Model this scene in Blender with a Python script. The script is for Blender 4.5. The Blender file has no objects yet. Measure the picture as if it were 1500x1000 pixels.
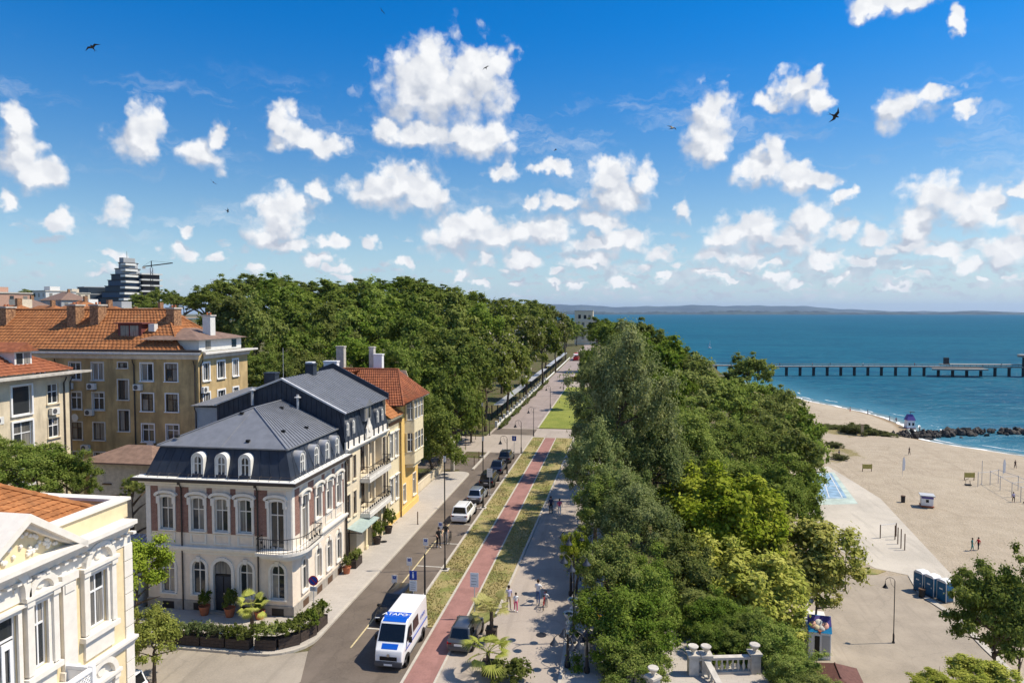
import bpy, bmesh, math, random
import numpy as np
from mathutils import Matrix, Vector
R = math.radians
SC = bpy.context.scene
COL = SC.collection
# ---------------------------------------------------------------- camera
cd = bpy.data.cameras.new('camera'); cam = bpy.data.objects.new('camera', cd); COL.objects.link(cam)
cd.sensor_width = 36; cd.lens = 24; cd.clip_start = .5; cd.clip_end = 60000
cam.location = (0, 0, 20)
cam.rotation_euler = (R(90 - 2.4622), 0, R(8.8586))
SC.camera = cam
# ---------------------------------------------------------------- light
SUN_EL, SUN_AZ = R(56), R(12.7)        # azimuth measured from +X towards +Y
sd = bpy.data.lights.new('sun', 'SUN'); sun = bpy.data.objects.new('sun', sd); COL.objects.link(sun)
sd.energy = 4.5; sd.angle = R(.53); sd.color = (1, .90, .74)
sdir = Vector((math.cos(SUN_EL)*math.cos(SUN_AZ), math.cos(SUN_EL)*math.sin(SUN_AZ), math.sin(SUN_EL)))
sun.rotation_euler = sdir.to_track_quat('Z', 'Y').to_euler()
sun.location = (60, 20, 90)
SC.view_settings.view_transform = 'Standard'; SC.view_settings.look = 'None'
SC.view_settings.exposure = 0.4; SC.view_settings.gamma = 1; SC.view_settings.use_curve_mapping = False
SC.cycles.max_bounces = 4; SC.cycles.diffuse_bounces = 3; SC.cycles.glossy_bounces = 2
SC.cycles.transmission_bounces = 3; SC.cycles.transparent_max_bounces = 4; SC.cycles.volume_bounces = 0
SC.cycles.caustics_reflective = False; SC.cycles.caustics_refractive = False
SC.cycles.use_denoising = True; SC.cycles.sample_clamp_indirect = 6

class NT:                                # tiny node helper
    def __init__(s, nt): s.nt = nt; s.N = nt.nodes; s.L = nt.links
    def n(s, t, **k):
        o = s.N.new(t)
        for a, b in k.items():
            if a == 'inp':
                for i, v in b.items(): s.set(o, i, v)
            else: setattr(o, a, b)
        return o
    def set(s, o, i, v):
        if isinstance(v, bpy.types.NodeSocket): s.L.new(v, o.inputs[i])
        else: o.inputs[i].default_value = v
    def m(s, op, a, b=0., c=0., clamp=False):
        o = s.n('ShaderNodeMath', operation=op, use_clamp=clamp, inp={0: a, 1: b, 2: c}); return o.outputs[0]
    def v(s, op, a, b=(0,0,0), c=(0,0,0)):
        o = s.n('ShaderNodeVectorMath', operation=op)
        s.set(o, 0, a); s.set(o, 1, b)
        if op == 'MULTIPLY_ADD': s.set(o, 2, c)
        return o.outputs['Value'] if op in ('LENGTH','DOT_PRODUCT','DISTANCE') else o.outputs[0]
    def noise(s, vec, scale, detail=4., rough=.55, dist=0., out=0, flat=False):
        o = s.n('ShaderNodeTexNoise', noise_dimensions='2D' if flat else '3D', inp={'Scale': scale, 'Detail': detail, 'Roughness': rough, 'Distortion': dist})
        if vec is not None: s.L.new(vec, o.inputs['Vector'])
        return o.outputs[out]
    def noise2(s, *a, **k): return s.noise(*a, flat=True, **k)
    def mr(s, x, a, b, c=0., d=1., smooth=True):
        o = s.n('ShaderNodeMapRange', interpolation_type='SMOOTHSTEP' if smooth else 'LINEAR', inp={0: x, 1: a, 2: b, 3: c, 4: d}); return o.outputs[0]
    def mix(s, f, a, b, mode='MIX'):
        o = s.n('ShaderNodeMix', data_type='RGBA', blend_type=mode, clamp_factor=True)
        s.set(o, 0, f)
        for i, q in ((6, a), (7, b)):
            s.set(o, i, (*q, 1) if isinstance(q, tuple) and len(q) == 3 else q)
        return o.outputs[2]
    def xyz(s, x=0., y=0., z=0.):
        return s.n('ShaderNodeCombineXYZ', inp={0: x, 1: y, 2: z}).outputs[0]

# ---------------------------------------------------------------- sky with cumulus clouds (angles: azimuth from +Y, elevation)
CLOUDS = [(-0.277,0.327,0.053,0.043),(-0.214,0.328,0.057,0.045),(-0.253,0.301,0.083,0.04),(-0.301,0.3,0.039,0.031),(-0.189,0.337,0.031,0.033),(-0.224,0.243,0.064,0.023),(-0.277,0.251,0.053,0.018),(-0.335,0.254,0.024,0.016),(-0.184,0.244,0.03,0.023),(-0.317,0.176,0.067,0.026),(-0.283,0.167,0.039,0.028),(-0.355,0.161,0.038,0.017),(-0.321,0.199,0.024,0.017),(-0.214,0.115,0.049,0.029),(-0.239,0.106,0.049,0.021),(-0.199,0.135,0.025,0.019),(-0.476,0.137,0.031,0.028),(-0.48,0.119,0.04,0.018),(-0.476,0.096,0.04,0.011),(-0.43,0.163,0.013,0.017),(-0.503,0.104,0.019,0.014),(-0.447,0.234,0.036,0.018),(-0.425,0.226,0.032,0.018),(-0.474,0.254,0.018,0.026),(-0.649,0.224,0.027,0.033),(-0.645,0.208,0.022,0.018),(-0.573,0.206,0.026,0.019),(-0.556,0.234,0.012,0.019),(-0.776,0.215,0.014,0.029),(-0.774,0.185,0.02,0.023),(-0.754,0.164,0.03,0.017),(-0.677,0.119,0.016,0.014),(-0.735,0.109,0.014,0.011),(-0.422,0.074,0.023,0.007),(-0.308,0.069,0.012,0.008),(-0.596,0.109,0.012,0.007),(-0.791,0.128,0.009,0.012),(-0.412,0.098,0.017,0.011),(-0.356,0.099,0.017,0.01),(0.124,0.274,0.029,0.026),(0.12,0.24,0.038,0.034),(0.134,0.221,0.025,0.02),(0.229,0.29,0.017,0.023),(0.25,0.292,0.018,0.016),(0.263,0.27,0.016,0.012),(0.213,0.275,0.021,0.013),(0.358,0.254,0.031,0.02),(0.343,0.248,0.019,0.018),(0.394,0.264,0.018,0.009),(0.428,0.24,0.011,0.009),(0.205,0.22,0.016,0.022),(0.197,0.19,0.035,0.022),(0.235,0.178,0.034,0.018),(0.261,0.172,0.021,0.013),(-0.007,0.191,0.037,0.023),(-0.012,0.167,0.053,0.027),(0.031,0.185,0.017,0.023),(-0.075,0.156,0.044,0.013),(-0.125,0.159,0.015,0.012),(-0.1,0.206,0.024,0.008),(-0.163,0.202,0.018,0.011),(-0.026,0.129,0.044,0.013),(0.003,0.105,0.039,0.017),(-0.115,0.116,0.045,0.021),(0.404,0.135,0.036,0.029),(0.383,0.116,0.029,0.015),(0.446,0.128,0.019,0.028),(0.433,0.113,0.024,0.016),(0.089,0.141,0.014,0.017),(0.189,0.118,0.035,0.02),(0.153,0.11,0.023,0.019),(0.207,0.104,0.026,0.016),(0.253,0.124,0.025,0.02),(0.291,0.109,0.02,0.013),(0.302,0.147,0.014,0.009),(0.474,0.078,0.023,0.016),(0.33,0.098,0.023,0.013),(0.376,0.087,0.03,0.013),(0.362,0.371,0.052,0.013),(0.317,0.372,0.023,0.009),(0.417,0.335,0.008,0.016),(0.478,0.144,0.01,0.012),(-0.167,0.106,0.034,0.0166),(-0.044,0.102,0.032,0.0145),(-0.002,0.103,0.026,0.0127),(0.14,0.104,0.025,0.0158),(0.235,0.095,0.037,0.0225),(0.377,0.102,0.022,0.0121),(0.486,0.1,0.023,0.0143),(-0.199,0.075,0.02,0.0113),(-0.14,0.076,0.03,0.0161),(-0.055,0.074,0.029,0.0131),(-0.029,0.078,0.026,0.015),(0.056,0.084,0.027,0.0115),(0.133,0.08,0.029,0.0133),(0.185,0.076,0.027,0.0134),(0.268,0.076,0.024,0.012),(0.354,0.078,0.02,0.0113),(0.403,0.074,0.02,0.0103),(0.458,0.077,0.022,0.0113),(-0.225,0.055,0.015,0.008),(-0.167,0.061,0.012,0.0057),(-0.137,0.066,0.02,0.009),(-0.087,0.057,0.014,0.0053),(-0.048,0.064,0.014,0.0063),(0.031,0.064,0.022,0.0079),(0.087,0.063,0.013,0.0064),(0.126,0.055,0.016,0.006),(0.176,0.06,0.014,0.0058),(0.208,0.063,0.015,0.0066),(0.268,0.061,0.017,0.0076),(0.32,0.063,0.022,0.0088),(0.366,0.058,0.014,0.005),(0.434,0.059,0.018,0.0092),(0.468,0.065,0.018,0.0082),(-0.234,0.048,0.012,0.0053),(-0.2,0.043,0.012,0.0048),(-0.147,0.043,0.011,0.0046),(-0.094,0.041,0.013,0.0051),(-0.058,0.036,0.013,0.0047),(0.003,0.042,0.016,0.0069),(0.02,0.042,0.011,0.0048),(0.058,0.047,0.013,0.0054),(0.138,0.047,0.01,0.0044),(0.148,0.045,0.014,0.0048),(0.215,0.046,0.016,0.0062),(0.238,0.038,0.014,0.0054),(0.291,0.043,0.012,0.0053),(0.361,0.036,0.013,0.0054),(0.382,0.046,0.015,0.0049),(0.441,0.04,0.011,0.0042),(0.479,0.042,0.011,0.004),(-0.694,0.052,0.015,0.0052),(-0.66,0.058,0.01,0.0079),(-0.396,0.048,0.011,0.0057),(-0.512,0.059,0.013,0.007),(-0.681,0.068,0.01,0.0061),(-0.607,0.08,0.017,0.0078),(-0.567,0.071,0.01,0.0068),(-0.4,0.061,0.011,0.007)]
SKY_STRENGTH = .098
w = bpy.data.worlds.new('World'); SC.world = w; w.use_nodes = True
w.cycles.sampling_method = 'MANUAL'; w.cycles.sample_map_resolution = 256
T = NT(w.node_tree); T.N.clear()
sky = T.n('ShaderNodeTexSky', sky_type='NISHITA', sun_disc=False, sun_elevation=SUN_EL, sun_rotation=R(90) - SUN_AZ,
          altitude=0, air_density=1.0, dust_density=.35, ozone_density=2.5)
gd = T.n('ShaderNodeTexCoord').outputs['Generated']
sp = T.n('ShaderNodeSeparateXYZ', inp={0: gd}).outputs
az = T.m('ARCTAN2', sp[0], sp[1]); el = T.m('ARCSINE', sp[2])
P = T.xyz(az, el)
wn = T.v('SUBTRACT', T.noise2(P, 22, 3, out=1), (.5, .5, .5))
wn2 = T.v('SUBTRACT', T.noise2(P, 75, 3, out=1), (.5, .5, .5))
PW = T.v('MULTIPLY_ADD', wn, (.050, .036, 0), P)
PW = T.v('MULTIPLY_ADD', wn2, (.011, .010, 0), PW)
PV0 = T.v('MULTIPLY_ADD', wn2, (.014, .012, 0), P)
PW2 = T.v('ADD', PW, (.010, .020, 0))           # a step up towards the sun, for the shaded undersides
dm = dm2 = None
for (ca, ce, ra, re) in CLOUDS:
    s_, o_ = (1/ra/1.24, 1/re/1.27, 0), (-ca/ra/1.24, -ce/re/1.27, 0)
    l = T.v('LENGTH', T.v('MULTIPLY_ADD', PW, s_, o_)); l2 = T.v('LENGTH', T.v('MULTIPLY_ADD', PW2, s_, o_))
    dm = l if dm is None else T.m('SMOOTH_MIN', dm, l, .25); dm2 = l2 if dm2 is None else T.m('SMOOTH_MIN', dm2, l2, .25)
fb = T.noise2(PV0, 26, 7, .62)
fs = T.noise2(P, 30, 2.5, .5)
fbl = T.noise2(T.v('ADD', P, (.008, .012, 0)), 30, 2.5, .5)     # the same field a step towards the sun
body = T.m('SUBTRACT', 1.0, dm)
def puff(vec, sc):                                # rounded cauliflower lobes
    o = T.n('ShaderNodeTexVoronoi', voronoi_dimensions='2D', feature='F1', inp={'Scale': sc}); T.L.new(vec, o.inputs['Vector']); return T.m('SUBTRACT', .42, o.outputs['Distance'])
PV = T.v('MULTIPLY_ADD', wn2, (.008, .007, 0), P)
lobes = T.m('ADD', T.m('MULTIPLY', puff(PV, 24), 1.0), T.m('MULTIPLY', puff(PV, 62), .55))
dens = T.m('ADD', T.m('MULTIPLY', body, 1.15), T.m('ADD', T.m('MULTIPLY', lobes, .62), T.m('MULTIPLY', T.m('SUBTRACT', fb, .5), 1.25)))
topm = T.mr(T.m('SUBTRACT', dm2, dm), -.30, .20)
a1 = T.mr(dens, T.m('MULTIPLY_ADD', topm, .12, -.20), T.m('MULTIPLY_ADD', topm, -.22, .84))
# low bands of small far cumulus
PB = T.v('MULTIPLY_ADD', wn2, (.012, .010, 0), P)
n1 = T.noise2(T.v('MULTIPLY', PB, (15, 40, 1)), 1., 5, .55); n1 = T.m('ADD', n1, T.m('MULTIPLY', puff(T.v('MULTIPLY', PB, (1, 1.7, 1)), 34), .32))
rgt = T.mr(az, -.28, .05, -.10, .055)
e1 = T.m('MULTIPLY', T.mr(el, .030, .055), T.mr(el, .085, .135, 1, 0))
a2 = T.m('MULTIPLY', T.mr(T.m('ADD', n1, rgt), .52, .68, 0, .7), e1)
n2 = T.noise2(T.v('MULTIPLY', PB, (34, 105, 1)), 1., 4, .55); n2 = T.m('ADD', n2, T.m('MULTIPLY', puff(T.v('MULTIPLY', PB, (1, 2.2, 1)), 80), .30))
e2 = T.m('MULTIPLY', T.mr(el, .010, .024), T.mr(el, .05, .09, 1, 0))
a3 = T.m('MULTIPLY', T.mr(T.m('ADD', n2, rgt), .50, .66, 0, .6), e2)
# scattered cumulus in the rest of the sky dome
n3 = T.noise2(T.v('MULTIPLY', PW, (4.5, 8, 1)), 1., 7, .6)
outside = T.m('MAXIMUM', T.mr(T.m('ABSOLUTE', T.m('ADD', az, .155)), .66, .80), T.mr(el, .43, .52))
a4 = T.m('MULTIPLY', T.m('MULTIPLY', T.mr(n3, .545, .66), outside), T.mr(el, .06, .12))
# thin high veils
n4 = T.noise2(T.v('MULTIPLY', PW, (5, 22, 1)), 1., 6, .65)
veil = T.m('MULTIPLY', T.mr(n4, .50, .80, 0, .38), T.m('MULTIPLY', T.mr(el, .03, .12), T.mr(el, .26, .34, 1, 0)))
alb = T.m('MAXIMUM', T.m('MAXIMUM', a2, a3), T.m('MAXIMUM', a4, veil))
emb = T.mr(T.m('SUBTRACT', fs, fbl), -.12, .07)
K = .76/SKY_STRENGTH
def ccol(l): return T.mix(l, (.52*K, .57*K, .67*K), (.96*K, .97*K, .985*K))
hs = T.n('ShaderNodeHueSaturation', inp={'Hue': .502, 'Saturation': 1.32, 'Value': .96, 'Color': sky.outputs[0]})
horiz = T.mr(el, -.03, .15, .62, 0)
deep = T.mix(T.mr(el, .12, .42), hs.outputs[0], T.mix(1., hs.outputs[0], (.05, .88, 1.22), 'MULTIPLY'))
base = T.mix(horiz, deep, (.37*K, .60*K, .93*K))
lit = T.m('ADD', T.m('MULTIPLY', topm, .66), T.m('MULTIPLY', emb, .24)); lit = T.m('ADD', lit, T.m('MULTIPLY', lobes, .55), clamp=True)
bgs = []
for al, l in ((T.m('MAXIMUM', a1, alb), lit), (alb, T.m('MULTIPLY_ADD', emb, .5, .45))):
    bgs.append(T.n('ShaderNodeBackground', inp={0: T.mix(al, base, ccol(l)), 1: SKY_STRENGTH}))
# the big drawn-out cumulus lie in the northern sky; elsewhere the scattered field goes on
mx = T.n('ShaderNodeMixShader', inp={0: T.m('MAXIMUM', T.mr(T.m('ABSOLUTE', T.m('ADD', az, .155)), .74, .78), T.m('MAXIMUM', T.mr(el, .47, .50), T.mr(el, -.03, -.01, 1, 0)))})
T.L.new(bgs[0].outputs[0], mx.inputs[1]); T.L.new(bgs[1].outputs[0], mx.inputs[2])
T.L.new(mx.outputs[0], T.n('ShaderNodeOutputWorld').inputs[0])

# ---------------------------------------------------------------- helpers
rnd = random.Random(7)
class MB:
    """collects faces (with a material slot each) into one mesh"""
    def __init__(s, M=None): s.v = []; s.f = []; s.mi = []; s.M = M
    def add(s, vs, fs, mi=0):
        b = len(s.v)
        s.v.extend([tuple(s.M @ Vector(p)) for p in vs] if s.M is not None else [tuple(p) for p in vs])
        s.f.extend([tuple(i + b for i in f) for f in fs]); s.mi.extend([mi]*len(fs)); return s
    def box(s, x0, x1, y0, y1, z0, z1, mi=0):
        return s.add([(x0,y0,z0),(x1,y0,z0),(x1,y1,z0),(x0,y1,z0),(x0,y0,z1),(x1,y0,z1),(x1,y1,z1),(x0,y1,z1)],
              [(0,3,2,1),(4,5,6,7),(0,1,5,4),(1,2,6,5),(2,3,7,6),(3,0,4,7)], mi)
    def cbox(s, c, d, mi=0):
        return s.box(c[0]-d[0]/2, c[0]+d[0]/2, c[1]-d[1]/2, c[1]+d[1]/2, c[2]-d[2]/2, c[2]+d[2]/2, mi)
    def prism(s, pts, a, b, ax='y', mi=0):
        """2d outline extruded along an axis: ax y -> (x,z); z -> (x,y); x -> (y,z)"""
        f = {'y': lambda p, t: (p[0], t, p[1]), 'z': lambda p, t: (p[0], p[1], t), 'x': lambda p, t: (t, p[0], p[1])}[ax]
        n = len(pts); vs = [f(p, a) for p in pts] + [f(p, b) for p in pts]
        return s.add(vs, [tuple(range(n))[::-1], tuple(range(n, 2*n))] + [(i, (i+1) % n, (i+1) % n + n, i + n) for i in range(n)], mi)
    def sheet(s, pts, z, mi=0):
        return s.add([(p[0], p[1], z) for p in pts], [tuple(range(len(pts)))], mi)
    def ring(s, outer, inner, a, b, ax='y', mi=0):
        f = {'y': lambda p, t: (p[0], t, p[1]), 'z': lambda p, t: (p[0], p[1], t)}[ax]
        n = len(outer); vs = [f(p, a) for p in outer] + [f(p, a) for p in inner] + [f(p, b) for p in outer] + [f(p, b) for p in inner]
        fs = []
        for i in range(n - 1):
            j = i + 1
            fs += [(i, j, n + j, n + i), (2*n + i, 3*n + i, 3*n + j, 2*n + j), (i, 2*n + i, 2*n + j, j), (n + i, n + j, 3*n + j, 3*n + i)]
        fs += [(0, n, 3*n, 2*n), (n - 1, 3*n - 1, 4*n - 1, 2*n - 1)]
        return s.add(vs, fs, mi)
    def tube(s, path, rad, n=6, mi=0, cap=True):
        if not hasattr(rad, '__len__'): rad = [rad]*len(path)
        vs = []; P = [Vector(p) for p in path]
        for i, p in enumerate(P):
            d = (P[min(i+1, len(P)-1)] - P[max(i-1, 0)]); d = d.normalized() if d.length > 1e-9 else Vector((0,0,1))
            u = d.cross(Vector((0,0,1)) if abs(d.z) < .95 else Vector((1,0,0))).normalized(); w_ = d.cross(u)
            for k in range(n):
                t = 2*math.pi*k/n; vs.append(p + (u*math.cos(t) + w_*math.sin(t))*rad[i])
        fs = [(i*n + k, i*n + (k+1) % n, (i+1)*n + (k+1) % n, (i+1)*n + k) for i in range(len(P)-1) for k in range(n)]
        if cap: fs += [tuple(range(n)), tuple(range((len(P)-1)*n, len(P)*n))[::-1]]
        return s.add(vs, fs, mi)
    def lathe(s, prof, n=10, c=(0,0,0), mi=0, ax='z'):
        vs = []
        for r_, z in prof:
            for k in range(n):
                t = 2*math.pi*k/n
                q = (r_*math.cos(t), r_*math.sin(t), z) if ax == 'z' else (z, r_*math.cos(t), r_*math.sin(t)) if ax == 'x' else (r_*math.cos(t), z, r_*math.sin(t))
                vs.append((q[0]+c[0], q[1]+c[1], q[2]+c[2]))
        m = len(prof)
        fs = [(i*n + k, i*n + (k+1) % n, (i+1)*n + (k+1) % n, (i+1)*n + k) for i in range(m-1) for k in range(n)]
        fs += [tuple(range(n))[::-1], tuple(range((m-1)*n, m*n))]
        return s.add(vs, fs, mi)
    def mesh(s, name, mats, smooth=False):
        me = bpy.data.meshes.new(name); me.from_pydata(s.v, [], s.f)
        for m in (mats if isinstance(mats, (list, tuple)) else [mats]): me.materials.append(m)
        if any(s.mi): me.polygons.foreach_set('material_index', s.mi)
        me.validate()
        bm = bmesh.new(); bm.from_mesh(me); bmesh.ops.recalc_face_normals(bm, faces=bm.faces); bm.to_mesh(me); bm.free()
        if smooth:
            me.polygons.foreach_set('use_smooth', [True]*len(me.polygons))
            try: me.set_sharp_from_angle(angle=R(38))
            except Exception: pass
        return me
    def build(s, name, mats, parent=None, loc=None, rz=0, smooth=False):
        return link(name, s.mesh(name, mats, smooth), parent, loc, rz)
def link(name, me, parent=None, loc=None, rz=0):
    o = bpy.data.objects.new(name, me); COL.objects.link(o); o.parent = parent
    if loc is not None: o.location = loc
    if rz: o.rotation_euler[2] = rz
    return o
def tag(o, label=None, cat=None, group=None, kind=None):
    for k, v in (('label', label), ('category', cat), ('group', group), ('kind', kind)):
        if v: o[k] = v
    return o
def thing(name, loc, label, cat, group=None, rz=0):
    return tag(link(name, None, None, loc, rz), label, cat, group)
def copy_tree(o, loc=None, rz=None, parent=None):
    c = o.copy(); COL.objects.link(c); c.parent = parent
    if loc is not None: c.location = loc
    if rz is not None: c.rotation_euler[2] = rz
    for ch in list(o.children): copy_tree(ch, None, None, c)
    return c
def TR(x, y, z=0, rz=0): return Matrix.Translation((x, y, z)) @ Matrix.Rotation(rz, 4, 'Z')

# ---------------------------------------------------------------- materials
def mat(name, col, rough=.8, var=.12, scale=3., bump=0., bscale=30., metal=0., spec=.3, stain=0., orand=0., stretch=(1,1,1), col2=None, coat=0.):
    m = bpy.data.materials.new(name); m.use_nodes = True; t = NT(m.node_tree)
    b = t.N['Principled BSDF']
    b.inputs['Roughness'].default_value = rough; b.inputs['Metallic'].default_value = metal
    b.inputs['Specular IOR Level'].default_value = spec
    if coat: b.inputs['Coat Weight'].default_value = coat; b.inputs['Coat Roughness'].default_value = .05
    vec = t.n('ShaderNodeNewGeometry').outputs['Position']
    if stretch != (1,1,1): vec = t.v('MULTIPLY', vec, stretch)
    c = (*col, 1)
    if var:
        n = t.noise(vec, scale, 5, .6)
        lo = tuple(x*(1-var) for x in (col2 or col)); hi = tuple(min(1, x*(1+var)) for x in col)
        c = t.mix(t.mr(n, .3, .7), lo, hi)
    if stain:
        n = t.noise(t.v('MULTIPLY', vec, (1, 1, .22)), .9, 6, .65)
        c = t.mix(t.mr(n, .46, .70, 0, min(1, stain*1.5)), c, tuple(x*.52 for x in col))
    if orand:
        oi = t.n('ShaderNodeObjectInfo').outputs['Random']
        c = t.mix(1., c, t.n('ShaderNodeCombineColor', inp={0: t.m('MULTIPLY_ADD', oi, orand, 1-orand/2), 1: t.m('MULTIPLY_ADD', oi, orand, 1-orand/2), 2: t.m('MULTIPLY_ADD', oi, orand, 1-orand/2)}).outputs[0], 'MULTIPLY')
    t.set(b, 'Base Color', c)
    if bump:
        n = t.noise(vec, bscale, 4, .6)
        t.L.new(t.n('ShaderNodeBump', inp={'Strength': bump, 'Distance': .05, 'Height': n}).outputs[0], b.inputs['Normal'])
    return m
M = {}
def D(k, *a, **kw): M[k] = mat(k, *a, **kw)
D('trim', (.76,.715,.64), var=.05); D('trim_grey', (.66,.63,.58), var=.08, stain=.25)
D('stucco', (.80,.69,.565), var=.05, stain=.14, bump=.1); D('stucco_side', (.60,.55,.48), var=.05)
D('stone', (.36,.33,.29), var=.15, bump=.2); D('concrete', (.52,.48,.42), var=.15, stain=.3)
D('yellow', (.76,.62,.385), var=.05, stain=.10); D('cream', (.74,.64,.43), var=.06, stain=.12)
D('beige', (.70,.60,.44), var=.06, stain=.15); D('ochre', (.78,.53,.18), var=.06, stain=.1)
D('tan', (.50,.365,.18), var=.18, scale=.8, stain=.5); D('pale', (.68,.58,.42), var=.12, scale=.8, stain=.4)
D('slate', (.205,.213,.232), rough=.45, var=.10, scale=1.5, metal=.2, spec=.5)
D('slate_wall', (.030,.038,.055), rough=.5, var=.2, scale=1.2)
D('grey_wall', (.42,.43,.44), var=.06); D('zinc', (.52,.52,.53), rough=.45, var=.1, metal=.4)
D('gutter', (.055,.045,.04), rough=.5, var=.1); D('iron', (.018,.018,.02), rough=.5, var=.1)
D('wood', (.11,.065,.04), var=.25, scale=6, stretch=(1,1,6)); D('wood_light', (.42,.33,.2), var=.2)
D('brown_roof', (.20,.13,.10), var=.2, scale=2, bump=.3); D('red_roof', (.16,.05,.045), var=.15)
D('white', (.80,.80,.80), var=.03, rough=.5); D('offwhite', (.68,.67,.63), var=.06)
D('brickwork', (.34,.19,.10), var=.35, scale=5, col2=(.22,.11,.06), bump=.3, bscale=9)
D('planter', (.06,.045,.038), var=.25, scale=8); D('terracotta', (.40,.14,.07), var=.1)
D('black', (.012,.012,.013), rough=.45, var=0); D('rubber', (.02,.02,.02), rough=.85, var=0)
D('chrome', (.6,.6,.62), rough=.2, metal=1., var=0); D('plastic_grey', (.09,.09,.095), rough=.6, var=0)
D('signblue', (.01,.06,.36), rough=.4, var=0); D('signred', (.5,.02,.03), rough=.4, var=0); D('signback', (.45,.46,.47), rough=.5, var=.05)
D('lamp_red', (.45,.01,.02), rough=.25, var=0); D('lamp_clear', (.75,.76,.78), rough=.15, var=0); D('amber', (.7,.2,.02), rough=.3, var=0)
D('rock', (.055,.048,.042), var=.4, scale=1.3, bump=.5, bscale=3, orand=.5)
D('piling', (.045,.04,.04), var=.3); D('deck', (.30,.28,.25), var=.15); D('bark', (.10,.075,.055), var=.3, scale=5, stretch=(1,1,.3), bump=.5, bscale=12)
D('skin', (.55,.32,.22), var=0, rough=.6); D('hair', (.035,.022,.015), var=0, rough=.6)
for k, c in dict(c_white=(.75,.75,.76), c_navy=(.02,.03,.08), c_jean=(.07,.12,.26), c_pink=(.65,.10,.22), c_khaki=(.38,.30,.2), c_black=(.02,.02,.022), c_grey=(.25,.25,.27), c_lilac=(.45,.42,.6), c_red=(.5,.03,.03), c_teal=(.03,.22,.22), c_yellow=(.75,.42,.03), c_plum=(.14,.05,.12)).items(): D(k, c, var=.05, rough=.9)
def paint(k, c, metal=.3): M[k] = mat(k, c, rough=.28, var=0, metal=metal, spec=.5, coat=.7)
paint('p_white', (.80,.80,.80), 0); paint('p_silver', (.42,.45,.50), .6); paint('p_black', (.012,.013,.016)); paint('p_navy', (.015,.022,.05)); paint('p_dark', (.035,.037,.042)); paint('p_graphite', (.10,.105,.11), .5)
M['p_blue'] = mat('p_blue', (.004,.085,.48), rough=.3, var=0, spec=.5)
def glassy(k, dark, light, share, rough=.06):
    m = bpy.data.materials.new(k); m.use_nodes = True; t = NT(m.node_tree); b = t.N['Principled BSDF']
    oi = t.n('ShaderNodeObjectInfo').outputs['Random']
    vec = t.n('ShaderNodeNewGeometry').outputs['Position']
    fold = t.noise(t.v('MULTIPLY', vec, (9, 9, .4)), 1.2, 2)
    f = t.m('MULTIPLY', t.mr(oi, 1-share-.1, 1-share+.1), t.mr(fold, .3, .6, .35, 1))
    t.set(b, 'Base Color', t.mix(f, dark, light)); b.inputs['Roughness'].default_value = rough; b.inputs['Specular IOR Level'].default_value = .6
    M[k] = m
glassy('glass', (.03,.035,.04), (.30,.28,.25), .45); glassy('carglass', (.008,.010,.012), (.008,.010,.012), 0.); glassy('bluepane', (.015,.03,.05), (.03,.07,.14), .5, .55)

def tile_mat(k, col, col2, ax, z0=0., row=.32):
    m = mat(k, col, rough=.85, var=0); t = NT(m.node_tree); b = t.N['Principled BSDF']
    vec = t.n('ShaderNodeNewGeometry').outputs['Position']
    n = t.noise(vec, 1.1, 5, .7); n2 = t.noise(vec, 14., 2, .5)
    wn_ = t.n('ShaderNodeTexVoronoi', feature='F1', inp={'Scale': 4.2}); t.L.new(vec, wn_.inputs['Vector'])
    c = t.mix(t.mr(n, .32, .68), col2, col); c = t.mix(t.mr(t.noise(vec, .45, 6, .75), .55, .72, 0, .6), c, (.14,.10,.065))
    c = t.mix(t.mr(t.n('ShaderNodeSeparateColor', inp={0: wn_.outputs['Color']}).outputs[0], 0, 1, 0, .55), c, tuple(x*.55 for x in col2))
    t.set(b, 'Base Color', c); M[k] = m
tile_mat('tile', (.42,.175,.065), (.31,.12,.045), 0); tile_mat('tile_red', (.36,.125,.055), (.27,.09,.045), 0); tile_mat('tile_new', (.47,.20,.075), (.37,.145,.05), 0)

def brick_mat(k, c1, c2, mortar, scale=4.2):
    m = mat(k, c1, rough=.9, var=0); t = NT(m.node_tree); b = t.N['Principled BSDF']; vec = t.n('ShaderNodeNewGeometry').outputs['Position']
    sp_ = t.n('ShaderNodeSeparateXYZ', inp={0: vec}).outputs; uv = t.xyz(t.m('ADD', sp_[0], sp_[1]), sp_[2])
    br = t.n('ShaderNodeTexBrick', inp={'Vector': uv, 'Color1': (*c1, 1), 'Color2': (*c2, 1), 'Mortar': (*mortar, 1), 'Scale': scale, 'Mortar Size': .03, 'Brick Width': 1., 'Row Height': .32})
    t.set(b, 'Base Color', t.mix(t.mr(t.noise(vec, 6., 4, .7), .3, .7, 0, .45), br.outputs[0], tuple(x*.6 for x in c2))); M[k] = m
brick_mat('brickwall', (.33,.165,.13), (.25,.12,.09), (.33,.28,.24))
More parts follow.
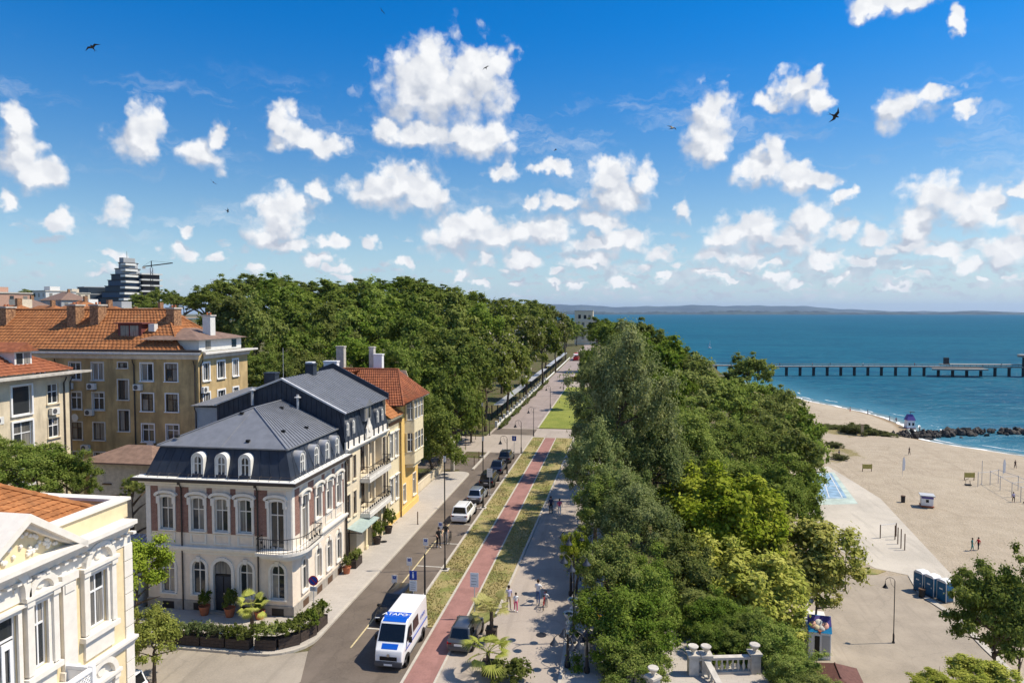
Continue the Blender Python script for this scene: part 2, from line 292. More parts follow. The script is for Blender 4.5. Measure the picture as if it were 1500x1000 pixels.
# ---------------------------------------------------------------- facade kit (local x to the right, -y out of the wall, z up)
def wall_holes(mb, x0, x1, z0, z1, holes, depth=.2, mi=0, y=0.):
    xs = sorted({x0, x1, *[h[0] for h in holes], *[h[1] for h in holes]}); zs = sorted({z0, z1, *[h[2] for h in holes], *[h[3] for h in holes]})
    xs = [x for x in xs if x0 <= x <= x1]; zs = [z for z in zs if z0 <= z <= z1]
    for a, b in zip(xs, xs[1:]):
        for c, d in zip(zs, zs[1:]):
            mx, mz = (a+b)/2, (c+d)/2
            if not any(h[0] < mx < h[1] and h[2] < mz < h[3] for h in holes):
                mb.add([(a,y,c),(b,y,c),(b,y,d),(a,y,d)], [(0,1,2,3)], mi)
    for a, b, c, d in holes:
        e = y + depth
        mb.add([(a,y,c),(b,y,c),(b,y,d),(a,y,d),(a,e,c),(b,e,c),(b,e,d),(a,e,d)], [(0,1,5,4),(1,2,6,5),(2,3,7,6),(3,0,4,7)], mi)
def arch_pts(w_, h, n=9, base=0., rise=None):
    """closed-at-bottom outline as an open polyline from lower left to lower right"""
    r_ = w_/2; rise = r_ if rise is None else rise
    return [(-r_, base)] + [(-r_*math.cos(math.pi*i/n), h - rise + rise*math.sin(math.pi*i/n)) for i in range(n+1)] + [(r_, base)]
WC = {}
def window(parent, fr, x, z, w_, h, style='rect', frame='white', sur=None, sill=True, rise=None, cols=2, trans=.68, glass='glass', depth=.13, name='window', simple=False):
    """fr: (matrix) of the facade inside the parent; x,z: bottom centre of the opening"""
    key = (round(w_,2), round(h,2), style, frame, str(sur), sill, rise, cols, trans, glass, depth, simple)
    if key not in WC:
        parts = {}
        arch = style == 'arch'; rs = (w_/2 if rise is None else rise) if arch else 0
        t = .06; mb = MB()
        def outl(ww, hh, base=0., r2=None):
            return arch_pts(ww, hh, 9, base, r2) if arch else [(-ww/2, base), (-ww/2, hh), (ww/2, hh), (ww/2, base)]
        o1 = outl(w_, h, 0, rs); o2 = outl(w_-2*t, h-t, t, max(rs-t*.6, .02)) 
        mb.ring(o1, o2, depth-.04, depth+.04); mb.box(-w_/2+.002, w_/2-.002, depth-.039, depth+.039, 0.001, t)
        if arch:      # fill the corners of the square opening above the arch
            mb.add([(p[0], depth-.03, p[1]) for p in o1[1:-1]] + [(w_/2, depth-.03, h), (-w_/2, depth-.03, h)], [tuple(range(len(o1)))])
        hz = h*trans if trans else h - rs
        panes = []
        for k in range(1, cols):
            xx = -w_/2 + w_*k/cols; mb.box(xx-.03, xx+.03, depth-.035, depth+.035, t, h-t*1.1 if not arch else h-t-.01)
        if trans: mb.box(-w_/2+t, w_/2-t, depth-.037, depth+.037, hz-.035, hz+.035)
        parts['frame'] = mb.mesh('window_frame', M[frame])
        if simple: panes = [MB().box(-w_/2, w_/2, depth, depth+.02, 0, h)]
        else:
            for k in range(cols):
                a, b = -w_/2 + w_*k/cols + .03, -w_/2 + w_*(k+1)/cols - .03
                for c, d in (((t, hz), (hz, h)) if trans else ((t, h),)):
                    panes.append(MB().box(a, b, depth, depth+.02, c, d))
        parts['pane'] = [p.mesh('pane', M[glass]) for p in panes]
        if sur:
            k, tw, pr = sur[:3]; mb = MB()
            hood = len(sur) > 3 and sur[3]
            i1 = outl(w_, h, 0, rs); s1 = [(-w_/2-tw, -.0), (-w_/2-tw, h+tw), (w_/2+tw, h+tw), (w_/2+tw, 0)] if not arch else arch_pts(w_+2*tw, h+tw, 9, 0., rs + tw*(1 if rs > .3 else .4))
            mb.ring(s1, i1, -pr, .02)
            if arch:
                mb.add([(p[0], .015, p[1]) for p in i1[1:-1]] + [(w_/2, .015, h), (-w_/2, .015, h)], [tuple(range(len(i1)))])
            if hood == 'key': mb.prism([(-.1, h-.08), (-.15, h+tw+.1), (.15, h+tw+.1), (.1, h-.08)], -pr-.07, -pr+.01)
            if hood == 'hood':
                a1 = arch_pts(w_+2*tw+.36, h+tw+.30, 9, h+tw*.2-.12, .34)[1:-1]; a2 = arch_pts(w_+2*tw+.10, h+tw+.12, 9, h+tw*.2-.12, .26)[1:-1]
                mb.ring(a1, a2, -pr-.16, .01); 
                for sx in (-1, 1): mb.box(sx*(w_/2+tw*.6)-.12, sx*(w_/2+tw*.6)+.12, -pr-.08, -pr+.01, h-.45, h+.05)
            if hood == 'flat': mb.box(-w_/2-tw-.1, w_/2+tw+.1, -pr-.12, .01, h+tw+.002, h+tw+.1)
            parts['surround'] = mb.mesh('surround', M[k])
        if sill:
            parts['sill'] = MB().box(-w_/2-.14, w_/2+.14, -.14, .08, -.09, -.002).mesh('sill', M[sur[0] if sur else frame])
        WC[key] = parts
    pt = WC[key]
    wo = link(name, pt['frame'], parent); wo.matrix_local = fr @ Matrix.Translation((x, 0, z))
    for q in pt['pane']: link('pane', q, wo)
    for q in ('surround', 'sill'):
        if q in pt: link(q, pt[q], wo)
    return wo
def hole(x, z, w_, h): return (x-w_/2, x+w_/2, z, z+h)
def pipe(parent, fr, x, z0, z1, off=.09, r_=.05, m='gutter'):
    mb = MB(fr); mb.tube([(x, -.30, z1), (x, -.26, z1-.18), (x, -off, z1-.5), (x, -off, z0)], r_, 6); return mb.build('downpipe', M[m], parent, smooth=True)
def seam_slope(parent, quad, n, m='slate', rib=.035, name='roof_slope', th=.04):
    """a roof plane (lower left, lower right, upper right, upper left) with raised standing seams running up the slope"""
    a, b, c, d = [Vector(p) for p in quad]; nv = (b-a).cross(d-a).normalized()
    mb = MB(); mb.add([a, b, c, d, a-nv*th, b-nv*th, c-nv*th, d-nv*th], [(0,1,2,3), (7,6,5,4), (0,4,5,1), (1,5,6,2), (2,6,7,3), (3,7,4,0)])
    o = mb.build(name, M[m], parent)
    rb = MB(); u = (b-a).normalized()*.018
    for i in range(1, n):
        t = i/n; p = a.lerp(b, t); q = d.lerp(c, t)
        if (q-p).length < .15: continue
        rb.add([p-u, p+u, q+u, q-u, p-u+nv*rib, p+u+nv*rib, q+u+nv*rib, q-u+nv*rib], [(4,5,6,7), (0,1,5,4), (1,2,6,5), (2,3,7,6), (3,0,4,7)])
    if rb.v: tag(rb.build('standing_seams', M[m], o), kind='stuff')
    return o
def tile_slope(parent, quad, m='tile', row=.36, colw=.26, name='roof_slope', rowh=.045):
    """a roof plane of overlapping curved tiles: real stepped courses with a rolled profile"""
    a, b, c, d = [Vector(p) for p in quad]; nv = (b-a).cross(d-a).normalized()
    if nv.z < 0: nv = -nv
    L = max((d-a).length, (c-b).length); Wd = max((b-a).length, (c-d).length); nr = max(2, int(L/row)); nc = max(2, int(Wd/colw))
    V = []; F_ = []
    K2 = nc*4 + 1
    hx = [0, .6, 1, .6]
    for i in range(nr):
        for e, t in ((0, i/nr), (1, (i+1)/nr)):
            l, r_ = a.lerp(d, t), b.lerp(c, t)
            for k in range(K2):
                p = l.lerp(r_, k/(K2-1)); V.append(p + nv*(hx[k % 4]*.045 + (rowh if e == 0 else .0)))
        o = i*2*K2
        for k in range(K2-1): F_.append((o+k, o+k+1, o+K2+k+1, o+K2+k))
        if i:
            for k in range(K2-1): F_.append((o-K2+k, o-K2+k+1, o+k+1, o+k))
    mb = MB(); mb.add(V, F_); return mb.build(name, M[m], parent)
def ridge_caps(parent, p0, p1, m='tile', r_=.12, name='ridge'):
    p0, p1 = Vector(p0), Vector(p1); n = max(2, int((p1-p0).length/.4)); mb = MB()
    for i in range(n):
        a, b = p0.lerp(p1, i/n), p0.lerp(p1, (i+1.08)/n); mb.tube([a, b], [r_, r_*.8], 6)
    return mb.build(name, M[m], parent)
def text_mesh(s, size, m, ext=.004):
    cu = bpy.data.curves.new('lettering', 'FONT'); cu.body = s; cu.size = size; cu.extrude = ext; cu.align_x = 'CENTER'; cu.align_y = 'CENTER'; cu.resolution_u = 3
    o = bpy.data.objects.new('lettering', cu); COL.objects.link(o)
    dg = bpy.context.evaluated_depsgraph_get(); me = bpy.data.meshes.new_from_object(o.evaluated_get(dg)); bpy.data.objects.remove(o); bpy.data.curves.remove(cu)
    me.materials.clear(); me.materials.append(M[m]); return me

# ---------------------------------------------------------------- terrain: a town plateau, a wooded bank, a beach and the sea
def interp(y, tab):
    return float(np.interp(y, [t[0] for t in tab], [t[1] for t in tab]))
EDGE = [(-80,9),(40,9),(45,4.5),(54,2.5),(70,2),(120,3),(200,12),(300,34),(380,28),(500,10),(700,-28),(1000,-152),(1500,-540),(3000,-2570),(20000,-2570)]
TOE = [(-80,15),(50,15),(64,16.5),(80,20.5),(100,25),(120,29),(150,36.5),(190,45),(250,57),(300,52),(380,42),(500,25),(700,-12),(1000,-135),(1500,-520),(3000,-2550),(20000,-2550)]
COAST = [(-80,160),(0,140),(100,118),(150,103),(174,93.5),(183,85),(189,80),(197,77.5),(206,81),(215,83),(234,83),(252,78),(269,71),(320,60),(380,52),(500,35),(700,0),(1000,-120),(1500,-500),(3000,-2500),(20000,-2500)]
def sstep(t): t = min(1, max(0, t)); return t*t*(3-2*t)
def ground_z(x, y):
    e, t, c = interp(y, EDGE), interp(y, TOE), interp(y, COAST)
    if x <= e: return -.03
    if x <= t: return -.03 - 11.5*sstep((x-e)/(t-e))
    bw = min(20, (c-t)*.8); z = -11.53
    if x > c - bw: z -= 1.97*min(1, (x-c+bw)/bw)**1.6
    if x > c: z -= min(3, (x-c)*.12)
    return z
def geo_steps(a, b, s0, k=1.25):
    out = [a]; s = s0
    while abs(b-out[-1]) > s: out.append(out[-1] + (s if b > a else -s)); s *= k
    return out + [b]
XS = sorted(set(geo_steps(-120, -6000, 6)[::-1] + list(np.arange(-114, 0, 6.)) + list(np.arange(0, 118, 1.5)) + geo_steps(118, 400, 4)))
YS = sorted(set(list(np.arange(-40, 300, 3.)) + geo_steps(300, 5000, 5, 1.12)))
def grid_sheet(name, xs, ys, zf, mats, attrs):
    nx, ny = len(xs), len(ys)
    V = [(x, y, zf(x, y)) for y in ys for x in xs]
    F_ = [(j*nx+i, j*nx+i+1, (j+1)*nx+i+1, (j+1)*nx+i) for j in range(ny-1) for i in range(nx-1)]
    me = bpy.data.meshes.new(name); me.from_pydata(V, [], F_); me.materials.append(mats)
    me.polygons.foreach_set('use_smooth', [True]*len(F_))
    for k, f in attrs.items():
        a = me.attributes.new(k, 'FLOAT', 'POINT'); a.data.foreach_set('value', [f(v[0], v[1]) for v in V])
    return link(name, me)
def ground_mat():
    m = bpy.data.materials.new('ground'); m.use_nodes = True; t = NT(m.node_tree); b = t.N['Principled BSDF']; b.inputs['Roughness'].default_value = .95; b.inputs['Specular IOR Level'].default_value = .1
    vec = t.n('ShaderNodeNewGeometry').outputs['Position']
    at = lambda k: t.n('ShaderNodeAttribute', attribute_name=k).outputs['Fac']
    n = t.noise(vec, .35, 6, .65); nf = t.noise(vec, 3.2, 5, .7); big = t.noise(vec, .06, 4, .6)
    soil = t.mix(t.mr(nf, .3, .7), (.075,.062,.035), (.16,.13,.075)); soil = t.mix(t.mr(n, .42, .62), soil, (.085,.10,.03))
    sand = t.mix(t.mr(n, .25, .75), (.38,.315,.235), (.48,.405,.31)); sand = t.mix(t.mr(nf, .32, .72, 0, .45), sand, (.29,.235,.165))
    sand = t.mix(t.mr(big, .5, .7, 0, .35), sand, (.48,.41,.31))
    dune = t.mix(t.mr(nf, .35, .65), (.20,.17,.07), (.30,.25,.13))
    sand = t.mix(t.mr(t.m('ADD', at('dune'), t.m('MULTIPLY', t.m('SUBTRACT', n, .5), 1.5)), .42, .66), sand, dune)
    trk = t.noise(t.v('MULTIPLY', t.v('MULTIPLY_ADD', t.noise(vec, .05, 2, out=1), (14, 14, 0), vec), (1.9, .05, 1)), .55, 3, .5); sand = t.mix(t.mr(trk, .60, .68, 0, .35), sand, (.30,.245,.18))
    sand = t.mix(t.mr(at('wet'), .25, .8), sand, (.27,.20,.125))
    c = t.mix(t.mr(t.m('ADD', at('sand'), t.m('MULTIPLY', t.m('SUBTRACT', nf, .5), .7)), .35, .65), soil, sand)
    t.set(b, 'Base Color', c)
    h_ = t.m('ADD', t.noise(vec, 1.6, 5, .7), t.m('MULTIPLY', nf, .5))
    t.L.new(t.n('ShaderNodeBump', inp={'Strength': .6, 'Distance': .35, 'Height': h_}).outputs[0], b.inputs['Normal'])
    return m
def f_sand(x, y): return sstep((x - interp(y, TOE) + 3.5)/4)
def f_wet(x, y):
    d = interp(y, COAST) - x; return sstep(1 - d/5.5)
def f_dune(x, y):
    d = max(0, 1 - math.hypot((x-59)/11, (y-192)/16)); d = max(d, .9 - math.hypot((x-50)/8, (y-165)/22)); d = max(d, .8 - math.hypot((x-45)/5, (y-152)/5)); return max(d, .75*sstep(1-(x-interp(y, TOE))/5) if y > 140 else 0)
tag(grid_sheet('ground', XS, YS, ground_z, ground_mat(), {'sand': f_sand, 'wet': f_wet, 'dune': f_dune}), kind='structure')

def sea_mat():
    m = bpy.data.materials.new('sea_water'); m.use_nodes = True; t = NT(m.node_tree); b = t.N['Principled BSDF']
    vec = t.n('ShaderNodeNewGeometry').outputs['Position']
    sh = t.n('ShaderNodeAttribute', attribute_name='shallow').outputs['Fac']
    big = t.noise(t.v('MULTIPLY', vec, (.25, 1, 1)), .012, 4, .6); mid = t.noise(t.v('MULTIPLY', vec, (.5, 1, 1)), .09, 4, .6)
    deep = t.mix(t.mr(t.m('ADD', t.m('MULTIPLY', big, .6), t.m('MULTIPLY', mid, .4)), .38, .62), (.003,.058,.112), (.006,.092,.148))
    rip = t.noise(t.v('MULTIPLY', vec, (.35, 1.3, 1)), .30, 4, .65); deep = t.mix(t.mr(rip, .40, .66, 0, .9), deep, (.018,.128,.190)); deep = t.mix(t.mr(t.noise(t.v('MULTIPLY', vec, (.3, 1, 1)), .05, 4, .6), .5, .72, 0, .6), deep, (.002,.055,.12))
    c = t.mix(t.mr(sh, .05, .75), deep, (.045,.165,.235)); c = t.mix(t.mr(sh, .72, 1.), c, (.24,.27,.25))
    w1 = t.noise(t.v('MULTIPLY', vec, (.45, 1.1, 1)), .55, 4, .6); w2 = t.noise(t.v('MULTIPLY', vec, (.5, 1.2, 1)), .11, 3, .6); w3 = t.noise(vec, 2.5, 3, .6)
    h_ = t.m('ADD', t.m('ADD', w1, t.m('MULTIPLY', w2, 2.4)), t.m('MULTIPLY', w3, .25))
    bp = t.n('ShaderNodeBump', inp={'Strength': .9, 'Distance': .9, 'Height': h_}).outputs[0]; t.N.remove(b)
    df = t.n('ShaderNodeBsdfDiffuse', inp={'Color': c, 'Normal': bp}); gl = t.n('ShaderNodeBsdfGlossy', inp={'Color': (.9,.95,1,1), 'Roughness': .28, 'Normal': bp}); mx = t.n('ShaderNodeMixShader', inp={0: .055})
    t.L.new(df.outputs[0], mx.inputs[1]); t.L.new(gl.outputs[0], mx.inputs[2]); t.L.new(mx.outputs[0], t.N['Material Output'].inputs[0])
    return m
def f_shallow(x, y):
    d = max(0, x - interp(y, COAST)); return math.exp(-d/20.)
SX = sorted(set(geo_steps(40, -19000, 8, 1.3)[::-1] + list(np.arange(40, 140, 2.5)) + geo_steps(140, 19000, 4, 1.3)))
SY = sorted(set(geo_steps(100, -3000, 8, 1.4)[::-1] + list(np.arange(100, 400, 4.)) + geo_steps(400, 19500, 6, 1.2)))
tag(grid_sheet('sea', SX, SY, lambda x, y: -13.5, sea_mat(), {'shallow': f_shallow}), kind='structure')

# ---------------------------------------------------------------- streets and paths
def paving_mat(k, c1, c2, scale, joint=.012, bump=.25, var=.25, rot=0.):
    m = bpy.data.materials.new(k); m.use_nodes = True; t = NT(m.node_tree); b = t.N['Principled BSDF']; b.inputs['Roughness'].default_value = .85; b.inputs['Specular IOR Level'].default_value = .2
    vec = t.n('ShaderNodeNewGeometry').outputs['Position']
    br = t.n('ShaderNodeTexBrick', offset=.5, inp={'Vector': vec, 'Color1': (*c1, 1), 'Color2': (*c2, 1), 'Mortar': (*[x*.55 for x in c1], 1), 'Scale': scale, 'Mortar Size': joint, 'Brick Width': 1., 'Row Height': .5})
    n = t.noise(vec, .5, 6, .65); n2 = t.noise(vec, 6., 4, .7)
    c = t.mix(t.mr(n, .3, .7, 0, var), br.outputs[0], tuple(x*.72 for x in c2)); c = t.mix(t.mr(n2, .45, .8, 0, .25), c, tuple(min(1, x*1.25) for x in c1))
    t.set(b, 'Base Color', c)
    t.L.new(t.n('ShaderNodeBump', inp={'Strength': bump, 'Distance': .02, 'Height': t.m('SUBTRACT', n2, t.m('MULTIPLY', br.outputs['Fac'], .8))}).outputs[0], b.inputs['Normal'])
    M[k] = m
def asphalt_mat(k, c, patch=.35, scale=.25, crack=True):
    m = bpy.data.materials.new(k); m.use_nodes = True; t = NT(m.node_tree); b = t.N['Principled BSDF']; b.inputs['Roughness'].default_value = .88; b.inputs['Specular IOR Level'].default_value = .2
    vec = t.n('ShaderNodeNewGeometry').outputs['Position']
    n = t.noise(vec, scale, 6, .68); n2 = t.noise(vec, 9., 4, .75); n3 = t.noise(t.v('MULTIPLY', vec, (1.6, .12, 1)), .8, 4, .6)
    q = t.mix(t.mr(n, .3, .7), tuple(x*(1-patch) for x in c), tuple(x*(1+patch*.6) for x in c))
    q = t.mix(t.mr(n2, .3, .75, 0, .5), q, tuple(x*1.3 for x in c)); q = t.mix(t.mr(n3, .52, .7, 0, .4), q, tuple(x*.7 for x in c))
    if crack:
        vo = t.n('ShaderNodeTexVoronoi', feature='DISTANCE_TO_EDGE', inp={'Vector': t.v('MULTIPLY_ADD', t.noise(vec, .8, 3, out=1), (1.4, 1.4, 0), vec), 'Scale': .16})
        q = t.mix(t.mr(vo.outputs['Distance'], .003, .010, .22, 0), q, tuple(x*.55 for x in c))
    t.set(b, 'Base Color', q)
    t.L.new(t.n('ShaderNodeBump', inp={'Strength': .3, 'Distance': .01, 'Height': n2}).outputs[0], b.inputs['Normal']); M[k] = m
def grass_mat(k, a, b_, c_, scale=.5, lo=.4, hi=.6):
    m = bpy.data.materials.new(k); m.use_nodes = True; t = NT(m.node_tree); b = t.N['Principled BSDF']; b.inputs['Roughness'].default_value = .95; b.inputs['Specular IOR Level'].default_value = .1
    vec = t.n('ShaderNodeNewGeometry').outputs['Position']
    n = t.noise(vec, scale, 6, .7); n2 = t.noise(vec, 7., 4, .75); n3 = t.noise(vec, scale*.5, 4, .6, 1.)
    c = t.mix(t.mr(n, lo, hi), a, b_); c = t.mix(t.mr(n2, .35, .75, 0, .55), c, tuple(x*.55 for x in b_)); c = t.mix(t.mr(n3, .58, .7, 0, .8), c, c_)
    t.set(b, 'Base Color', c)
    t.L.new(t.n('ShaderNodeBump', inp={'Strength': .7, 'Distance': .12, 'Height': t.noise(vec, 11., 4, .8)}).outputs[0], b.inputs['Normal']); M[k] = m
asphalt_mat('asphalt', (.145,.118,.096), .3); asphalt_mat('asphalt_light', (.35,.30,.255), .14); asphalt_mat('asphalt_beach', (.315,.268,.212), .2)
asphalt_mat('asphalt_rose', (.285,.235,.215), .2); asphalt_mat('cycle_red', (.285,.15,.13), .25, .6, False); asphalt_mat('white_concrete', (.46,.415,.35), .2, .12, False)
asphalt_mat('street_dust', (.31,.27,.22), .2)
paving_mat('paving', (.45,.41,.365), (.41,.372,.33), 1.6, .008, .2); paving_mat('kerbstone', (.50,.455,.39), (.45,.41,.35), .9, .008)
grass_mat('dry_grass', (.40,.32,.15), (.22,.235,.075), (.20,.145,.09), .45, .42, .62); grass_mat('lawn_grass', (.27,.29,.065), (.20,.235,.05), (.31,.30,.10), .25)
D('paint_white', (.62,.60,.54), var=.2, scale=4); D('paint_yellow', (.55,.46,.26), var=.2, scale=4); D('court_blue', (.22,.34,.46), var=.25, scale=.6); D('court_teal', (.40,.47,.42), var=.2, scale=.5)
def flat(name, pts, z, m, skirt=.0):
    mb = MB()
    if skirt: mb.prism(pts, z-skirt, z, 'z')
    else: mb.sheet(pts, z)
    return tag(mb.build(name, M[m]), kind='structure')
def rect(x0, x1, y0, y1): return [(x0,y0),(x1,y0),(x1,y1),(x0,y1)]
flat('road', [(-18.0,-30),(-11.52,-30),(-11.52,41.25),(-13.5,41.25),(-13.5,95),(-18.6,95),(-18.6,91),(-45,93),(-45,84),(-20,84),(-18.0,80)], 0., 'asphalt')
flat('side_street', [(-75,27.2),(-18.0,27.2),(-18.0,30.5),(-16.9,34),(-18.0,37.2),(-20.2,36.2),(-75,36.2)], .004, 'street_dust')
def arc(cx, cy, r_, a0, a1, n=6): return [(cx + r_*math.cos(R(a0+(a1-a0)*i/n)), cy + r_*math.sin(R(a0+(a1-a0)*i/n))) for i in range(n+1)]
SW = [(-75,36.2)] + [(-21,36.2)] + arc(-20.6, 38.8, 2.6, -90, 0) + [(-18,79)] + arc(-19.4, 81.2, 1.4, 0, 120) + [(-21.6,82),(-21.6,69),(-20.9,69),(-20.9,41.0),(-75,41.0)]
flat('sidewalk', SW, .12, 'paving', .2)
flat('sidewalk_opposite', [(-75,14),(-18.05,14),(-18.05,24)] + arc(-20.0, 25.2, 1.95, -30, 90) + [(-75,27.15)], .12, 'paving', .2)
k = MB()      # kerb along the sidewalk
out = [(-75,36.2),(-21,36.2)] + arc(-20.6, 38.8, 2.6, -90, 0) + [(-18,79)] + arc(-19.4, 81.2, 1.4, 0, 120)
inn = [(-75,36.4),(-21,36.4)] + arc(-20.6, 38.8, 2.4, -90, 0) + [(-18.2,79)] + arc(-19.4, 81.2, 1.2, 0, 120)
k.ring([(p[0]+.004 if p[0] > -19 else p[0], p[1]-.004 if p[1] < 37 else p[1]) for p in out], inn, -.05, .128, 'z'); tag(k.build('kerb', M['kerbstone']), kind='structure')
flat('parking_verge', rect(-13.3,-11.52,41.2,107.5), .05, 'dry_grass', .1)
flat('cycle_path', rect(-11.36,-9.76,-30,107.5), .02, 'cycle_red')
flat('middle_verge', [(-9.62,43.6),(-8.5,42.2),(-7.95,43.6),(-6.95,107.5),(-9.62,107.5)], .05, 'dry_grass', .1)
flat('promenade', [(-9.62,-30),(-3.1,-30),(-3.1,107.5),(-6.8,107.5),(-7.8,43.4),(-8.5,42.0),(-9.62,43.4)], .012, 'asphalt_light')
flat('promenade_margin', [(-2.9,-30),(8.2,-30),(8.2,39.6),(4.6,39.6),(4.4,43.5),(3.0,43.5),(2.6,39.2),(-.6,39.2),(-.9,50),(-1.2,107.5),(-2.9,107.5)], .016, 'paving')
flat('crossing', rect(-21,-5,107.6,116), .0, 'asphalt_light')
flat('crossing_band', rect(-20.6,-13.6,109.5,115.2), .006, 'asphalt')
flat('cycle_yard', rect(-21.4,-13.5,95.1,107.6), .006, 'asphalt_light')
flat('garden_walk', [(-20.3,116),(-13.75,116),(-13.75,430),(-20.3,430)], .008, 'asphalt_rose')
flat('lawn', rect(-13.45,-6.4,116.4,181.5), .06, 'lawn_grass', .1)
flat('lawn_far', rect(-13.45,-7,205,300), .06, 'lawn_grass', .1)
flat('cross_walk', rect(-13.7,-4,182,196), .008, 'asphalt_light')
flat('forecourt', [(-45,93),(-21.4,93),(-21.4,107),(-45,107)], .006, 'asphalt_light')
def strip(name, x0, x1, y0, y1, z0, z1, m='kerbstone', n=1):
    return tag(MB().box(x0, x1, y0, y1, z0, z1).build(name, M[m]), kind='structure')
strip('kerb', -13.5, -13.32, 41.2, 107.5, -.05, .13); strip('kerb', -11.52, -11.37, -30, 107.5, -.05, .06); strip('kerb', -9.75, -9.62, -30, 107.5, -.05, .06)
strip('kerb', -13.72, -13.46, 116, 181.6, -.05, .13); strip('kerb', -3.1, -2.9, -30, 107.5, -.05, .14); strip('kerb', -13.72, -13.46, 196, 300, -.05, .13)
kb = MB(); kb.prism([(-7.93,43.6),(-7.75,43.6),(-6.75,107.5),(-6.93,107.5)], -.05, .11, 'z'); tag(kb.build('kerb', M['kerbstone']), kind='structure')
strip('kerb', -18.3, -18.0, 84.1, 95.5, -.05, .12)
# painted parking bays
mk = MB(); mk.box(-15.72,-15.62,38,92,.003,.006)
tag(mk.build('parking_line', M['paint_yellow']), kind='structure')
for i in range(9):
    tag(MB().box(-15.6,-13.55,40.5+5.4*i,40.6+5.4*i,.003,.006).build('bay_line', M['paint_white']), kind='structure')
# manholes
for x, y, r_, lab in ((-4.6,41.3,.33,'round dark manhole cover in the promenade near the palms'), (-20.0,56.0,.3,'square drain cover in the sidewalk by the balconied house'), (-15.8,47.5,.32,'round manhole cover in the asphalt road')):
    mb = MB(); mb.lathe([(r_,.012),(r_,.026),(r_*.85,.03),(r_*.8,.024)], 14); o = mb.build('manhole_cover', M['iron'], None, (x, y, .12 if x < -18.5 else .004)); tag(o, lab, 'manhole cover')
# beach level sheets
ZB = -11.5
flat('beach_plaza', [(12,57),(18.45,69.75),(21.6,79.45),(26.26,85.68),(34.43,86.74),(33.24,80.77),(34.37,75.6),(33.95,68.71),(33.5,40),(14,40)], ZB, 'asphalt_beach')
flat('beach_walk', [(36.9,141.66),(42.6,147),(43.42,134.18),(44.03,122.48),(41.2,99.46),(39.36,84.41),(35.33,86.6),(31.5,88.8),(28.6,96.29),(30.2,110),(32,122)], ZB-.006, 'white_concrete')
flat('court_border', [(32.0,116.8),(39.2,118.6),(42.2,141.5),(37.2,140.6)], ZB+.001, 'court_teal')
flat('beach_court', [(32.5,120.26),(38.58,122.07),(41.39,140.42),(37.6,139.9)], ZB+.006, 'court_blue')
cl = MB()
for a, b in (((33.3,121),(38.0,139.3)), ((37.9,122.4),(40.8,139.8)), ((33.3,121),(37.9,122.4)), ((35.0,129),(39.6,130.6)), ((35.6,121.7),(39.4,139.5))):
    d = Vector((b[0]-a[0], b[1]-a[1])).normalized()*.07; n_ = (-d[1], d[0])
    cl.add([(a[0]+n_[0],a[1]+n_[1],ZB+.010),(b[0]+n_[0],b[1]+n_[1],ZB+.010),(b[0]-n_[0],b[1]-n_[1],ZB+.010),(a[0]-n_[0],a[1]-n_[1],ZB+.010)], [(0,1,2,3)])
tag(cl.build('court_lines', M['paint_white']), kind='structure')
flat('beach_verge', [(26.6,87.9),(29.94,88.9),(32.4,87.9),(30.9,86.6),(26.4,86.0)], ZB+.03, 'dry_grass', .06)
kb = MB(); kb.prism([(34.43,86.74),(33.24,80.77),(34.37,75.6),(33.95,68.71),(33.5,40),(34.1,40),(34.55,68.7),(35.0,75.7),(33.95,80.8),(35.1,86.8)], ZB-.1, ZB+.1, 'z'); tag(kb.build('kerb', M['kerbstone']), kind='structure')
kb = MB(); kb.prism([(12,57),(18.45,69.75),(21.6,79.45),(21.2,79.6),(18.05,69.9),(11.6,57.2)], ZB-.3, ZB+.25, 'z'); tag(kb.build('kerb', M['kerbstone']), kind='structure')
# ---------------------------------------------------------------- surf
fm = mat('foam', (.80,.82,.82), rough=.9, var=.05); M['foam'] = fm
fb_ = MB()
for row, (off, wd, seed) in enumerate(((.2, 1.7, 1), (4.2, .7, 2), (9.0, .5, 3))):
    r2 = random.Random(seed); ph = [r2.uniform(0, 6.28) for _ in range(4)]
    ys = np.arange(150, 330, .8)
    for i in range(len(ys)-1):
        q = []
        if row and math.sin(ys[i]*.21+ph[0]) + .6*math.sin(ys[i]*.57+ph[1]) < .55: continue
        for y in (ys[i], ys[i+1]):
            wv = .5*math.sin(y*.35+ph[2]) + .3*math.sin(y*.9+ph[3]); c = interp(y, COAST) + off + wv
            ww = wd*(.55 + .35*math.sin(y*.5+ph[1]) + .2*math.sin(y*1.7+ph[0])); q.append((c, y, ww))
        fb_.add([(q[0][0],q[0][1],-13.475),(q[0][0]+q[0][2],q[0][1],-13.46),(q[1][0]+q[1][2],q[1][1],-13.46),(q[1][0],q[1][1],-13.475)], [(0,1,2,3)])
tag(fb_.build('surf_foam', M['foam']), 'white foam of small waves along the shore', 'surf', kind='stuff')
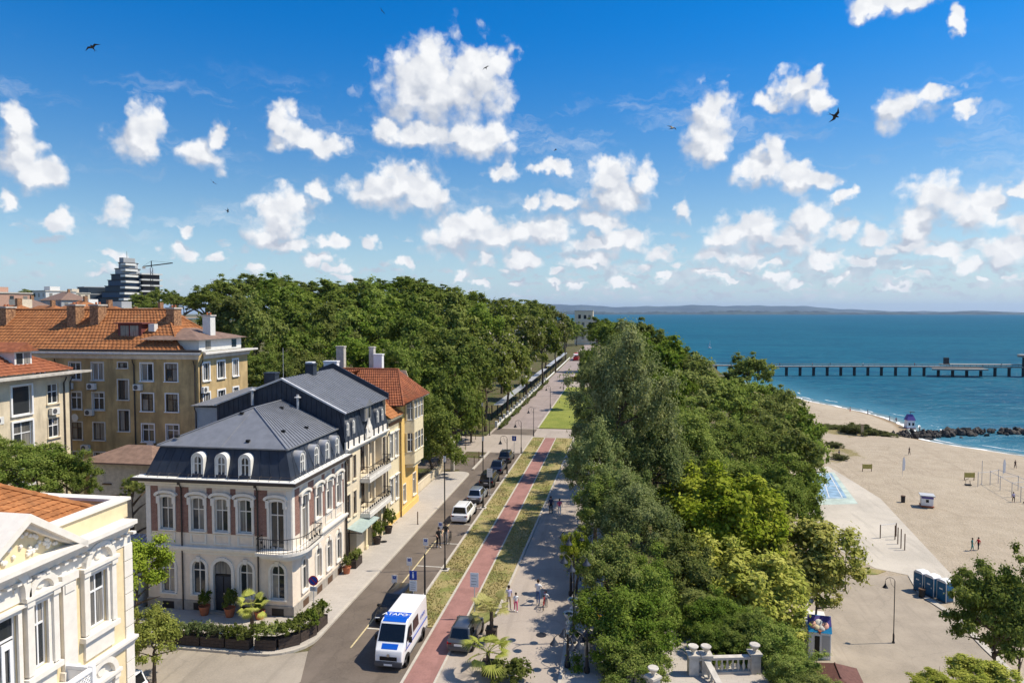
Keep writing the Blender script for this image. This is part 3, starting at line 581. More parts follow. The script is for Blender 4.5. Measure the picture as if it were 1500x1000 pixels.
# ---------------------------------------------------------------- far shore across the bay
def far_ridge(name, y, x0, x1, hfun, depth, m, step):
    V = []; F_ = []; xs = np.arange(x0, x1+1, step); prof = [(0, -.02), (.12, .35), (.3, .75), (.5, 1.), (1., .6)]
    for x in xs:
        h_ = hfun(x)
        for d, k_ in prof: V.append((x, y + d*depth, -14 + (h_+14)*max(k_, 0) if k_ > 0 else -15))
    n = len(prof)
    F_ = [(i*n+j, (i+1)*n+j, (i+1)*n+j+1, i*n+j+1) for i in range(len(xs)-1) for j in range(n-1)]
    me = bpy.data.meshes.new(name); me.from_pydata(V, [], F_); me.materials.append(M[m]); me.polygons.foreach_set('use_smooth', [True]*len(F_))
    return tag(link(name, me), kind='structure')
D('far_wood', (.04,.055,.04), var=.5, scale=.004); D('far_hill', (.07,.085,.07), var=.3, scale=.001)
fr_ = random.Random(5); FP = [fr_.uniform(0, 6.28) for _ in range(12)]
def wob(x, ks): return sum(a*math.sin(x*f + FP[i % 12]) for i, (a, f) in enumerate(ks))
far_ridge('far_shore', 9500, -3500, 7500, lambda x: max(4, 26 + wob(x, [(9,.0021),(7,.006),(5,.017),(4,.05),(3,.11)]) - 22*sstep((x-2600)/2500)), 900, 'far_wood', 18)
far_ridge('far_hills', 15500, -6000, 9000, lambda x: max(5, 190 + wob(x, [(30,.0007),(18,.0019),(9,.005),(5,.012)]) - 160*sstep((x-3300)/2400)), 3000, 'far_hill', 60)

# ---------------------------------------------------------------- buildings on the street
PI2 = math.pi/2
def moulding(mb, x0, x1, z, prof, ends=True):
    """a horizontal moulding: profile points (out, dz) extruded along local x"""
    pts = [(-o_, z+dz) for o_, dz in prof]
    n = len(pts); vs = [(x0 - (prof[i][0] if ends else 0), p[0], p[1]) for i, p in enumerate(pts)] + [(x1 + (prof[i][0] if ends else 0), p[0], p[1]) for i, p in enumerate(pts)]
    mb.add(vs, [tuple(range(n)), tuple(range(n, 2*n))[::-1]] + [(i, (i+1) % n, (i+1) % n + n, i + n) for i in range(n)])
def cornice_prof(out, h): return [(-.05,0),(out*.25,0),(out*.35,h*.3),(out*.7,h*.45),(out*.8,h*.7),(out,h*.72),(out,h),(-.05,h)]
def railing(parent, path, z0, h=.95, m='iron', step=.11, name='railing', bars=True):
    mb = MB(); mb.tube([(p[0], p[1], z0+h) for p in path], .028, 5); mb.tube([(p[0], p[1], z0+.10) for p in path], .02, 5)
    if bars:
        for (a, b) in zip(path, path[1:]):
            L_ = math.hypot(b[0]-a[0], b[1]-a[1]); n = max(1, int(L_/step))
            for i in range(n):
                t = i/n; x, y = a[0]+(b[0]-a[0])*t, a[1]+(b[1]-a[1])*t
                mb.box(x-.009, x+.009, y-.009, y+.009, z0, z0+h)
                if i % 3 == 1: mb.lathe([(.005,z0+.35),(.055,z0+.45),(.055,z0+.52),(.005,z0+.62)], 5, (x, y, 0))
    return mb.build(name, M[m], parent)

# the grey and brick house with the mansard roof
H = thing('mansard_house', (-26.1, 45.5, 0), 'greige corner house with brick panels and navy mansard roof', 'house')
def rel(p, o): return (p[0]-o.location[0], p[1]-o.location[1], p[2])
F0 = TR(-31.3+26.1, 41.1-45.5); F1 = TR(-20.9+26.1, 41.1-45.5, 0, PI2)
wx = [1.52, 3.77, 5.47, 7.15, 9.38]; sx_ = [1.75, 3.9, 5.68, 7.45]
hs0 = [hole(x, 1.2, .95, 2.3) for x in (wx[0], wx[1], wx[3], wx[4])] + [hole(wx[2], .12, 1.3, 3.45)]
hs1 = [hole(x, 5.5, .95, 2.2) for x in wx[:4]] + [hole(wx[4], 4.56, 1.0, 3.14)]
ss0 = [hole(x, 1.2, .85, 2.2) for x in sx_]; ss1 = [hole(sx_[0], 4.56, .9, 3.14)] + [hole(x, 5.5, .85, 2.2) for x in sx_[1:]]
mb = MB(F0); wall_holes(mb, 0, 10.4, 0, 9.0, hs0+hs1); mb.M = F1; wall_holes(mb, 0, 8.78, 0, 9.0, ss0+ss1)
mb.M = None; mb.add([(-5.2,-4.4,0),(-5.2,4.38,0),(-5.2,4.38,9),(-5.2,-4.4,9)], [(0,1,2,3)])
mb.build('wall', M['stucco'], H)
for f, xs_, L_ in ((F0, wx, 10.4), (F1, sx_, 8.78)):
    side = f is F1
    # plinth, quoin strips, belt and panels
    mb = MB(f)
    cut = [(wx[2]-.75, wx[2]+.75)] if not side else []
    for a, b in ([(0-.04, cut[0][0]), (cut[0][1], L_+.04)] if cut else [(-.04, L_)]): mb.box(a, b, -.07, -.002, 0, .78)
    mb.build('plinth', M['stone'], H)
    mb = MB(f); moulding(mb, 0, L_, 3.95, cornice_prof(.26, .5), not side); mb.build('belt_cornice', M['trim'], H)
    mb = MB(f); moulding(mb, 0, L_, 8.42, [(-.02,0),(.07,0),(.07,.14),(-.02,.14)], not side); mb.build('frieze_moulding', M['trim'], H)
    for a, b in ((-.002, .34), (L_-.34, L_+.002)):
        MB(f).box(a, b, -.055, -.002, 4.47, 8.4).build('corner_strip', M['trim'], H)
    edges = [0.36] + [q for x in xs_ for q in (x-.66, x+.66)] + [L_-.36]
    for a, b in zip(edges[::2], edges[1::2]):
        if b - a > .12:
            bp = MB(f); bp.box(a, b, -.03, -.002, 5.34, 8.38); bo = bp.build('brick_panel', M['brickwall'] if 'brickwall' in M else M['brickwork'], H)
    for i, x in enumerate(xs_):
        door = (side and i == 0) or (not side and i == 4)
        if not door:
            pm = MB(f); o1 = [(x-.58,4.62),(x-.58,5.32),(x+.58,5.32),(x+.58,4.62),(x-.58,4.62)]; i1 = [(x-.46,4.72),(x-.46,5.22),(x+.46,5.22),(x+.46,4.72),(x-.46,4.72)]
            pm.ring(o1, i1, -.05, -.002); pm.build('apron_panel', M['trim'], H)
            window(H, f, x, 5.5, .95 if not side else .85, 2.2, 'arch', 'trim', ('trim', .17, .09, 'hood'), rise=.16, trans=.64)
        else:
            window(H, f, x, 4.56, 1.0 if not side else .9, 3.14, 'arch', 'trim', ('trim', .17, .09, 'hood'), rise=.16, trans=.7, sill=False, name='balcony_door')
        if not side and i == 2: continue
        window(H, f, x, 1.2, .95 if not side else .85, 2.3 if not side else 2.2, 'arch', 'trim', ('trim', .17, .07, 'key'), trans=.70)
        bm_ = MB(f); bm_.box(x-.42, x+.42, -.078, -.071, .14, .62); bm_.build('cellar_grille', M['wood' if side else 'iron'], H)
# front door
d = link('door', MB().box(-.6, .6, .12, .17, 0, 2.45).mesh('door', M['iron']), H); d.matrix_local = F0 @ Matrix.Translation((wx[2], 0, .12))
a1 = arch_pts(1.3, 3.45, 9, 0.); a2 = arch_pts(1.7, 3.68, 9, 0.)
link('surround', MB().ring(a2, a1, -.09, .02).mesh('surround', M['trim']), d); mbx = MB(); mbx.prism([(-.65, 2.5)] + [p for p in a1[1:-1]] + [(.65, 2.5)], .13, .15); link('fanlight', mbx.mesh('fanlight', M['glass']), d)
mbx = MB(); mbx.add([(p[0], .012, p[1]) for p in a1[1:-1]] + [(.65,.012,3.45),(-.65,.012,3.45)], [tuple(range(len(a1)))]); link('arch_corners', mbx.mesh('arch_corners', M['stucco']), d)
for s in (-1, 1): link('door_leaf', MB().box(s*.31-.27, s*.31+.27, .08, .118, .08, 2.35).mesh('door_leaf', M['slate_wall']), d)
link('handle', MB().box(.03, .06, .03, .08, 1.0, 1.25).mesh('handle', M['chrome']), d); link('step', MB().box(-1.0, 1.0, -.5, -.08, 0., .12).mesh('step', M['stone']), d)
# corner balcony, rounded
bp_ = [(3.05,-4.4),(3.05,-5.25),(4.3,-5.35)] + [(4.45+1.65*math.sin(R(t)), -3.72-1.65*math.cos(R(t))) for t in range(10, 91, 10)] + [(6.08,-3.3),(6.0,-1.35),(5.2,-1.35),(5.2,-4.4)]
bal = MB().prism(bp_, 4.32, 4.5, 'z'); bal.prism([((x-5.2)*.86+5.2, (y+4.4)*.86-4.4) for x, y in bp_], 4.14, 4.32, 'z'); bal.prism([((x-5.2)*.6+5.2, (y+4.4)*.6-4.4) for x, y in bp_], 3.97, 4.14, 'z')
bo = bal.build('balcony', M['trim'], H); railing(bo, [((x-5.2)*.95+5.2, (y+4.4)*.95-4.4) for x, y in bp_[:-1]], 4.5, .95, 'iron', .14)
# eaves, gutter and mansard
ea = MB(); ea.box(-5.75,5.72,-4.95,4.38,8.86,9.0); ea.box(-5.55,5.5,-4.72,4.38,8.64,8.86); ea.build('eaves', M['trim'], H)
gt = MB(); gt.box(-5.86,5.84,-5.07,-4.95,8.84,9.03); gt.box(5.72,5.84,-4.95,4.38,8.84,9.03); gt.build('gutter', M['gutter'], H)
gz = MB(); gz.box(-5.78,5.74,-4.97,-4.1,9.002,9.06); gz.box(4.9,5.74,-4.1,4.38,9.002,9.06); gz.build('eaves_flashing', M['offwhite'], H)
gd_ = MB()
for i in range(16): gd_.tube([(-5.5+.72*i,-4.85,9.04),(-5.5+.72*i,-4.55,9.32),(-5.5+.72*i,-4.4,9.3)], .012, 4)
for i in range(13): gd_.tube([(5.6,-4.6+.7*i,9.04),(5.35,-4.6+.7*i,9.32),(5.2,-4.6+.7*i,9.3)], .012, 4)
gd_.tube([(-5.5,-4.58,9.3),(5.35,-4.58,9.3),(5.35,4.3,9.3)], .012, 4); gd_.build('snow_guard', M['gutter'], H)
lo_ = [(-5.25,-4.42),(5.22,-4.42),(5.22,4.38),(-5.25,4.38)]; up = [(-4.55,-3.7),(4.5,-3.7),(4.5,4.38),(-4.55,4.38)]
z0, z1 = 9.06, 11.0
seam_slope(H, [(*lo_[0],z0),(*lo_[1],z0),(*up[1],z1),(*up[0],z1)], 15, 'slate_wall', .02, 'mansard_slope')
seam_slope(H, [(*lo_[1],z0),(*lo_[2],z0),(*up[2],z1),(*up[1],z1)], 13, 'slate_wall', .02, 'mansard_slope')
seam_slope(H, [(*lo_[3],z0),(*lo_[0],z0),(*up[0],z1),(*up[3],z1)], 13, 'slate_wall', .02, 'mansard_slope')
e_ = .16; a = (-4.55-e_,-3.7-e_,11.0); b = (4.5+e_,-3.7-e_,11.0); c = (4.5+e_,4.38,11.0); d2 = (-4.55-e_,4.38,11.0); r0 = (.15,.1,13.1); r1 = (.15,4.38,13.1)
seam_slope(H, [a, b, (r0[0]+.01,r0[1],r0[2]), (r0[0]-.01,r0[1],r0[2])], 2, 'slate'); seam_slope(H, [b, c, r1, r0], 20, 'slate', .05); seam_slope(H, [d2, a, r0, r1], 20, 'slate', .05)
for p, q in ((a, r0), (b, r0), (r0, r1)):
    MB().tube([Vector(p)+Vector((0,0,.03)), Vector(q)+Vector((0,0,.05))], .05, 6).build('hip_cap', M['slate'], H)
ed = MB(); ed.box(-4.75,4.7,-3.92,-3.84,10.93,11.02); ed.box(4.66,4.74,-3.84,4.38,10.93,11.02); ed.build('roof_edge', M['slate'], H)
for s in ((-3.6,-3.3),(1.6,-3.3),(-.4,-.6),(3.6,1.2),(3.2,-1.5),(1.0,2.5)):
    zz = 11.0 + 2.1*min(1, (s[1]+3.86)/3.96 if abs(s[0]) < 3 and s[1] < -.2 else (4.66-s[0])/4.5 if s[0] > 0 else (s[0]+4.7)/4.85)
    MB().box(s[0]-.12, s[0]+.12, s[1]-.1, s[1]+.1, zz+.0, zz+.16).build('roof_vent', M['black'], H)
def dormer(parent, fr, x, z, w_, h, slope_back, m='zinc'):
    """an arched dormer: curved hood, white frame, dark panes"""
    hood = MB(); o1 = arch_pts(w_+.26, h+.16, 10, 0.); i1 = arch_pts(w_+.16, h+.1, 10, 0.)
    hood.ring(o1, i1, -.12, slope_back)
    dm_ = link('dormer', hood.mesh('dormer', M[m], True), parent); dm_.matrix_local = fr @ Matrix.Translation((x, 0, z))
    f_ = MB(); q1 = arch_pts(w_+.15, h+.09, 10, 0.); q2 = arch_pts(w_-.14, h-.1, 10, .0); f_.ring(q1, q2, -.06, .04); f_.box(-.03, .03, -.05, .03, 0, h-.1); f_.box(-w_/2, w_/2, -.058, .035, 0, .08); f_.box(-w_/2+.05, w_/2-.05, -.045, .03, h*.6-.03, h*.6+.03)
    link('window_frame', f_.mesh('window_frame', M['offwhite']), dm_)
    for s in (-1, 1):
        pn = MB(); half = [(p[0], p[1]) for p in q2 if p[0]*s >= -1e-6]; half = half + [(0, 0)] if s < 0 else [(0, 0)] + half
        if s < 0: half = [(0, 0)] + [p for p in half if p != (0, 0)]
        pn.prism(half, .0, .012); link('pane', pn.mesh('pane', M['glass']), dm_)
    return dm_
for x in wx[1:4]: dormer(H, F0 @ Matrix.Translation((0, .12, 0)), x, 9.1, .62, 1.45, .62, 'offwhite')
for x in sx_: dormer(H, F1 @ Matrix.Translation((0, .12, 0)), x, 9.1, .62, 1.45, .62, 'zinc')
for x in (2.62, 8.06): pipe(H, F0, x, .1, 8.84)
pipe(H, F1, 8.6, .1, 8.84)
for x in (2.62, 8.06): MB(F0).box(x-.09, x+.09, -.38, -.2, 8.6, 8.84).build('hopper', M['gutter'], H)

# the beige house with two balconies and a tall gable
B = thing('balcony_house', (-26.2, 54.8, 0), 'beige terraced house with two stacked balconies and navy metal gable', 'house')
G1 = TR(5.3, -4.9, 0, PI2)      # local x = Y - 49.9
L_ = 9.7
lw = [.62, 1.9]
hh = [hole(x, z, .62, 1.9) for x in lw for z in (3.75, 6.65)] + [hole(lw[0]+.64, .12, 1.9, 2.7)] + [hole(8.9, z, .7, 2.4) for z in (3.45, 6.35)] + [hole(6.3+.3, .12, 5.0, 2.75)]
rec = [(3.2, 8.35, z, z+2.55) for z in (3.45, 6.35)]
mb = MB(G1); wall_holes(mb, .0, L_, 0, 9.3, hh[:5] + hh[5:7] + [hh[7]] + rec, .9)
mb.build('wall', M['beige'], B)
mb = MB(G1)
for (a, b, c, d_) in rec: mb.box(a, b, .88, .95, c, d_)
mb.box(4.1, 9.1, .88, .95, .12, 2.87); mb.box(.3, 2.3, .6, .7, .12, 2.8); mb.build('recess_wall', M['beige'], B)
for z in (3.75, 6.65):
    for x in lw: window(B, G1, x, z, .62, 1.9, 'rect', 'wood', ('beige', .1, .04), cols=1, trans=.72)
for z in (3.45, 6.35):
    window(B, G1, 8.9, z, .7, 2.4, 'rect', 'wood', ('beige', .1, .04), cols=1, trans=.74)
    for x in (4.3, 5.75, 7.2): window(B, G1 @ Matrix.Translation((0,.74,0)), x, z+.02, .85, 2.3, 'rect', 'wood', None, sill=False, cols=2, trans=.72, name='balcony_door')
    sl = MB(G1).box(3.1, 8.45, -.85, .9, z-.35, z-.02).build('balcony', M['trim_grey'], B)
    MB(G1).box(3.1, 8.45, -.80, -.74, z-.02, z+.18).build('parapet', M['trim_grey'], sl)
    q = [G1 @ Vector(v) for v in ((3.15,-.05,0),(3.15,-.78,0),(8.4,-.78,0),(8.4,-.05,0))]
    railing(sl, [(v.x, v.y) for v in q], z, .95, 'iron', .16)
    cl2 = MB(G1)
    for x in (5.05, 6.5): cl2.box(x-.14, x+.14, -.02, .2, z, z+2.5)
    cl2.build('column', M['beige'], B)
for x in (4.15, 5.4, 6.65, 7.9, 9.1):
    c_ = MB(G1); c_.box(x-.2, x+.2, -.14, .3, .12, 2.75); c_.box(x-.27, x+.27, -.2, .32, 2.6, 2.86); c_.box(x-.26, x+.26, -.19, .31, .12, .4); c_.build('pilaster', M['cream'], B)
for x in (4.78, 6.03, 7.28, 8.5): window(B, G1 @ Matrix.Translation((0,.6,0)), x, .15, .82, 2.5, 'rect', 'wood', None, sill=False, cols=2, trans=.75, name='shop_window')
window(B, G1 @ Matrix.Translation((0,.4,0)), 1.3, .13, 1.5, 2.6, 'rect', 'wood', None, sill=False, cols=2, trans=.78, name='entrance')
aw = MB(G1); aw.add([(.2,-.02,3.05),(4.2,-.02,3.05),(4.2,-1.25,2.8),(.2,-1.25,2.8),(.2,-.02,3.1),(4.2,-.02,3.1),(4.2,-1.25,2.85),(.2,-1.25,2.85)], [(0,3,2,1),(4,5,6,7),(0,1,5,4),(1,2,6,5),(2,3,7,6),(3,0,4,7)])
ao = aw.build('awning', mat('awning_glass', (.34,.42,.40), rough=.15, var=.08), B)
for i in range(6): link('awning_rib', MB(G1).box(.2+.8*i-.02, .2+.8*i+.02, -1.27, 0., 2.74, 2.79).mesh('awning_rib', M['iron']), ao)
for z, o_, h_ in ((3.1,.12,.22), (9.0,.32,.36)):
    m_ = MB(G1); 
    if z < 4: m_.box(4.25, 8.3, -.12, -.002, 3.0, 3.1)
    else: moulding(m_, 0, L_, z, cornice_prof(o_, h_), False)
    m_.build('cornice', M['trim'], B)
pp = MB(G1); pp.box(0, L_, -.12, .15, 9.37, 9.9)
pp.build('attic_parapet', M['trim'], B)
for i in range(9):
    MB(G1).box(.3+1.13*i, .42+1.13*i, -.2, -.122, 9.2, 9.98).build('parapet_post', M['slate_wall'], B)
orn = MB(G1); orn.prism([(4.0,9.5),(4.15,10.3),(4.45,10.6),(4.75,11.1),(5.05,10.6),(5.35,10.3),(5.5,9.5)], -.24, -.13); orn.lathe([(.01,-.3),(.25,-.3),(.3,-.26),(.2,-.24)], 10, (4.75,0,10.2), 0, 'y'); orn.build('ornament', M['trim'], B)
z0, z1 = 9.9, 12.15
q = [G1 @ Vector(v) for v in ((0,-.08,z0),(L_,-.08,z0),(L_,.42,z1),(0,.42,z1))]
seam_slope(B, q, 14, 'slate_wall', .02, 'mansard_slope')
for x in (.6, 1.8, 7.3, 8.5): dormer(B, G1 @ Matrix.Translation((0, .06, 0)), x, 9.98, .5, 1.4, .5, 'slate')
cd_ = MB(G1); cd_.box(4.0, 5.5, -.1, .8, 10.9, 12.15); cd_.prism([(3.8,12.15),(4.75,12.75),(5.7,12.15)], -.25, 2.2); co = cd_.build('dormer', M['slate'], B)
for x in (4.4, 5.1):
    link('pane', MB(G1).box(x-.22, x+.22, -.115, -.105, 11.1, 11.95).mesh('pane', M['glass']), co)
# gable roof and fire wall
gw = MB(); gw.prism([(-5.4,0),(5.3,0),(5.3,9.0),(5.24,12.2),(.2,14.75),(-5.4,12.65)], -4.9, -4.72, 'y'); gw.build('gable_wall', M['slate_wall'], B)
sm = MB()
for i in range(26):
    x = -5.2+.41*i; top = 14.75 - abs(x-.2)*(2.55/5.04 if x > .2 else 2.1/5.6) - .05
    sm.box(x-.015, x+.015, -4.93, -4.902, 9, top)
sm.build('cladding_seams', M['slate_wall'], B)
seam_slope(B, [(5.45,-5.0,12.16),(5.45,4.8,12.16),(.2,4.8,14.8),(.2,-5.0,14.8)], 22, 'slate', .05); seam_slope(B, [(-5.5,4.8,12.62),(-5.5,-5.0,12.62),(.2,-5.0,14.8),(.2,4.8,14.8)], 22, 'slate', .05)
fe = MB(); fe.add([(5.5,-5.06,12.2),(.2,-5.06,14.84),(.2,-4.86,14.88),(5.5,-4.86,12.24),(5.5,-5.06,12.08),(.2,-5.06,14.7)], [(0,1,2,3),(0,4,5,1)]); fe.add([(-5.55,-5.06,12.66),(.2,-5.06,14.84),(.2,-4.86,14.88),(-5.55,-4.86,12.7),(-5.55,-5.06,12.54),(.2,-5.06,14.7)], [(0,1,2,3),(0,4,5,1)]); fe.build('verge_flashing', M['zinc'], B)
ff = MB(); ff.prism([(5.5,12.0),(5.5,12.6),(.2,15.3),(-1.2,14.8),(-1.2,14.2),(.2,14.5)], 4.72, 4.86, 'y'); ff.build('fire_wall', M['slate_wall'], B)
for x, y, z0, z1, w_ in ((.25,.1,14.0,15.5,.7), (-1.0,-4.3,13.9,15.1,.9)):
    c_ = MB(); c_.box(x-w_/2, x+w_/2, y-.35, y+.35, z0, z1); c_.box(x-w_/2-.06, x+w_/2+.06, y-.41, y+.41, z1, z1+.12); c_.build('chimney', M['slate_wall'], B)
for x in (-2.2, 1.6):
    v_ = MB(); v_.tube([(x,-5.15,12.2 if x > 0 else 12.7),(x,-5.15,14.1 if x < 0 else 13.6)], .11, 8); v_.lathe([(.1,0),(.28,.05),(.28,.1),(.05,.22)], 8, (x,-5.15,13.3 if x > 0 else 13.8)); v_.build('flue_pipe', M['zinc'], B, smooth=True)
an = MB(); an.tube([(.25,-4.8,14.8),(.25,-4.8,17.2)], .018, 4); an.build('aerial', M['zinc'], B)
wg = MB(); wg.box(-8.2,-5.45,-3.6,4.8,0,12.2); wgo = wg.build('annex_wall', M['grey_wall'], B)
seam_slope(B, [(-8.4,-3.9,12.35),(-5.4,-3.9,12.45),(-5.4,4.9,13.0),(-8.4,4.9,12.9)], 8, 'slate', .03, 'annex_roof')
MB().box(-7.3,-6.3,-3.66,-3.605,9.6,10.5).build('wall_unit', M['plastic_grey'], B); pipe(B, TR(-8.2,-3.6), .15, 0, 12.3)
vb = MB(); vb.box(-5.4,5.2,4.7,4.8,0,12.1); vb.build('rear_wall', M['beige'], B)
for y in (.05, 9.6): pipe(B, G1, y, .1, 9.1)

# cream and ochre house with red tiles and a bay
C = thing('bay_house', (-25.5, 64.2, 0), 'cream and ochre house with orange tiled roof and corner bay window', 'house')
K1 = TR(4.6, -4.55, 0, PI2)     # local x = Y - 59.65
cw = [1.15, 2.6]
mb = MB(K1); ch = [hole(x, z, .8, h_) for x in cw for z, h_ in ((2.2,2.2),(6.3,2.3))]; wall_holes(mb, 0, 3.55, 0, 10.1, ch); mb.build('wall', M['cream'], C)
for x in cw:
    for z, h_ in ((2.2,2.2),(6.3,2.3)): window(C, K1, x, z, .8, h_, 'rect', 'white', ('trim', .12, .06, 'flat'), trans=.7)
mb = MB(K1); yh = [hole(4.6, 1.3, .75, 1.7), hole(7.9, 1.2, .9, 2.2)]; wall_holes(mb, 3.55, 9.25, 0, 11.6, yh, y=-.12); mb.box(3.55, 3.57, -.119, .3, 0, 11.6); mb.build('wall', M['ochre'], C)
window(C, K1 @ Matrix.Translation((0,-.12,0)), 4.6, 1.3, .75, 1.7, 'rect', 'white', ('trim',.1,.05)); window(C, K1 @ Matrix.Translation((0,-.12,0)), 7.9, 1.2, .9, 2.2, 'rect', 'white', ('trim',.1,.05))
pl = MB(K1); pl.box(0, 3.55, -.06, -.002, 0, .7); pl.box(3.55, 9.3, -.2, -.122, 0, .7); pl.build('plinth', M['ochre'], C)
ey = MB(K1); moulding(ey, 0, 3.5, 9.75, cornice_prof(.4, .45), False); ey.build('cornice', M['cream'], C)
dk = MB(K1)
for i in range(12): dk.box(.15+.3*i, .27+.3*i, -.28, -.12, 9.5, 9.78)
dk.build('eaves_bracket', M['wood'], C)
by = [(4.85,-.12),(5.25,-1.0),(8.35,-1.0),(8.75,-.12)]
bw = MB(K1)
bw.prism([(5.2,-.12),(5.5,-.8),(8.1,-.8),(8.4,-.12)], 4.55, 4.95, 'z'); bw.prism([(p[0], p[1]) for p in by], 4.95, 6.15, 'z'); bw.prism(by, 8.05, 9.3, 'z'); bw.prism([(p[0]*1.0, p[1]-.06) for p in by], 6.12, 6.2, 'z'); bw.prism(by, 11.3, 11.6, 'z')
for (x, y) in ((4.95,-.3),(5.27,-.95),(6.3,-.95),(7.35,-.95),(8.33,-.95),(8.65,-.3)):
    bw.box(x-.1, x+.1, y-.06, y+.12, 6.15, 8.05); bw.box(x-.08, x+.08, y-.05, y+.1, 9.3, 11.3)
bo = bw.build('bay', M['cream'], C)
for z in (6.2, 9.35):
    for a, b in (((5.37,-.93),(6.2,-.93)), ((6.4,-.93),(7.25,-.93)), ((7.45,-.93),(8.23,-.93)), ((4.98,-.35),(5.22,-.88)), ((8.38,-.88),(8.62,-.35))):
        g_ = MB(K1); g_.add([(a[0],a[1],z),(b[0],b[1],z),(b[0],b[1],z+1.83),(a[0],a[1],z+1.83)], [(0,1,2,3)]); link('pane', g_.mesh('pane', M['glass']), bo)
        fm_ = MB(K1); fm_.tube([(a[0],a[1]-.03,z+.03),(b[0],b[1]-.03,z+.03)], .035, 4); fm_.tube([(a[0],a[1]-.03,z+1.2),(b[0],b[1]-.03,z+1.2)], .03, 4); fm_.tube([((a[0]+b[0])/2,(a[1]+b[1])/2-.03,z),((a[0]+b[0])/2,(a[1]+b[1])/2-.03,z+1.83)], .025, 4); link('window_frame', fm_.mesh('window_frame', M['white']), bo)
# roofs: the cream part slopes to the street; a cross wing with a hipped end covers the ochre part
tile_slope(C, [(5.05,-4.6,10.2),(5.05,-.7,10.2),(-.3,-.7,14.1),(-.3,-4.6,14.1)], 'tile_new')
tile_slope(C, [(-.3,-4.6,14.1),(-.3,4.7,14.1),(-5.0,4.7,10.6),(-5.0,-4.6,10.6)], 'tile')
tile_slope(C, [(-3.5,-1.9,10.6),(5.25,-1.9,11.1),(3.55,1.9,14.2),(-3.5,1.9,14.2)], 'tile_red')
tile_slope(C, [(5.9,5.2,11.5),(-3.5,5.2,11.5),(-3.5,1.9,14.2),(3.55,1.9,14.2)], 'tile_red')
tile_slope(C, [(5.25,-1.9,11.1),(5.95,-1.0,11.5),(5.95,5.2,11.5),(3.56,1.9,14.2)], 'tile_red')
ridge_caps(C, (-3.5,1.9,14.25), (3.6,1.9,14.25), 'tile_red'); ridge_caps(C, (3.6,1.9,14.2), (5.35,-1.9,11.15), 'tile_red'); ridge_caps(C, (-.3,-4.6,14.15), (-.3,-1.5,14.15), 'tile_new')
so = MB(); so.add([(4.5,-1.85,11.0),(5.2,-1.85,11.0),(5.9,-1.0,11.4),(5.9,5.15,11.4),(4.5,5.15,11.4)], [(0,1,2,3,4)]); so.build('soffit', M['trim'], C)
bk = MB(); bk.prism([(-4.8,0),(4.55,0),(4.55,11.0),(3.5,13.9),(-.3,13.9),(-4.8,10.5)], 4.62, 4.7, 'y'); bk.prism([(-4.8,0),(4.55,0),(4.55,10),(-.3,13.9),(-4.8,10.5)], -4.55, -4.5, 'y'); bk.build('gable_wall', M['cream'], C)
for x, y, z0, z1, w_, m_ in ((-3.2,-3.6,13.0,15.2,.6,'white'), (-1.2,-3.4,13.4,15.3,1.3,'white'), (-2.6,2.2,13.6,16.4,.8,'concrete'), (1.2,2.8,13.4,15.6,.9,'white'), (.3,3.4,13.4,16.3,.5,'concrete')):
    c_ = MB(); c_.box(x-w_/2, x+w_/2, y-.3, y+.3, z0, z1); c_.box(x-w_/2-.05, x+w_/2+.05, y-.35, y+.35, z1, z1+.12); c_.build('chimney', M[m_], C)
pipe(C, K1, 3.45, .1, 9.8, .2)
for y in (8.6, 9.1, 9.6):     # gate piers at the end of the row
    pass
P_ = thing('garden_wall', (-21.9, 76.0, 0), 'low beige garden wall with piers beside the bay house', 'wall')
pw = MB(); pw.box(-.15,.15,-4.6,6.6,0,.95); pw.box(-.2,.2,-4.65,6.65,.95,1.05); pw.build('wall_body', M['beige'], P_)
for y in (-6.6,-5.0,6.7):
    q = MB(); q.box(-.25,.25,y-.25,y+.25,0,2.3); q.box(-.32,.32,y-.32,y+.32,2.3,2.45); q.build('pier', M['beige'], P_)
gt_ = MB(); gt_.box(-.04,.04,-6.35,-5.25,.1,2.0); gt_.build('gate', M['iron'], P_); railing(P_, [(0,-4.6),(0,6.5)], 1.05, .8, 'iron', .2)
SP = thing('slim_post', (-20.6, 83.3, 0), 'pale square post at the corner of the garden wall', 'post'); q = MB(); q.box(-.22,.22,-.22,.22,0,3.6); q.build('shaft', M['concrete'], SP); MB().box(-.28,.28,-.28,.28,3.6,3.75).build('cap', M['concrete'], SP)

# ---------------------------------------------------------------- the yellow villa in the foreground
Y = thing('yellow_villa', (-27, 18, 0), 'yellow villa with white trim, triangular pediment and orange tiled roof', 'villa')
V1 = TR(6.1, -8.0, 0, PI2)       # local x = Y - 10, facade plane X = -20.9
vh = [hole(14.4, 7.25, .95, 2.2), hole(14.4, 2.2, .95, 2.4), hole(10.0, 6.3, 1.25, 3.1), hole(11.6, 7.0, .6, 2.4), hole(8.4, 7.0, .6, 2.4)]
mb = MB(V1); wall_holes(mb, 0, 16.35, 0, 10.9, vh); mb.M = None
mb.add([(6.1,8.35,0),(-8,8.35,0),(-8,8.35,10.9),(6.1,8.35,10.9)], [(0,1,2,3)]); mb.build('wall', M['yellow'], Y)
for z, o_, h_ in ((10.55,.62,.62), (5.55,.28,.42)):
    m_ = MB(V1); moulding(m_, 0, 16.05 if z > 9 else 16.4, z, cornice_prof(o_, h_), False); m_.build('cornice', M['trim'], Y)
m_ = MB(V1); m_.box(0, 16.35, -.04, -.002, 10.0, 10.5); m_.build('frieze', M['trim'], Y)
for i in range(20, 40): MB(V1).box(.2+.41*i, .38+.41*i, -.3, -.05, 10.44, 10.545).build('dentil', M['trim'], Y)
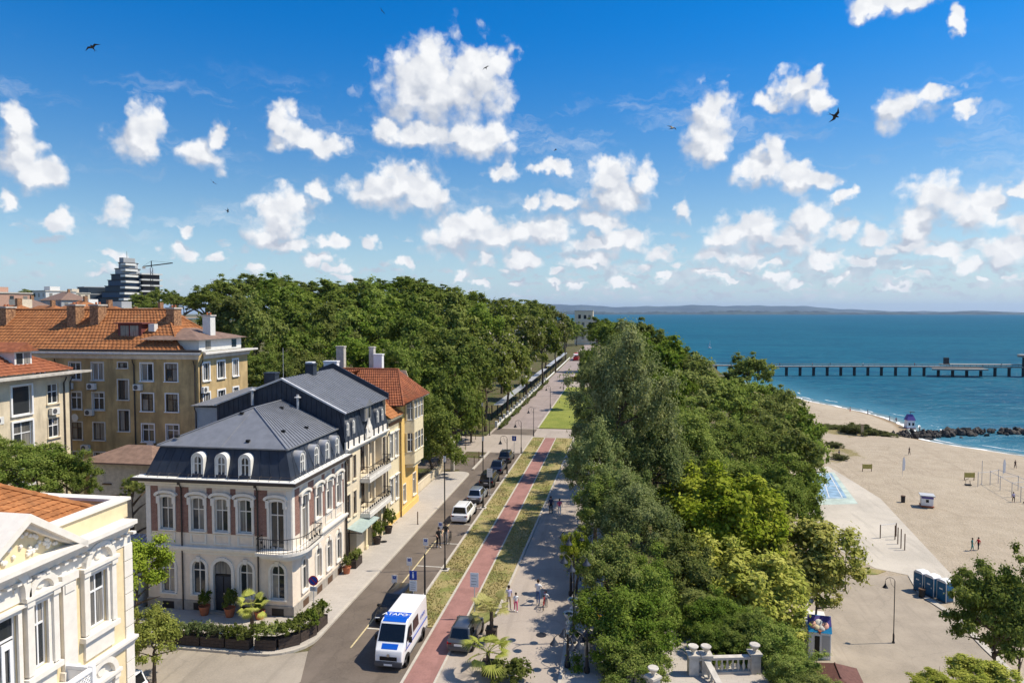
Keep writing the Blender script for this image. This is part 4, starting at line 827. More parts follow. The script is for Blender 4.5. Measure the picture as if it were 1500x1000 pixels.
pr = MB(V1); pr.box(0, 16.3, .05, .35, 11.17, 11.9); pr.M = None; pr.box(-8, 5.8, 7.95, 8.25, 10.9, 11.9); pr.build('parapet', M['yellow'], Y)
cp = MB(V1); cp.box(-.1, 16.4, -.05, .45, 11.9, 12.02); cp.M = None; cp.box(-8, 5.95, 7.85, 8.35, 11.905, 12.025); cp.build('coping', M['trim'], Y)
for i in range(13):
    z = .6 + .72*i + (.1 if i > 6 else 0)
    if z > 9.4: break
    MB(V1).box(15.92, 16.40, -.06, -.002, z, z+.68).build('quoin', M['trim'], Y)
for x in (12.85, 7.15):
    p_ = MB(V1); p_.box(x-.32, x+.32, -.16, -.002, 6.0, 9.7); p_.box(x-.4, x+.4, -.22, -.002, 9.7, 10.02); p_.box(x-.4, x+.4, -.22, -.002, 5.98, 6.3); p_.box(x-.32, x+.32, -.1, -.002, 0, 5.5)
    p_.box(x-.24, x+.24, -.2, -.15, 9.3, 9.62); p_.build('pilaster', M['trim'], Y)
def villa_window(x, z, w_, h, nm='window'):
    wo = window(Y, V1, x, z, w_, h, 'rect', 'white', ('trim', .18, .1, 'flat'), trans=.66, name=nm)
    s_ = MB()
    for sx in (-1, 1):
        s_.box(sx*(w_/2+.27)-.12, sx*(w_/2+.27)+.12, -.2, -.002, -.05, h+.1); s_.box(sx*(w_/2+.27)-.16, sx*(w_/2+.27)+.16, -.26, -.002, h+.1, h+.32)
    s_.box(-w_/2-.5, w_/2+.5, -.3, -.002, h+.32, h+.46); s_.box(-w_/2-.48, w_/2+.48, -.28, -.002, -.3, -.1); s_.box(-w_/2-.3, w_/2+.3, -.1, -.002, -1.1, -.3)
    a1 = arch_pts(w_+.7, h+.46+(w_+.7)/2, 12, h+.46); a2 = arch_pts(w_+.25, h+.46+(w_+.25)/2, 12, h+.46); s_.ring(a1, a2, -.26, -.002); s_.prism(a2, -.06, -.003)
    s_.lathe([(.02,-.12),(.2,-.12),(.22,-.06)], 10, (0,0,h+.75), 0, 'y')
    link('aedicule', s_.mesh('aedicule', M['trim']), wo); return wo
villa_window(14.4, 7.25, .95, 2.2); villa_window(14.4, 2.2, .95, 2.4)
for x in (11.6, 8.4): villa_window(x, 7.0, .6, 2.4)
fd = window(Y, V1, 10.0, 6.3, 1.25, 3.1, 'rect', 'white', ('trim', .16, .1, 'flat'), cols=2, trans=.74, sill=False, name='balcony_door')
for s in (-1, 1):
    lf = MB(); a1 = [(s*.3-.22,.1),(s*.3-.22,2.2),(s*.3+.22,2.2),(s*.3+.22,.1),(s*.3-.22,.1)]; a2 = [(s*.3-.1,.75),(s*.3-.1,1.95),(s*.3+.1,1.95),(s*.3+.1,.75),(s*.3-.1,.75)]; lf.ring(a1, a2, .05, .1); lf.box(s*.3-.1, s*.3+.1, .06, .09, .1, .75); link('door_leaf', lf.mesh('door_leaf', M['white']), fd)
s_ = MB(); a1 = arch_pts(2.1, 4.9, 14, 3.45); a2 = arch_pts(1.6, 4.6, 14, 3.45); s_.ring(a1, a2, -.26, -.002); s_.prism(a2, -.05, -.003)
for i in range(7): t_ = math.pi*(i+.5)/7; s_.box(-.05-.55*math.cos(t_), .05-.55*math.cos(t_), -.12, -.04, 3.75+.5*math.sin(t_), 3.9+.5*math.sin(t_))
link('lunette', s_.mesh('lunette', M['trim']), fd)
# pediment
pd = MB(V1); x0, xa, x1, zb, za = 8.2, 10.75, 13.3, 11.17, 12.95
pd.prism([(x0+.35,zb),(xa,za-.25),(x1-.35,zb)], -.1, .3); po = pd.build('pediment', M['yellow'], Y)
for s, xe in ((-1, x0), (1, x1)):
    rk = MB(V1); dx, dz = xa-xe, za-zb
    rk.add([(xe,-.62,zb),(xa,-.62,za),(xa,3.2,za+.02),(xe,1.4,zb),(xe,-.62,zb-.28),(xa,-.62,za-.3),(xa,3.2,za-.3),(xe,1.4,zb-.28)], [(0,1,2,3),(4,7,6,5),(0,4,5,1),(1,5,6,2),(2,6,7,3),(3,7,4,0)])
    rk.add([(xe+(.3 if s < 0 else -.3),-.4,zb+.0),(xa,-.4,za-.3),(xa,-.1,za-.3),(xe+(.3 if s < 0 else -.3),-.1,zb),(xe+(.5 if s < 0 else -.5),-.4,zb-.02),(xa,-.4,za-.5),(xa,-.1,za-.5),(xe+(.5 if s < 0 else -.5),-.1,zb-.02)], [(0,1,5,4),(4,5,6,7)])
    link('raking_cornice', rk.mesh('raking_cornice', M['trim']), po)
og = MB(V1); r3 = random.Random(3)
for i in range(46):
    u = r3.uniform(-1, 1); x = xa + u*1.55; zc = zb+.18 + r3.random()*max(.05, (1-abs(u))*1.05); og.lathe([(.01,-.2),(.07,-.18),(.09,-.12)], 5, (x, 0, zc), 0, 'y')
tag(link('relief_ornament', og.mesh('relief_ornament', M['trim']), po), kind='stuff')
# tiled roof, hipped
rx0, rx1, ry1, ze, zr = 5.35, -.2, 7.55, 11.6, 15.0
tile_slope(Y, [(rx0,-9,ze),(rx0,ry1,ze),(rx1,ry1-5.4,zr),(rx1,-9,zr)], 'tile_new', .34, .25)
tile_slope(Y, [(rx0,ry1,ze),(-7.5,ry1,ze),(rx1-.2,ry1-5.4,zr),(rx1,ry1-5.4,zr)], 'tile_new', .34, .25)
ridge_caps(Y, (rx0,ry1,ze+.08), (rx1,ry1-5.4,zr+.08), 'tile_new', .13, 'hip_tiles'); ridge_caps(Y, (rx1,ry1-5.4,zr+.08), (rx1,-9,zr+.08), 'tile_new', .13)
# balcony with a lattice balustrade
bl = MB(V1).box(7.3, 12.7, -1.3, -.01, 5.3, 5.55).build('balcony', M['trim'], Y)
lt = MB(V1)
for (xa_, xb_) in ((7.35,8.9),(9.1,10.9),(11.1,12.65)):
    n = int((xb_-xa_)/.16)
    for i in range(-5, n+1):
        for s in (1, -1):
            a, b = xa_+.16*i, xa_+.16*i+.8; za_, zb_ = (5.6, 6.4) if s > 0 else (6.4, 5.6)
            ta, tb = max(0, (xa_-a)/.8), min(1, (xb_-a)/.8)
            if tb - ta < .05: continue
            lt.tube([(a+.8*ta,-1.22,za_+(zb_-za_)*ta),(a+.8*tb,-1.22,za_+(zb_-za_)*tb)], .02, 4)
link('lattice', lt.mesh('lattice', M['white']), bl)
rl = MB(V1); rl.box(7.3,12.7,-1.3,-1.14,6.42,6.55); rl.box(12.56,12.7,-1.13,-.01,6.42,6.55); rl.box(12.57,12.69,-1.12,-.01,5.56,6.4)
for x in (7.37, 9.0, 11.0, 12.63): rl.box(x-.09, x+.09, -1.31, -1.13, 5.551, 6.62)
link('handrail', rl.mesh('handrail', M['white']), bl)

# ---------------------------------------------------------------- apartment blocks behind
def tiled_hip(parent, x0, x1, y0, y1, ze, zr, m='tile', inset=None, row=.5, colw=.42):
    w_, d_ = x1-x0, y1-y0; yc = (y0+y1)/2; i_ = d_/2 if inset is None else inset
    tile_slope(parent, [(x0,y0,ze),(x1,y0,ze),(x1-i_,yc,zr),(x0+i_,yc,zr)], m, row, colw); tile_slope(parent, [(x1,y0,ze),(x1,y1,ze),(x1-i_,yc+.01,zr),(x1-i_,yc-.01,zr)], m, row, colw)
    tile_slope(parent, [(x1,y1,ze),(x0,y1,ze),(x0+i_,yc,zr),(x1-i_,yc,zr)], m, row, colw); tile_slope(parent, [(x0,y1,ze),(x0,y0,ze),(x0+i_,yc-.01,zr),(x0+i_,yc+.01,zr)], m, row, colw)
    for p, q in (((x1,y0,ze),(x1-i_,yc,zr)), ((x1,y1,ze),(x1-i_,yc,zr)), ((x0+i_,yc,zr),(x1-i_,yc,zr))): ridge_caps(parent, (p[0],p[1],p[2]+.05), (q[0],q[1],q[2]+.05), m, .14)
def ac_unit(parent, fr, x, z):
    o = MB(); o.box(-.4,.4,-.36,-.06,0,.55); a = link('air_conditioner', o.mesh('air_conditioner', M['offwhite']), parent); a.matrix_local = fr @ Matrix.Translation((x, 0, z))
    f_ = MB(); f_.lathe([(.2,-.375),(.22,-.37),(.22,-.355)], 10, (-.1,0,.28), 0, 'y'); link('fan_grille', f_.mesh('fan_grille', M['plastic_grey']), a); f2 = MB(); f2.box(-.35,-.3,-.34,0,-.06,-.002); f2.box(.3,.35,-.34,0,-.06,-.002); link('bracket', f2.mesh('bracket', M['iron']), a)
A = thing('tan_apartment_block', (-50, 60, 0), 'stained tan apartment block with white windows and chimneyed orange roof', 'apartment block')
A0 = TR(-25, -4); A1 = TR(12.8, -4, 0, PI2)       # front local x = X + 75 ; side local x = Y - 56
rows = [(13.75,1.6),(11.0,1.6),(8.2,1.6),(5.45,1.6),(2.6,1.6)]
fx = [(4.0,1.15),(8.5,1.15),(13.0,1.15),(17.5,1.15),(21.6,1.15),(25.36,1.15),(27.69,1.15),(32.69,1.2),(35.14,1.2)]
stair = [(30.28,14.9,.95,.5),(30.28,12.0,1.05,1.8),(30.28,9.1,1.05,1.9),(30.28,6.2,1.05,1.0),(30.28,3.3,1.05,1.7)]
sx2 = [(1.15,.95),(3.5,1.15),(5.95,.9)]
mb = MB(A0); wall_holes(mb, 0, 37.8, 0, 16.2, [hole(x, z, w_, h) for x, w_ in fx for z, h in rows] + [hole(*s) for s in stair], .16)
mb.M = A1; wall_holes(mb, 0, 8.2, 0, 16.2, [hole(x, z, w_, h) for x, w_ in sx2 for z, h in rows], .16); mb.build('wall', M['tan'], A)
r4 = random.Random(11)
for x, w_ in fx:
    for z, h in rows[:4]:
        window(A, A0, x, z, w_, h, 'rect', 'white' if r4.random() < .6 else 'wood', ('white' if x > 32 else 'trim_grey', .1, .04), trans=r4.choice([.68, 0]), cols=2)
for s in stair: window(A, A0, s[0], s[1], s[2], s[3], 'rect', 'wood', ('trim_grey', .1, .04), trans=0, cols=2)
for x, w_ in sx2:
    for z, h in rows[:4]: window(A, A1, x, z, w_, h, 'rect', 'white', ('white', .14, .06), trans=0, cols=2)
for x, z in ((27.2,12.9),(24.8,12.9),(31.9,12.9),(26.9,10.5),(2.0+24.4,7.2)): ac_unit(A, A0, x, z)
ac_unit(A, A1, .6, 12.7); ac_unit(A, A1, 2.3, 9.9)
cn = MB(A0); moulding(cn, 0, 37.8, 15.75, [(-.05,0),(.12,0),(.25,.35),(.75,.45),(.75,.62),(-.05,.62)]); cn.M = A1; moulding(cn, 0.75, 8.2, 15.752, [(-.05,0),(.12,0),(.25,.35),(.75,.45),(.75,.618),(-.05,.618)]); cn.build('cornice', M['trim_grey'], A)
bd = MB(A0); moulding(bd, 0, 37.8, 5.0, [(-.02,0),(.12,0),(.12,.2),(-.02,.2)]); bd.build('string_course', M['trim_grey'], A)
for x in (31.45, 37.5, 23.5): pipe(A, A0, x, .1, 15.7, .08, .06)
pipe(A, A1, .25, .1, 15.7, .08, .06)
tiled_hip(A, -25.2, 11.2, -4.4, 4.4, 16.5, 20.2, 'tile', 4.2)
gv = MB(); gv.box(-25,13.3,-4.5,-4.2,16.37,16.62); gv.build('roof_base', M['gutter'], A)
def brick_chimney(parent, x, y, z0, z1, w_, d_, m='brickwork'):
    c_ = MB(); c_.box(x-w_/2, x+w_/2, y-d_/2, y+d_/2, z0, z1); o = c_.build('chimney', M[m], parent)
    k_ = MB(); k_.box(x-w_/2-.08, x+w_/2+.08, y-d_/2-.08, y+d_/2+.08, z1, z1+.14); link('chimney_cap', k_.mesh('chimney_cap', M['concrete']), o)
    for i in range(2): q = MB(); q.lathe([(.1,z1+.14),(.1,z1+.35),(.08,z1+.36)], 6, (x-w_/5+i*w_/2.5, y, 0)); link('chimney_pot', q.mesh('chimney_pot', M['terracotta']), o)
for x, y, z0, z1, w_ in ((-1.7,-1.4,17.4,20.6,.95), (.55,-1.2,17.4,20.6,.9), (8.4,-1.0,17.5,20.3,.8), (-9.4,-1.3,17.6,20.4,.9), (-15,-.8,17.6,20.6,.9)): brick_chimney(A, x, y, z0, z1, w_, 1.1)
brick_chimney(A, 11.6, -.4, 16.6, 19.6, .8, .8, 'offwhite')
dmr = MB(); dmr.box(4.0,6.4,-2.9,-.2,17.2,18.9); dmr.box(3.8,6.7,-3.15,-.1,18.9,19.02); do = dmr.build('roof_dormer', M['red_roof'], A)
for x in (4.7, 5.7): link('pane', MB().box(x-.42, x+.42, -2.93, -2.905, 17.75, 18.75).mesh('pane', M['glass']), do)
MB().box(6.9,7.5,-2.6,-2.1,18.2,18.9).build('roof_unit', M['offwhite'], A)
pt_ = MB(); pt_.box(7.4,12.5,-3.4,3.6,16.4,17.5); po = pt_.build('penthouse', M['offwhite'], A)
for q in (((6.9,-4.0,17.5),(13.0,-4.0,17.5),(9.6,-.6,18.5),(9.2,-.6,18.5)), ((13.0,-4.0,17.5),(13.0,4.0,17.5),(9.6,.4,18.5),(9.6,-.6,18.5)), ((13.0,4.0,17.5),(6.9,4.0,17.5),(9.2,.4,18.5),(9.6,.4,18.5))):
    mb = MB(); mb.add(list(q), [(0,1,2,3)]); mb.build('penthouse_roof', M['brown_roof'], A)
for x, y in ((8.1,-3.41),(9.3,-3.41)): link('pane', MB().box(x-.4, x+.4, y-.02, y, 16.6, 17.35).mesh('pane', M['glass']), po)
for y in (-2.0, 2.3): link('pane', MB().box(12.5, 12.53, y-.4, y+.4, 16.6, 17.35).mesh('pane', M['glass']), po)
for x, z in ((.6,10.3),(8.2,8.0)):
    dsh = MB(TR(x-.0,-4.3,z)); dsh.lathe([(.02,-.02),(.3,-.1),(.36,-.16)], 12, (0,0,0), 0, 'y'); dsh.tube([(0,-.1,0),(0,.3,-.1)], .02, 4); dsh.build('satellite_dish', M['offwhite'], A, smooth=True)

E_ = thing('pale_apartment_block', (-52, 38, 0), 'pale yellow apartment block with glazed white loggias at left edge', 'apartment block')
E1 = TR(6, -14, 0, PI2)         # local x = Y - 24
er = [(12.0,2.25),(9.2,2.25),(6.4,2.25),(3.6,2.25)]; er2 = [(12.5,1.6),(9.7,1.6),(6.9,1.6),(4.1,1.6)]
eb = [(22.5,1.75),(17.0,1.75),(11,1.75)]; es = [(25.5,1.1),(19.8,1.1),(14,1.1)]
mb = MB(E1); wall_holes(mb, 0, 27.4, 0, 14.7, [hole(x, z, w_, h) for x, w_ in eb for z, h in er] + [hole(x, z, w_, h) for x, w_ in es for z, h in er2], .16); mb.M = None; mb.add([(6,13.4,0),(-5,13.4,0),(-5,13.4,14.7),(6,13.4,14.7)], [(0,1,2,3)]); mb.build('wall', M['pale'], E_)
for x, w_ in eb:
    for z, h in er[:3]: window(E_, E1, x, z, w_, h, 'rect', 'white', ('white', .14, .12), cols=1 if z > 11 else 2, trans=0 if z > 11 else .6)
for x, w_ in es:
    for z, h in er2[:3]: window(E_, E1, x, z, w_, h, 'rect', 'white', ('pale', .1, .05), cols=2, trans=r4.choice([0,.6]))
ac_unit(E_, E1, 25.4, 11.6); ac_unit(E_, E1, 20.2, 11.6); pipe(E_, E1, 26.6, .1, 14.6, .08, .06); pipe(E_, E1, 27.25, .1, 14.6, .08, .05)
cn = MB(E1); moulding(cn, 0, 27.4, 14.55, [(-.05,0),(.1,0),(.2,.2),(1.1,.32),(1.1,.5),(-.05,.5)]); cn.build('eaves', M['concrete'], E_)
hip0 = [(6.6,-14),(6.6,13.6),(-6.5,13.6)]
tile_slope(E_, [(6.4,-14,15.15),(6.4,13.2,15.15),(.4,7.4,18.4),(.4,-14,18.4)], 'tile_red', .5, .42); tile_slope(E_, [(6.4,13.2,15.15),(-5.6,13.2,15.15),(.38,7.4,18.4),(.4,7.4,18.4)], 'tile_red', .5, .42); ridge_caps(E_, (6.4,13.2,15.2), (.4,7.4,18.45), 'tile_red', .15)
for y in (9.6, 2.0):
    dm_ = MB(); dm_.box(2.4,5.2,y-.8,y+.8,15.6,17.0); o = dm_.build('roof_dormer', M['offwhite'], E_); rr = MB(); rr.prism([(y-1.1,16.9),(y,17.6),(y+1.1,16.9)], 1.6, 5.6, 'x'); link('dormer_roof', rr.mesh('dormer_roof', M['tile_red']), o)
    for s in (-.35, .35): link('pane', MB().box(5.2,5.22,y+s-.28,y+s+.28,15.9,16.75).mesh('pane', M['glass']), o)
brick_chimney(E_, 2.0, 5.5, 16.5, 19.6, .8, .9, 'offwhite')
SH = thing('garden_shed', (-40.6, 52, 0), 'small plastered outbuilding with shallow brown roof behind the mansard house', 'outbuilding')
mb = MB(TR(-2.6,-2)); wall_holes(mb, 0, 5.6, 0, 7.7, [hole(1.6,5.9,.5,1.1)], .12); mb.M = None; mb.box(-2.598,3.0,-1.99,2,0,7.69); mb.build('wall', M['concrete'], SH); window(SH, TR(-2.6,-2), 1.6, 5.9, .5, 1.1, 'rect', 'wood', None, cols=1, trans=0)
mb = MB(); mb.add([(-3.2,-2.6,7.75),(3.6,-2.6,7.75),(3.6,2.6,7.75),(-3.2,2.6,7.75),(-.6,0,8.75),(1.6,0,8.75),(-3.2,-2.6,7.62),(3.6,-2.6,7.62),(3.6,2.6,7.62),(-3.2,2.6,7.62)], [(0,1,5,4),(1,2,5),(2,3,4,5),(3,0,4),(0,6,7,1),(1,7,8,2),(3,9,6,0),(6,9,8,7)]); mb.build('roof', M['brown_roof'], SH)
LS = thing('low_outhouse', (-36.4, 40.0, 0), 'low outhouse with weathered grey sheet roof next to mansard house', 'outhouse'); MB().box(-4,4.6,-1.6,2.2,0,3.4).build('wall', M['concrete'], LS)
mb = MB(); mb.add([(-4.3,-2,3.4),(4.9,-2,3.4),(4.9,2.6,4.5),(-4.3,2.6,4.5)], [(0,1,2,3)])
for i in range(24): mb.tube([(-4.2+.39*i,-2,3.44),(-4.2+.39*i,2.6,4.54)], .05, 4)
mb.build('roof', M['zinc'], LS)

# ---------------------------------------------------------------- vegetation
def leaf_mat(k, ca, cb, cc=None, trans=.38, orand=.5):
    m = bpy.data.materials.new(k); m.use_nodes = True; t = NT(m.node_tree); t.N.clear()
    tint = t.n('ShaderNodeAttribute', attribute_name='tint').outputs['Fac']; oi = t.n('ShaderNodeObjectInfo').outputs['Random']
    c = t.mix(tint, ca, cb)
    if cc: c = t.mix(t.mr(tint, .955, .96, 0, 1), c, cc)
    hsv = t.n('ShaderNodeHueSaturation', inp={'Hue': t.m('MULTIPLY_ADD', oi, -.035, .517), 'Saturation': t.m('MULTIPLY_ADD', oi, -.2, 1.08), 'Value': t.m('MULTIPLY_ADD', t.m('FRACT', t.m('MULTIPLY', oi, 7.31)), orand, 1.12-orand/2), 'Color': c}).outputs[0]
    d = t.n('ShaderNodeBsdfDiffuse', inp={0: hsv}); tr = t.n('ShaderNodeBsdfTranslucent', inp={0: t.mix(.35, hsv, (.20,.26,.02))})
    s1 = t.n('ShaderNodeMixShader', inp={0: trans}); t.L.new(d.outputs[0], s1.inputs[1]); t.L.new(tr.outputs[0], s1.inputs[2])
    t.L.new(s1.outputs[0], t.n('ShaderNodeOutputMaterial').inputs[0]); M[k] = m
leaf_mat('leaf_map', (.22,.26,.035), (.46,.45,.09)); leaf_mat('leaf_elm', (.125,.180,.034), (.28,.315,.08)); leaf_mat('leaf_pop', (.12,.16,.05), (.27,.30,.12))
leaf_mat('leaf_oak', (.095,.14,.024), (.22,.25,.055)); leaf_mat('leaf_che', (.12,.15,.03), (.25,.26,.07), (.52,.48,.38)); leaf_mat('leaf_ball', (.17,.22,.03), (.32,.36,.06)); leaf_mat('leaf_shrub', (.09,.12,.025), (.19,.21,.05), (.46,.43,.34))
leaf_mat('leaf_palm', (.26,.28,.06), (.52,.49,.16)); leaf_mat('leaf_dune', (.07,.085,.03), (.15,.155,.06)); leaf_mat('leaf_flower', (.25,.22,.02), (.45,.20,.02)); leaf_mat('leaf_pale', (.11,.14,.05), (.22,.24,.12))
def leaves(nm, cent, norm, size, tint, m, seed, elong=1.5):
    """many small pointed leaf quads"""
    r_ = np.random.default_rng(seed); n = len(cent)
    a = r_.normal(size=(n, 3)); norm = norm/np.linalg.norm(norm, axis=1)[:, None]
    u = np.cross(norm, a); u /= np.linalg.norm(u, axis=1)[:, None]; v = np.cross(norm, u)
    s = (size*r_.uniform(.65, 1.35, n))[:, None]
    V = np.stack([cent - u*s*elong*.5, cent + v*s*.42 - u*s*.05, cent + u*s*elong*.5 + norm*s*.12, cent - v*s*.42 - u*s*.05], 1).reshape(-1, 3)
    me = bpy.data.meshes.new(nm); me.vertices.add(4*n); me.vertices.foreach_set('co', V.astype(np.float32).ravel())
    me.loops.add(4*n); me.loops.foreach_set('vertex_index', np.arange(4*n, dtype=np.int32)); me.polygons.add(n); me.polygons.foreach_set('loop_start', np.arange(0, 4*n, 4, dtype=np.int32)); me.polygons.foreach_set('loop_total', np.full(n, 4, np.int32))
    at = me.attributes.new('tint', 'FLOAT', 'POINT'); at.data.foreach_set('value', np.repeat(np.clip(tint, 0, 1), 4).astype(np.float32)); me.materials.append(M[m]); me.update(); return me
def crown(nm, seed, R0, Rz, nclump, per, leaf, m, rc=(.16,.30), fill=.5, upright=0., lump=.22, flowers=0.):
    """a crown of radius R0 and half height Rz about the origin, made of leaf clumps carried at the branch ends"""
    r_ = np.random.default_rng(seed); C = []; Nn = []; Tn = []
    ph = r_.uniform(0, 6.28, 6)
    for i in range(nclump):
        d = r_.normal(size=3); d /= np.linalg.norm(d)
        if d[2] < -.55: d[2] *= -.6
        a = math.atan2(d[1], d[0]); lum = 1 + lump*(math.sin(2*a+ph[0]+2*d[2]) + .6*math.sin(3*a+ph[1]-3*d[2]) + .5*math.sin(5*a+ph[2]+4*d[2]))
        rad = r_.uniform(fill, 1.)**.6*lum; taper = 1 - .35*max(0, d[2])*upright
        c = np.array([d[0]*R0*rad*taper, d[1]*R0*rad*taper, d[2]*Rz*rad]); cr = R0*r_.uniform(*rc)*(1.15-.3*rad)
        k = int(per*r_.uniform(.6, 1.4)); q = r_.normal(size=(k, 3)); q /= np.linalg.norm(q, axis=1)[:, None]; rr = np.minimum(np.abs(r_.normal(0, .62, k)) + .08, 1.75)
        off = q*rr[:, None]*cr; off[:, 2] *= .72 + .5*upright
        C.append(c+off); Nn.append(q*.8 + d*.5 + np.array([0, 0, .55]) + r_.normal(size=(k, 3))*.62)
        base = r_.uniform(.1, .75); tt = np.clip(base + r_.normal(size=k)*.24, 0, .94)
        if flowers: tt[(r_.random(k) < flowers) & (q[:, 2] > .2)] = 1.
        Tn.append(tt)
    return leaves(nm, np.concatenate(C), np.concatenate(Nn), leaf, np.concatenate(Tn), m, seed+1)
def trunk_mesh(seed, hc, R0, Rz, r0=.22):
    """tapered trunk from the ground to inside the crown with limbs; crown centre at height hc"""
    r_ = random.Random(seed); mb = MB(); top = hc + Rz*.35
    path = [(0, 0, -.6)] + [(r_.uniform(-.12, .12)*i, r_.uniform(-.12, .12)*i, top*i/5) for i in range(1, 6)]; rad = [r0*1.35, r0*1.0, r0*.85, r0*.68, r0*.45, r0*.18]; mb.tube(path, rad, 7)
    for k in range(9):
        z = hc*r_.uniform(.55, 1.0); a = k*2.4 + r_.uniform(-.4, .4); L_ = R0*r_.uniform(.5, .85); up = Rz*r_.uniform(.1, .6)
        b = (0, 0, z); mb.tube([b, (math.cos(a)*L_*.45, math.sin(a)*L_*.45, z+up*.55), (math.cos(a)*L_, math.sin(a)*L_, z+up)], [r0*.42, r0*.26, r0*.06], 5)
    return mb.mesh('trunk', M['bark'], True)
# crown prototypes at two distances: a few shapes of each kind, all later copies share their meshes
R0c, Rzc = 4.0, 4.0
SPEC = {'map': ('leaf_map', .21, 0., .26), 'elm': ('leaf_elm', .15, .1, .24), 'pop': ('leaf_pop', .13, .5, .26), 'oak': ('leaf_oak', .19, 0., .24), 'che': ('leaf_che', .20, .2, .16)}
CR = {}
for i, (sp, (lm, ls, upr, lump)) in enumerate(SPEC.items()):
    CR[sp, 'near'] = [crown('crown', 100+i*10+j, R0c, Rzc, 150, 290 if sp != 'pop' else 340, ls, lm, (.11,.25), .40, upr, lump) for j in range(2)]
    CR[sp, 'far'] = [crown('crown', 500+i*10+j, R0c, Rzc, 110, 115, ls*1.6, lm, (.13,.26), .42, upr, lump, .10 if sp == 'che' else 0) for j in range(3)]
TK = [trunk_mesh(s, 5., R0c, 1.0) for s in (1, 2, 3)]
tr_ = random.Random(21)
def tree(sp, x, y, z0, zc, rx, rz, label, group=None, name=None, far=None, fixed=None):
    far = (y > 88) if far is None else far
    o = thing(name or {'map': 'maple_tree', 'elm': 'elm_tree', 'pop': 'poplar_tree', 'oak': 'oak_tree', 'che': 'chestnut_tree'}[sp], (x, y, z0-.05), label, 'tree', group, 0)
    rot = tr_.uniform(0, 6.28) if fixed is None else fixed
    c = link('crown', tr_.choice(CR[sp, 'far' if far else 'near']), o, (0, 0, zc-z0), rot); c.scale = (rx/R0c, rx/R0c*tr_.uniform(.9, 1.1), rz/Rzc)
    hh_ = max(1.2, zc-z0); t_ = link('trunk', tr_.choice(TK), o, (0, 0, 0), tr_.uniform(0, 6)); k_ = hh_/5.; t_.scale = (max(.45, min(1.3, rx/R0c)), max(.45, min(1.3, rx/R0c)), k_)
    return o
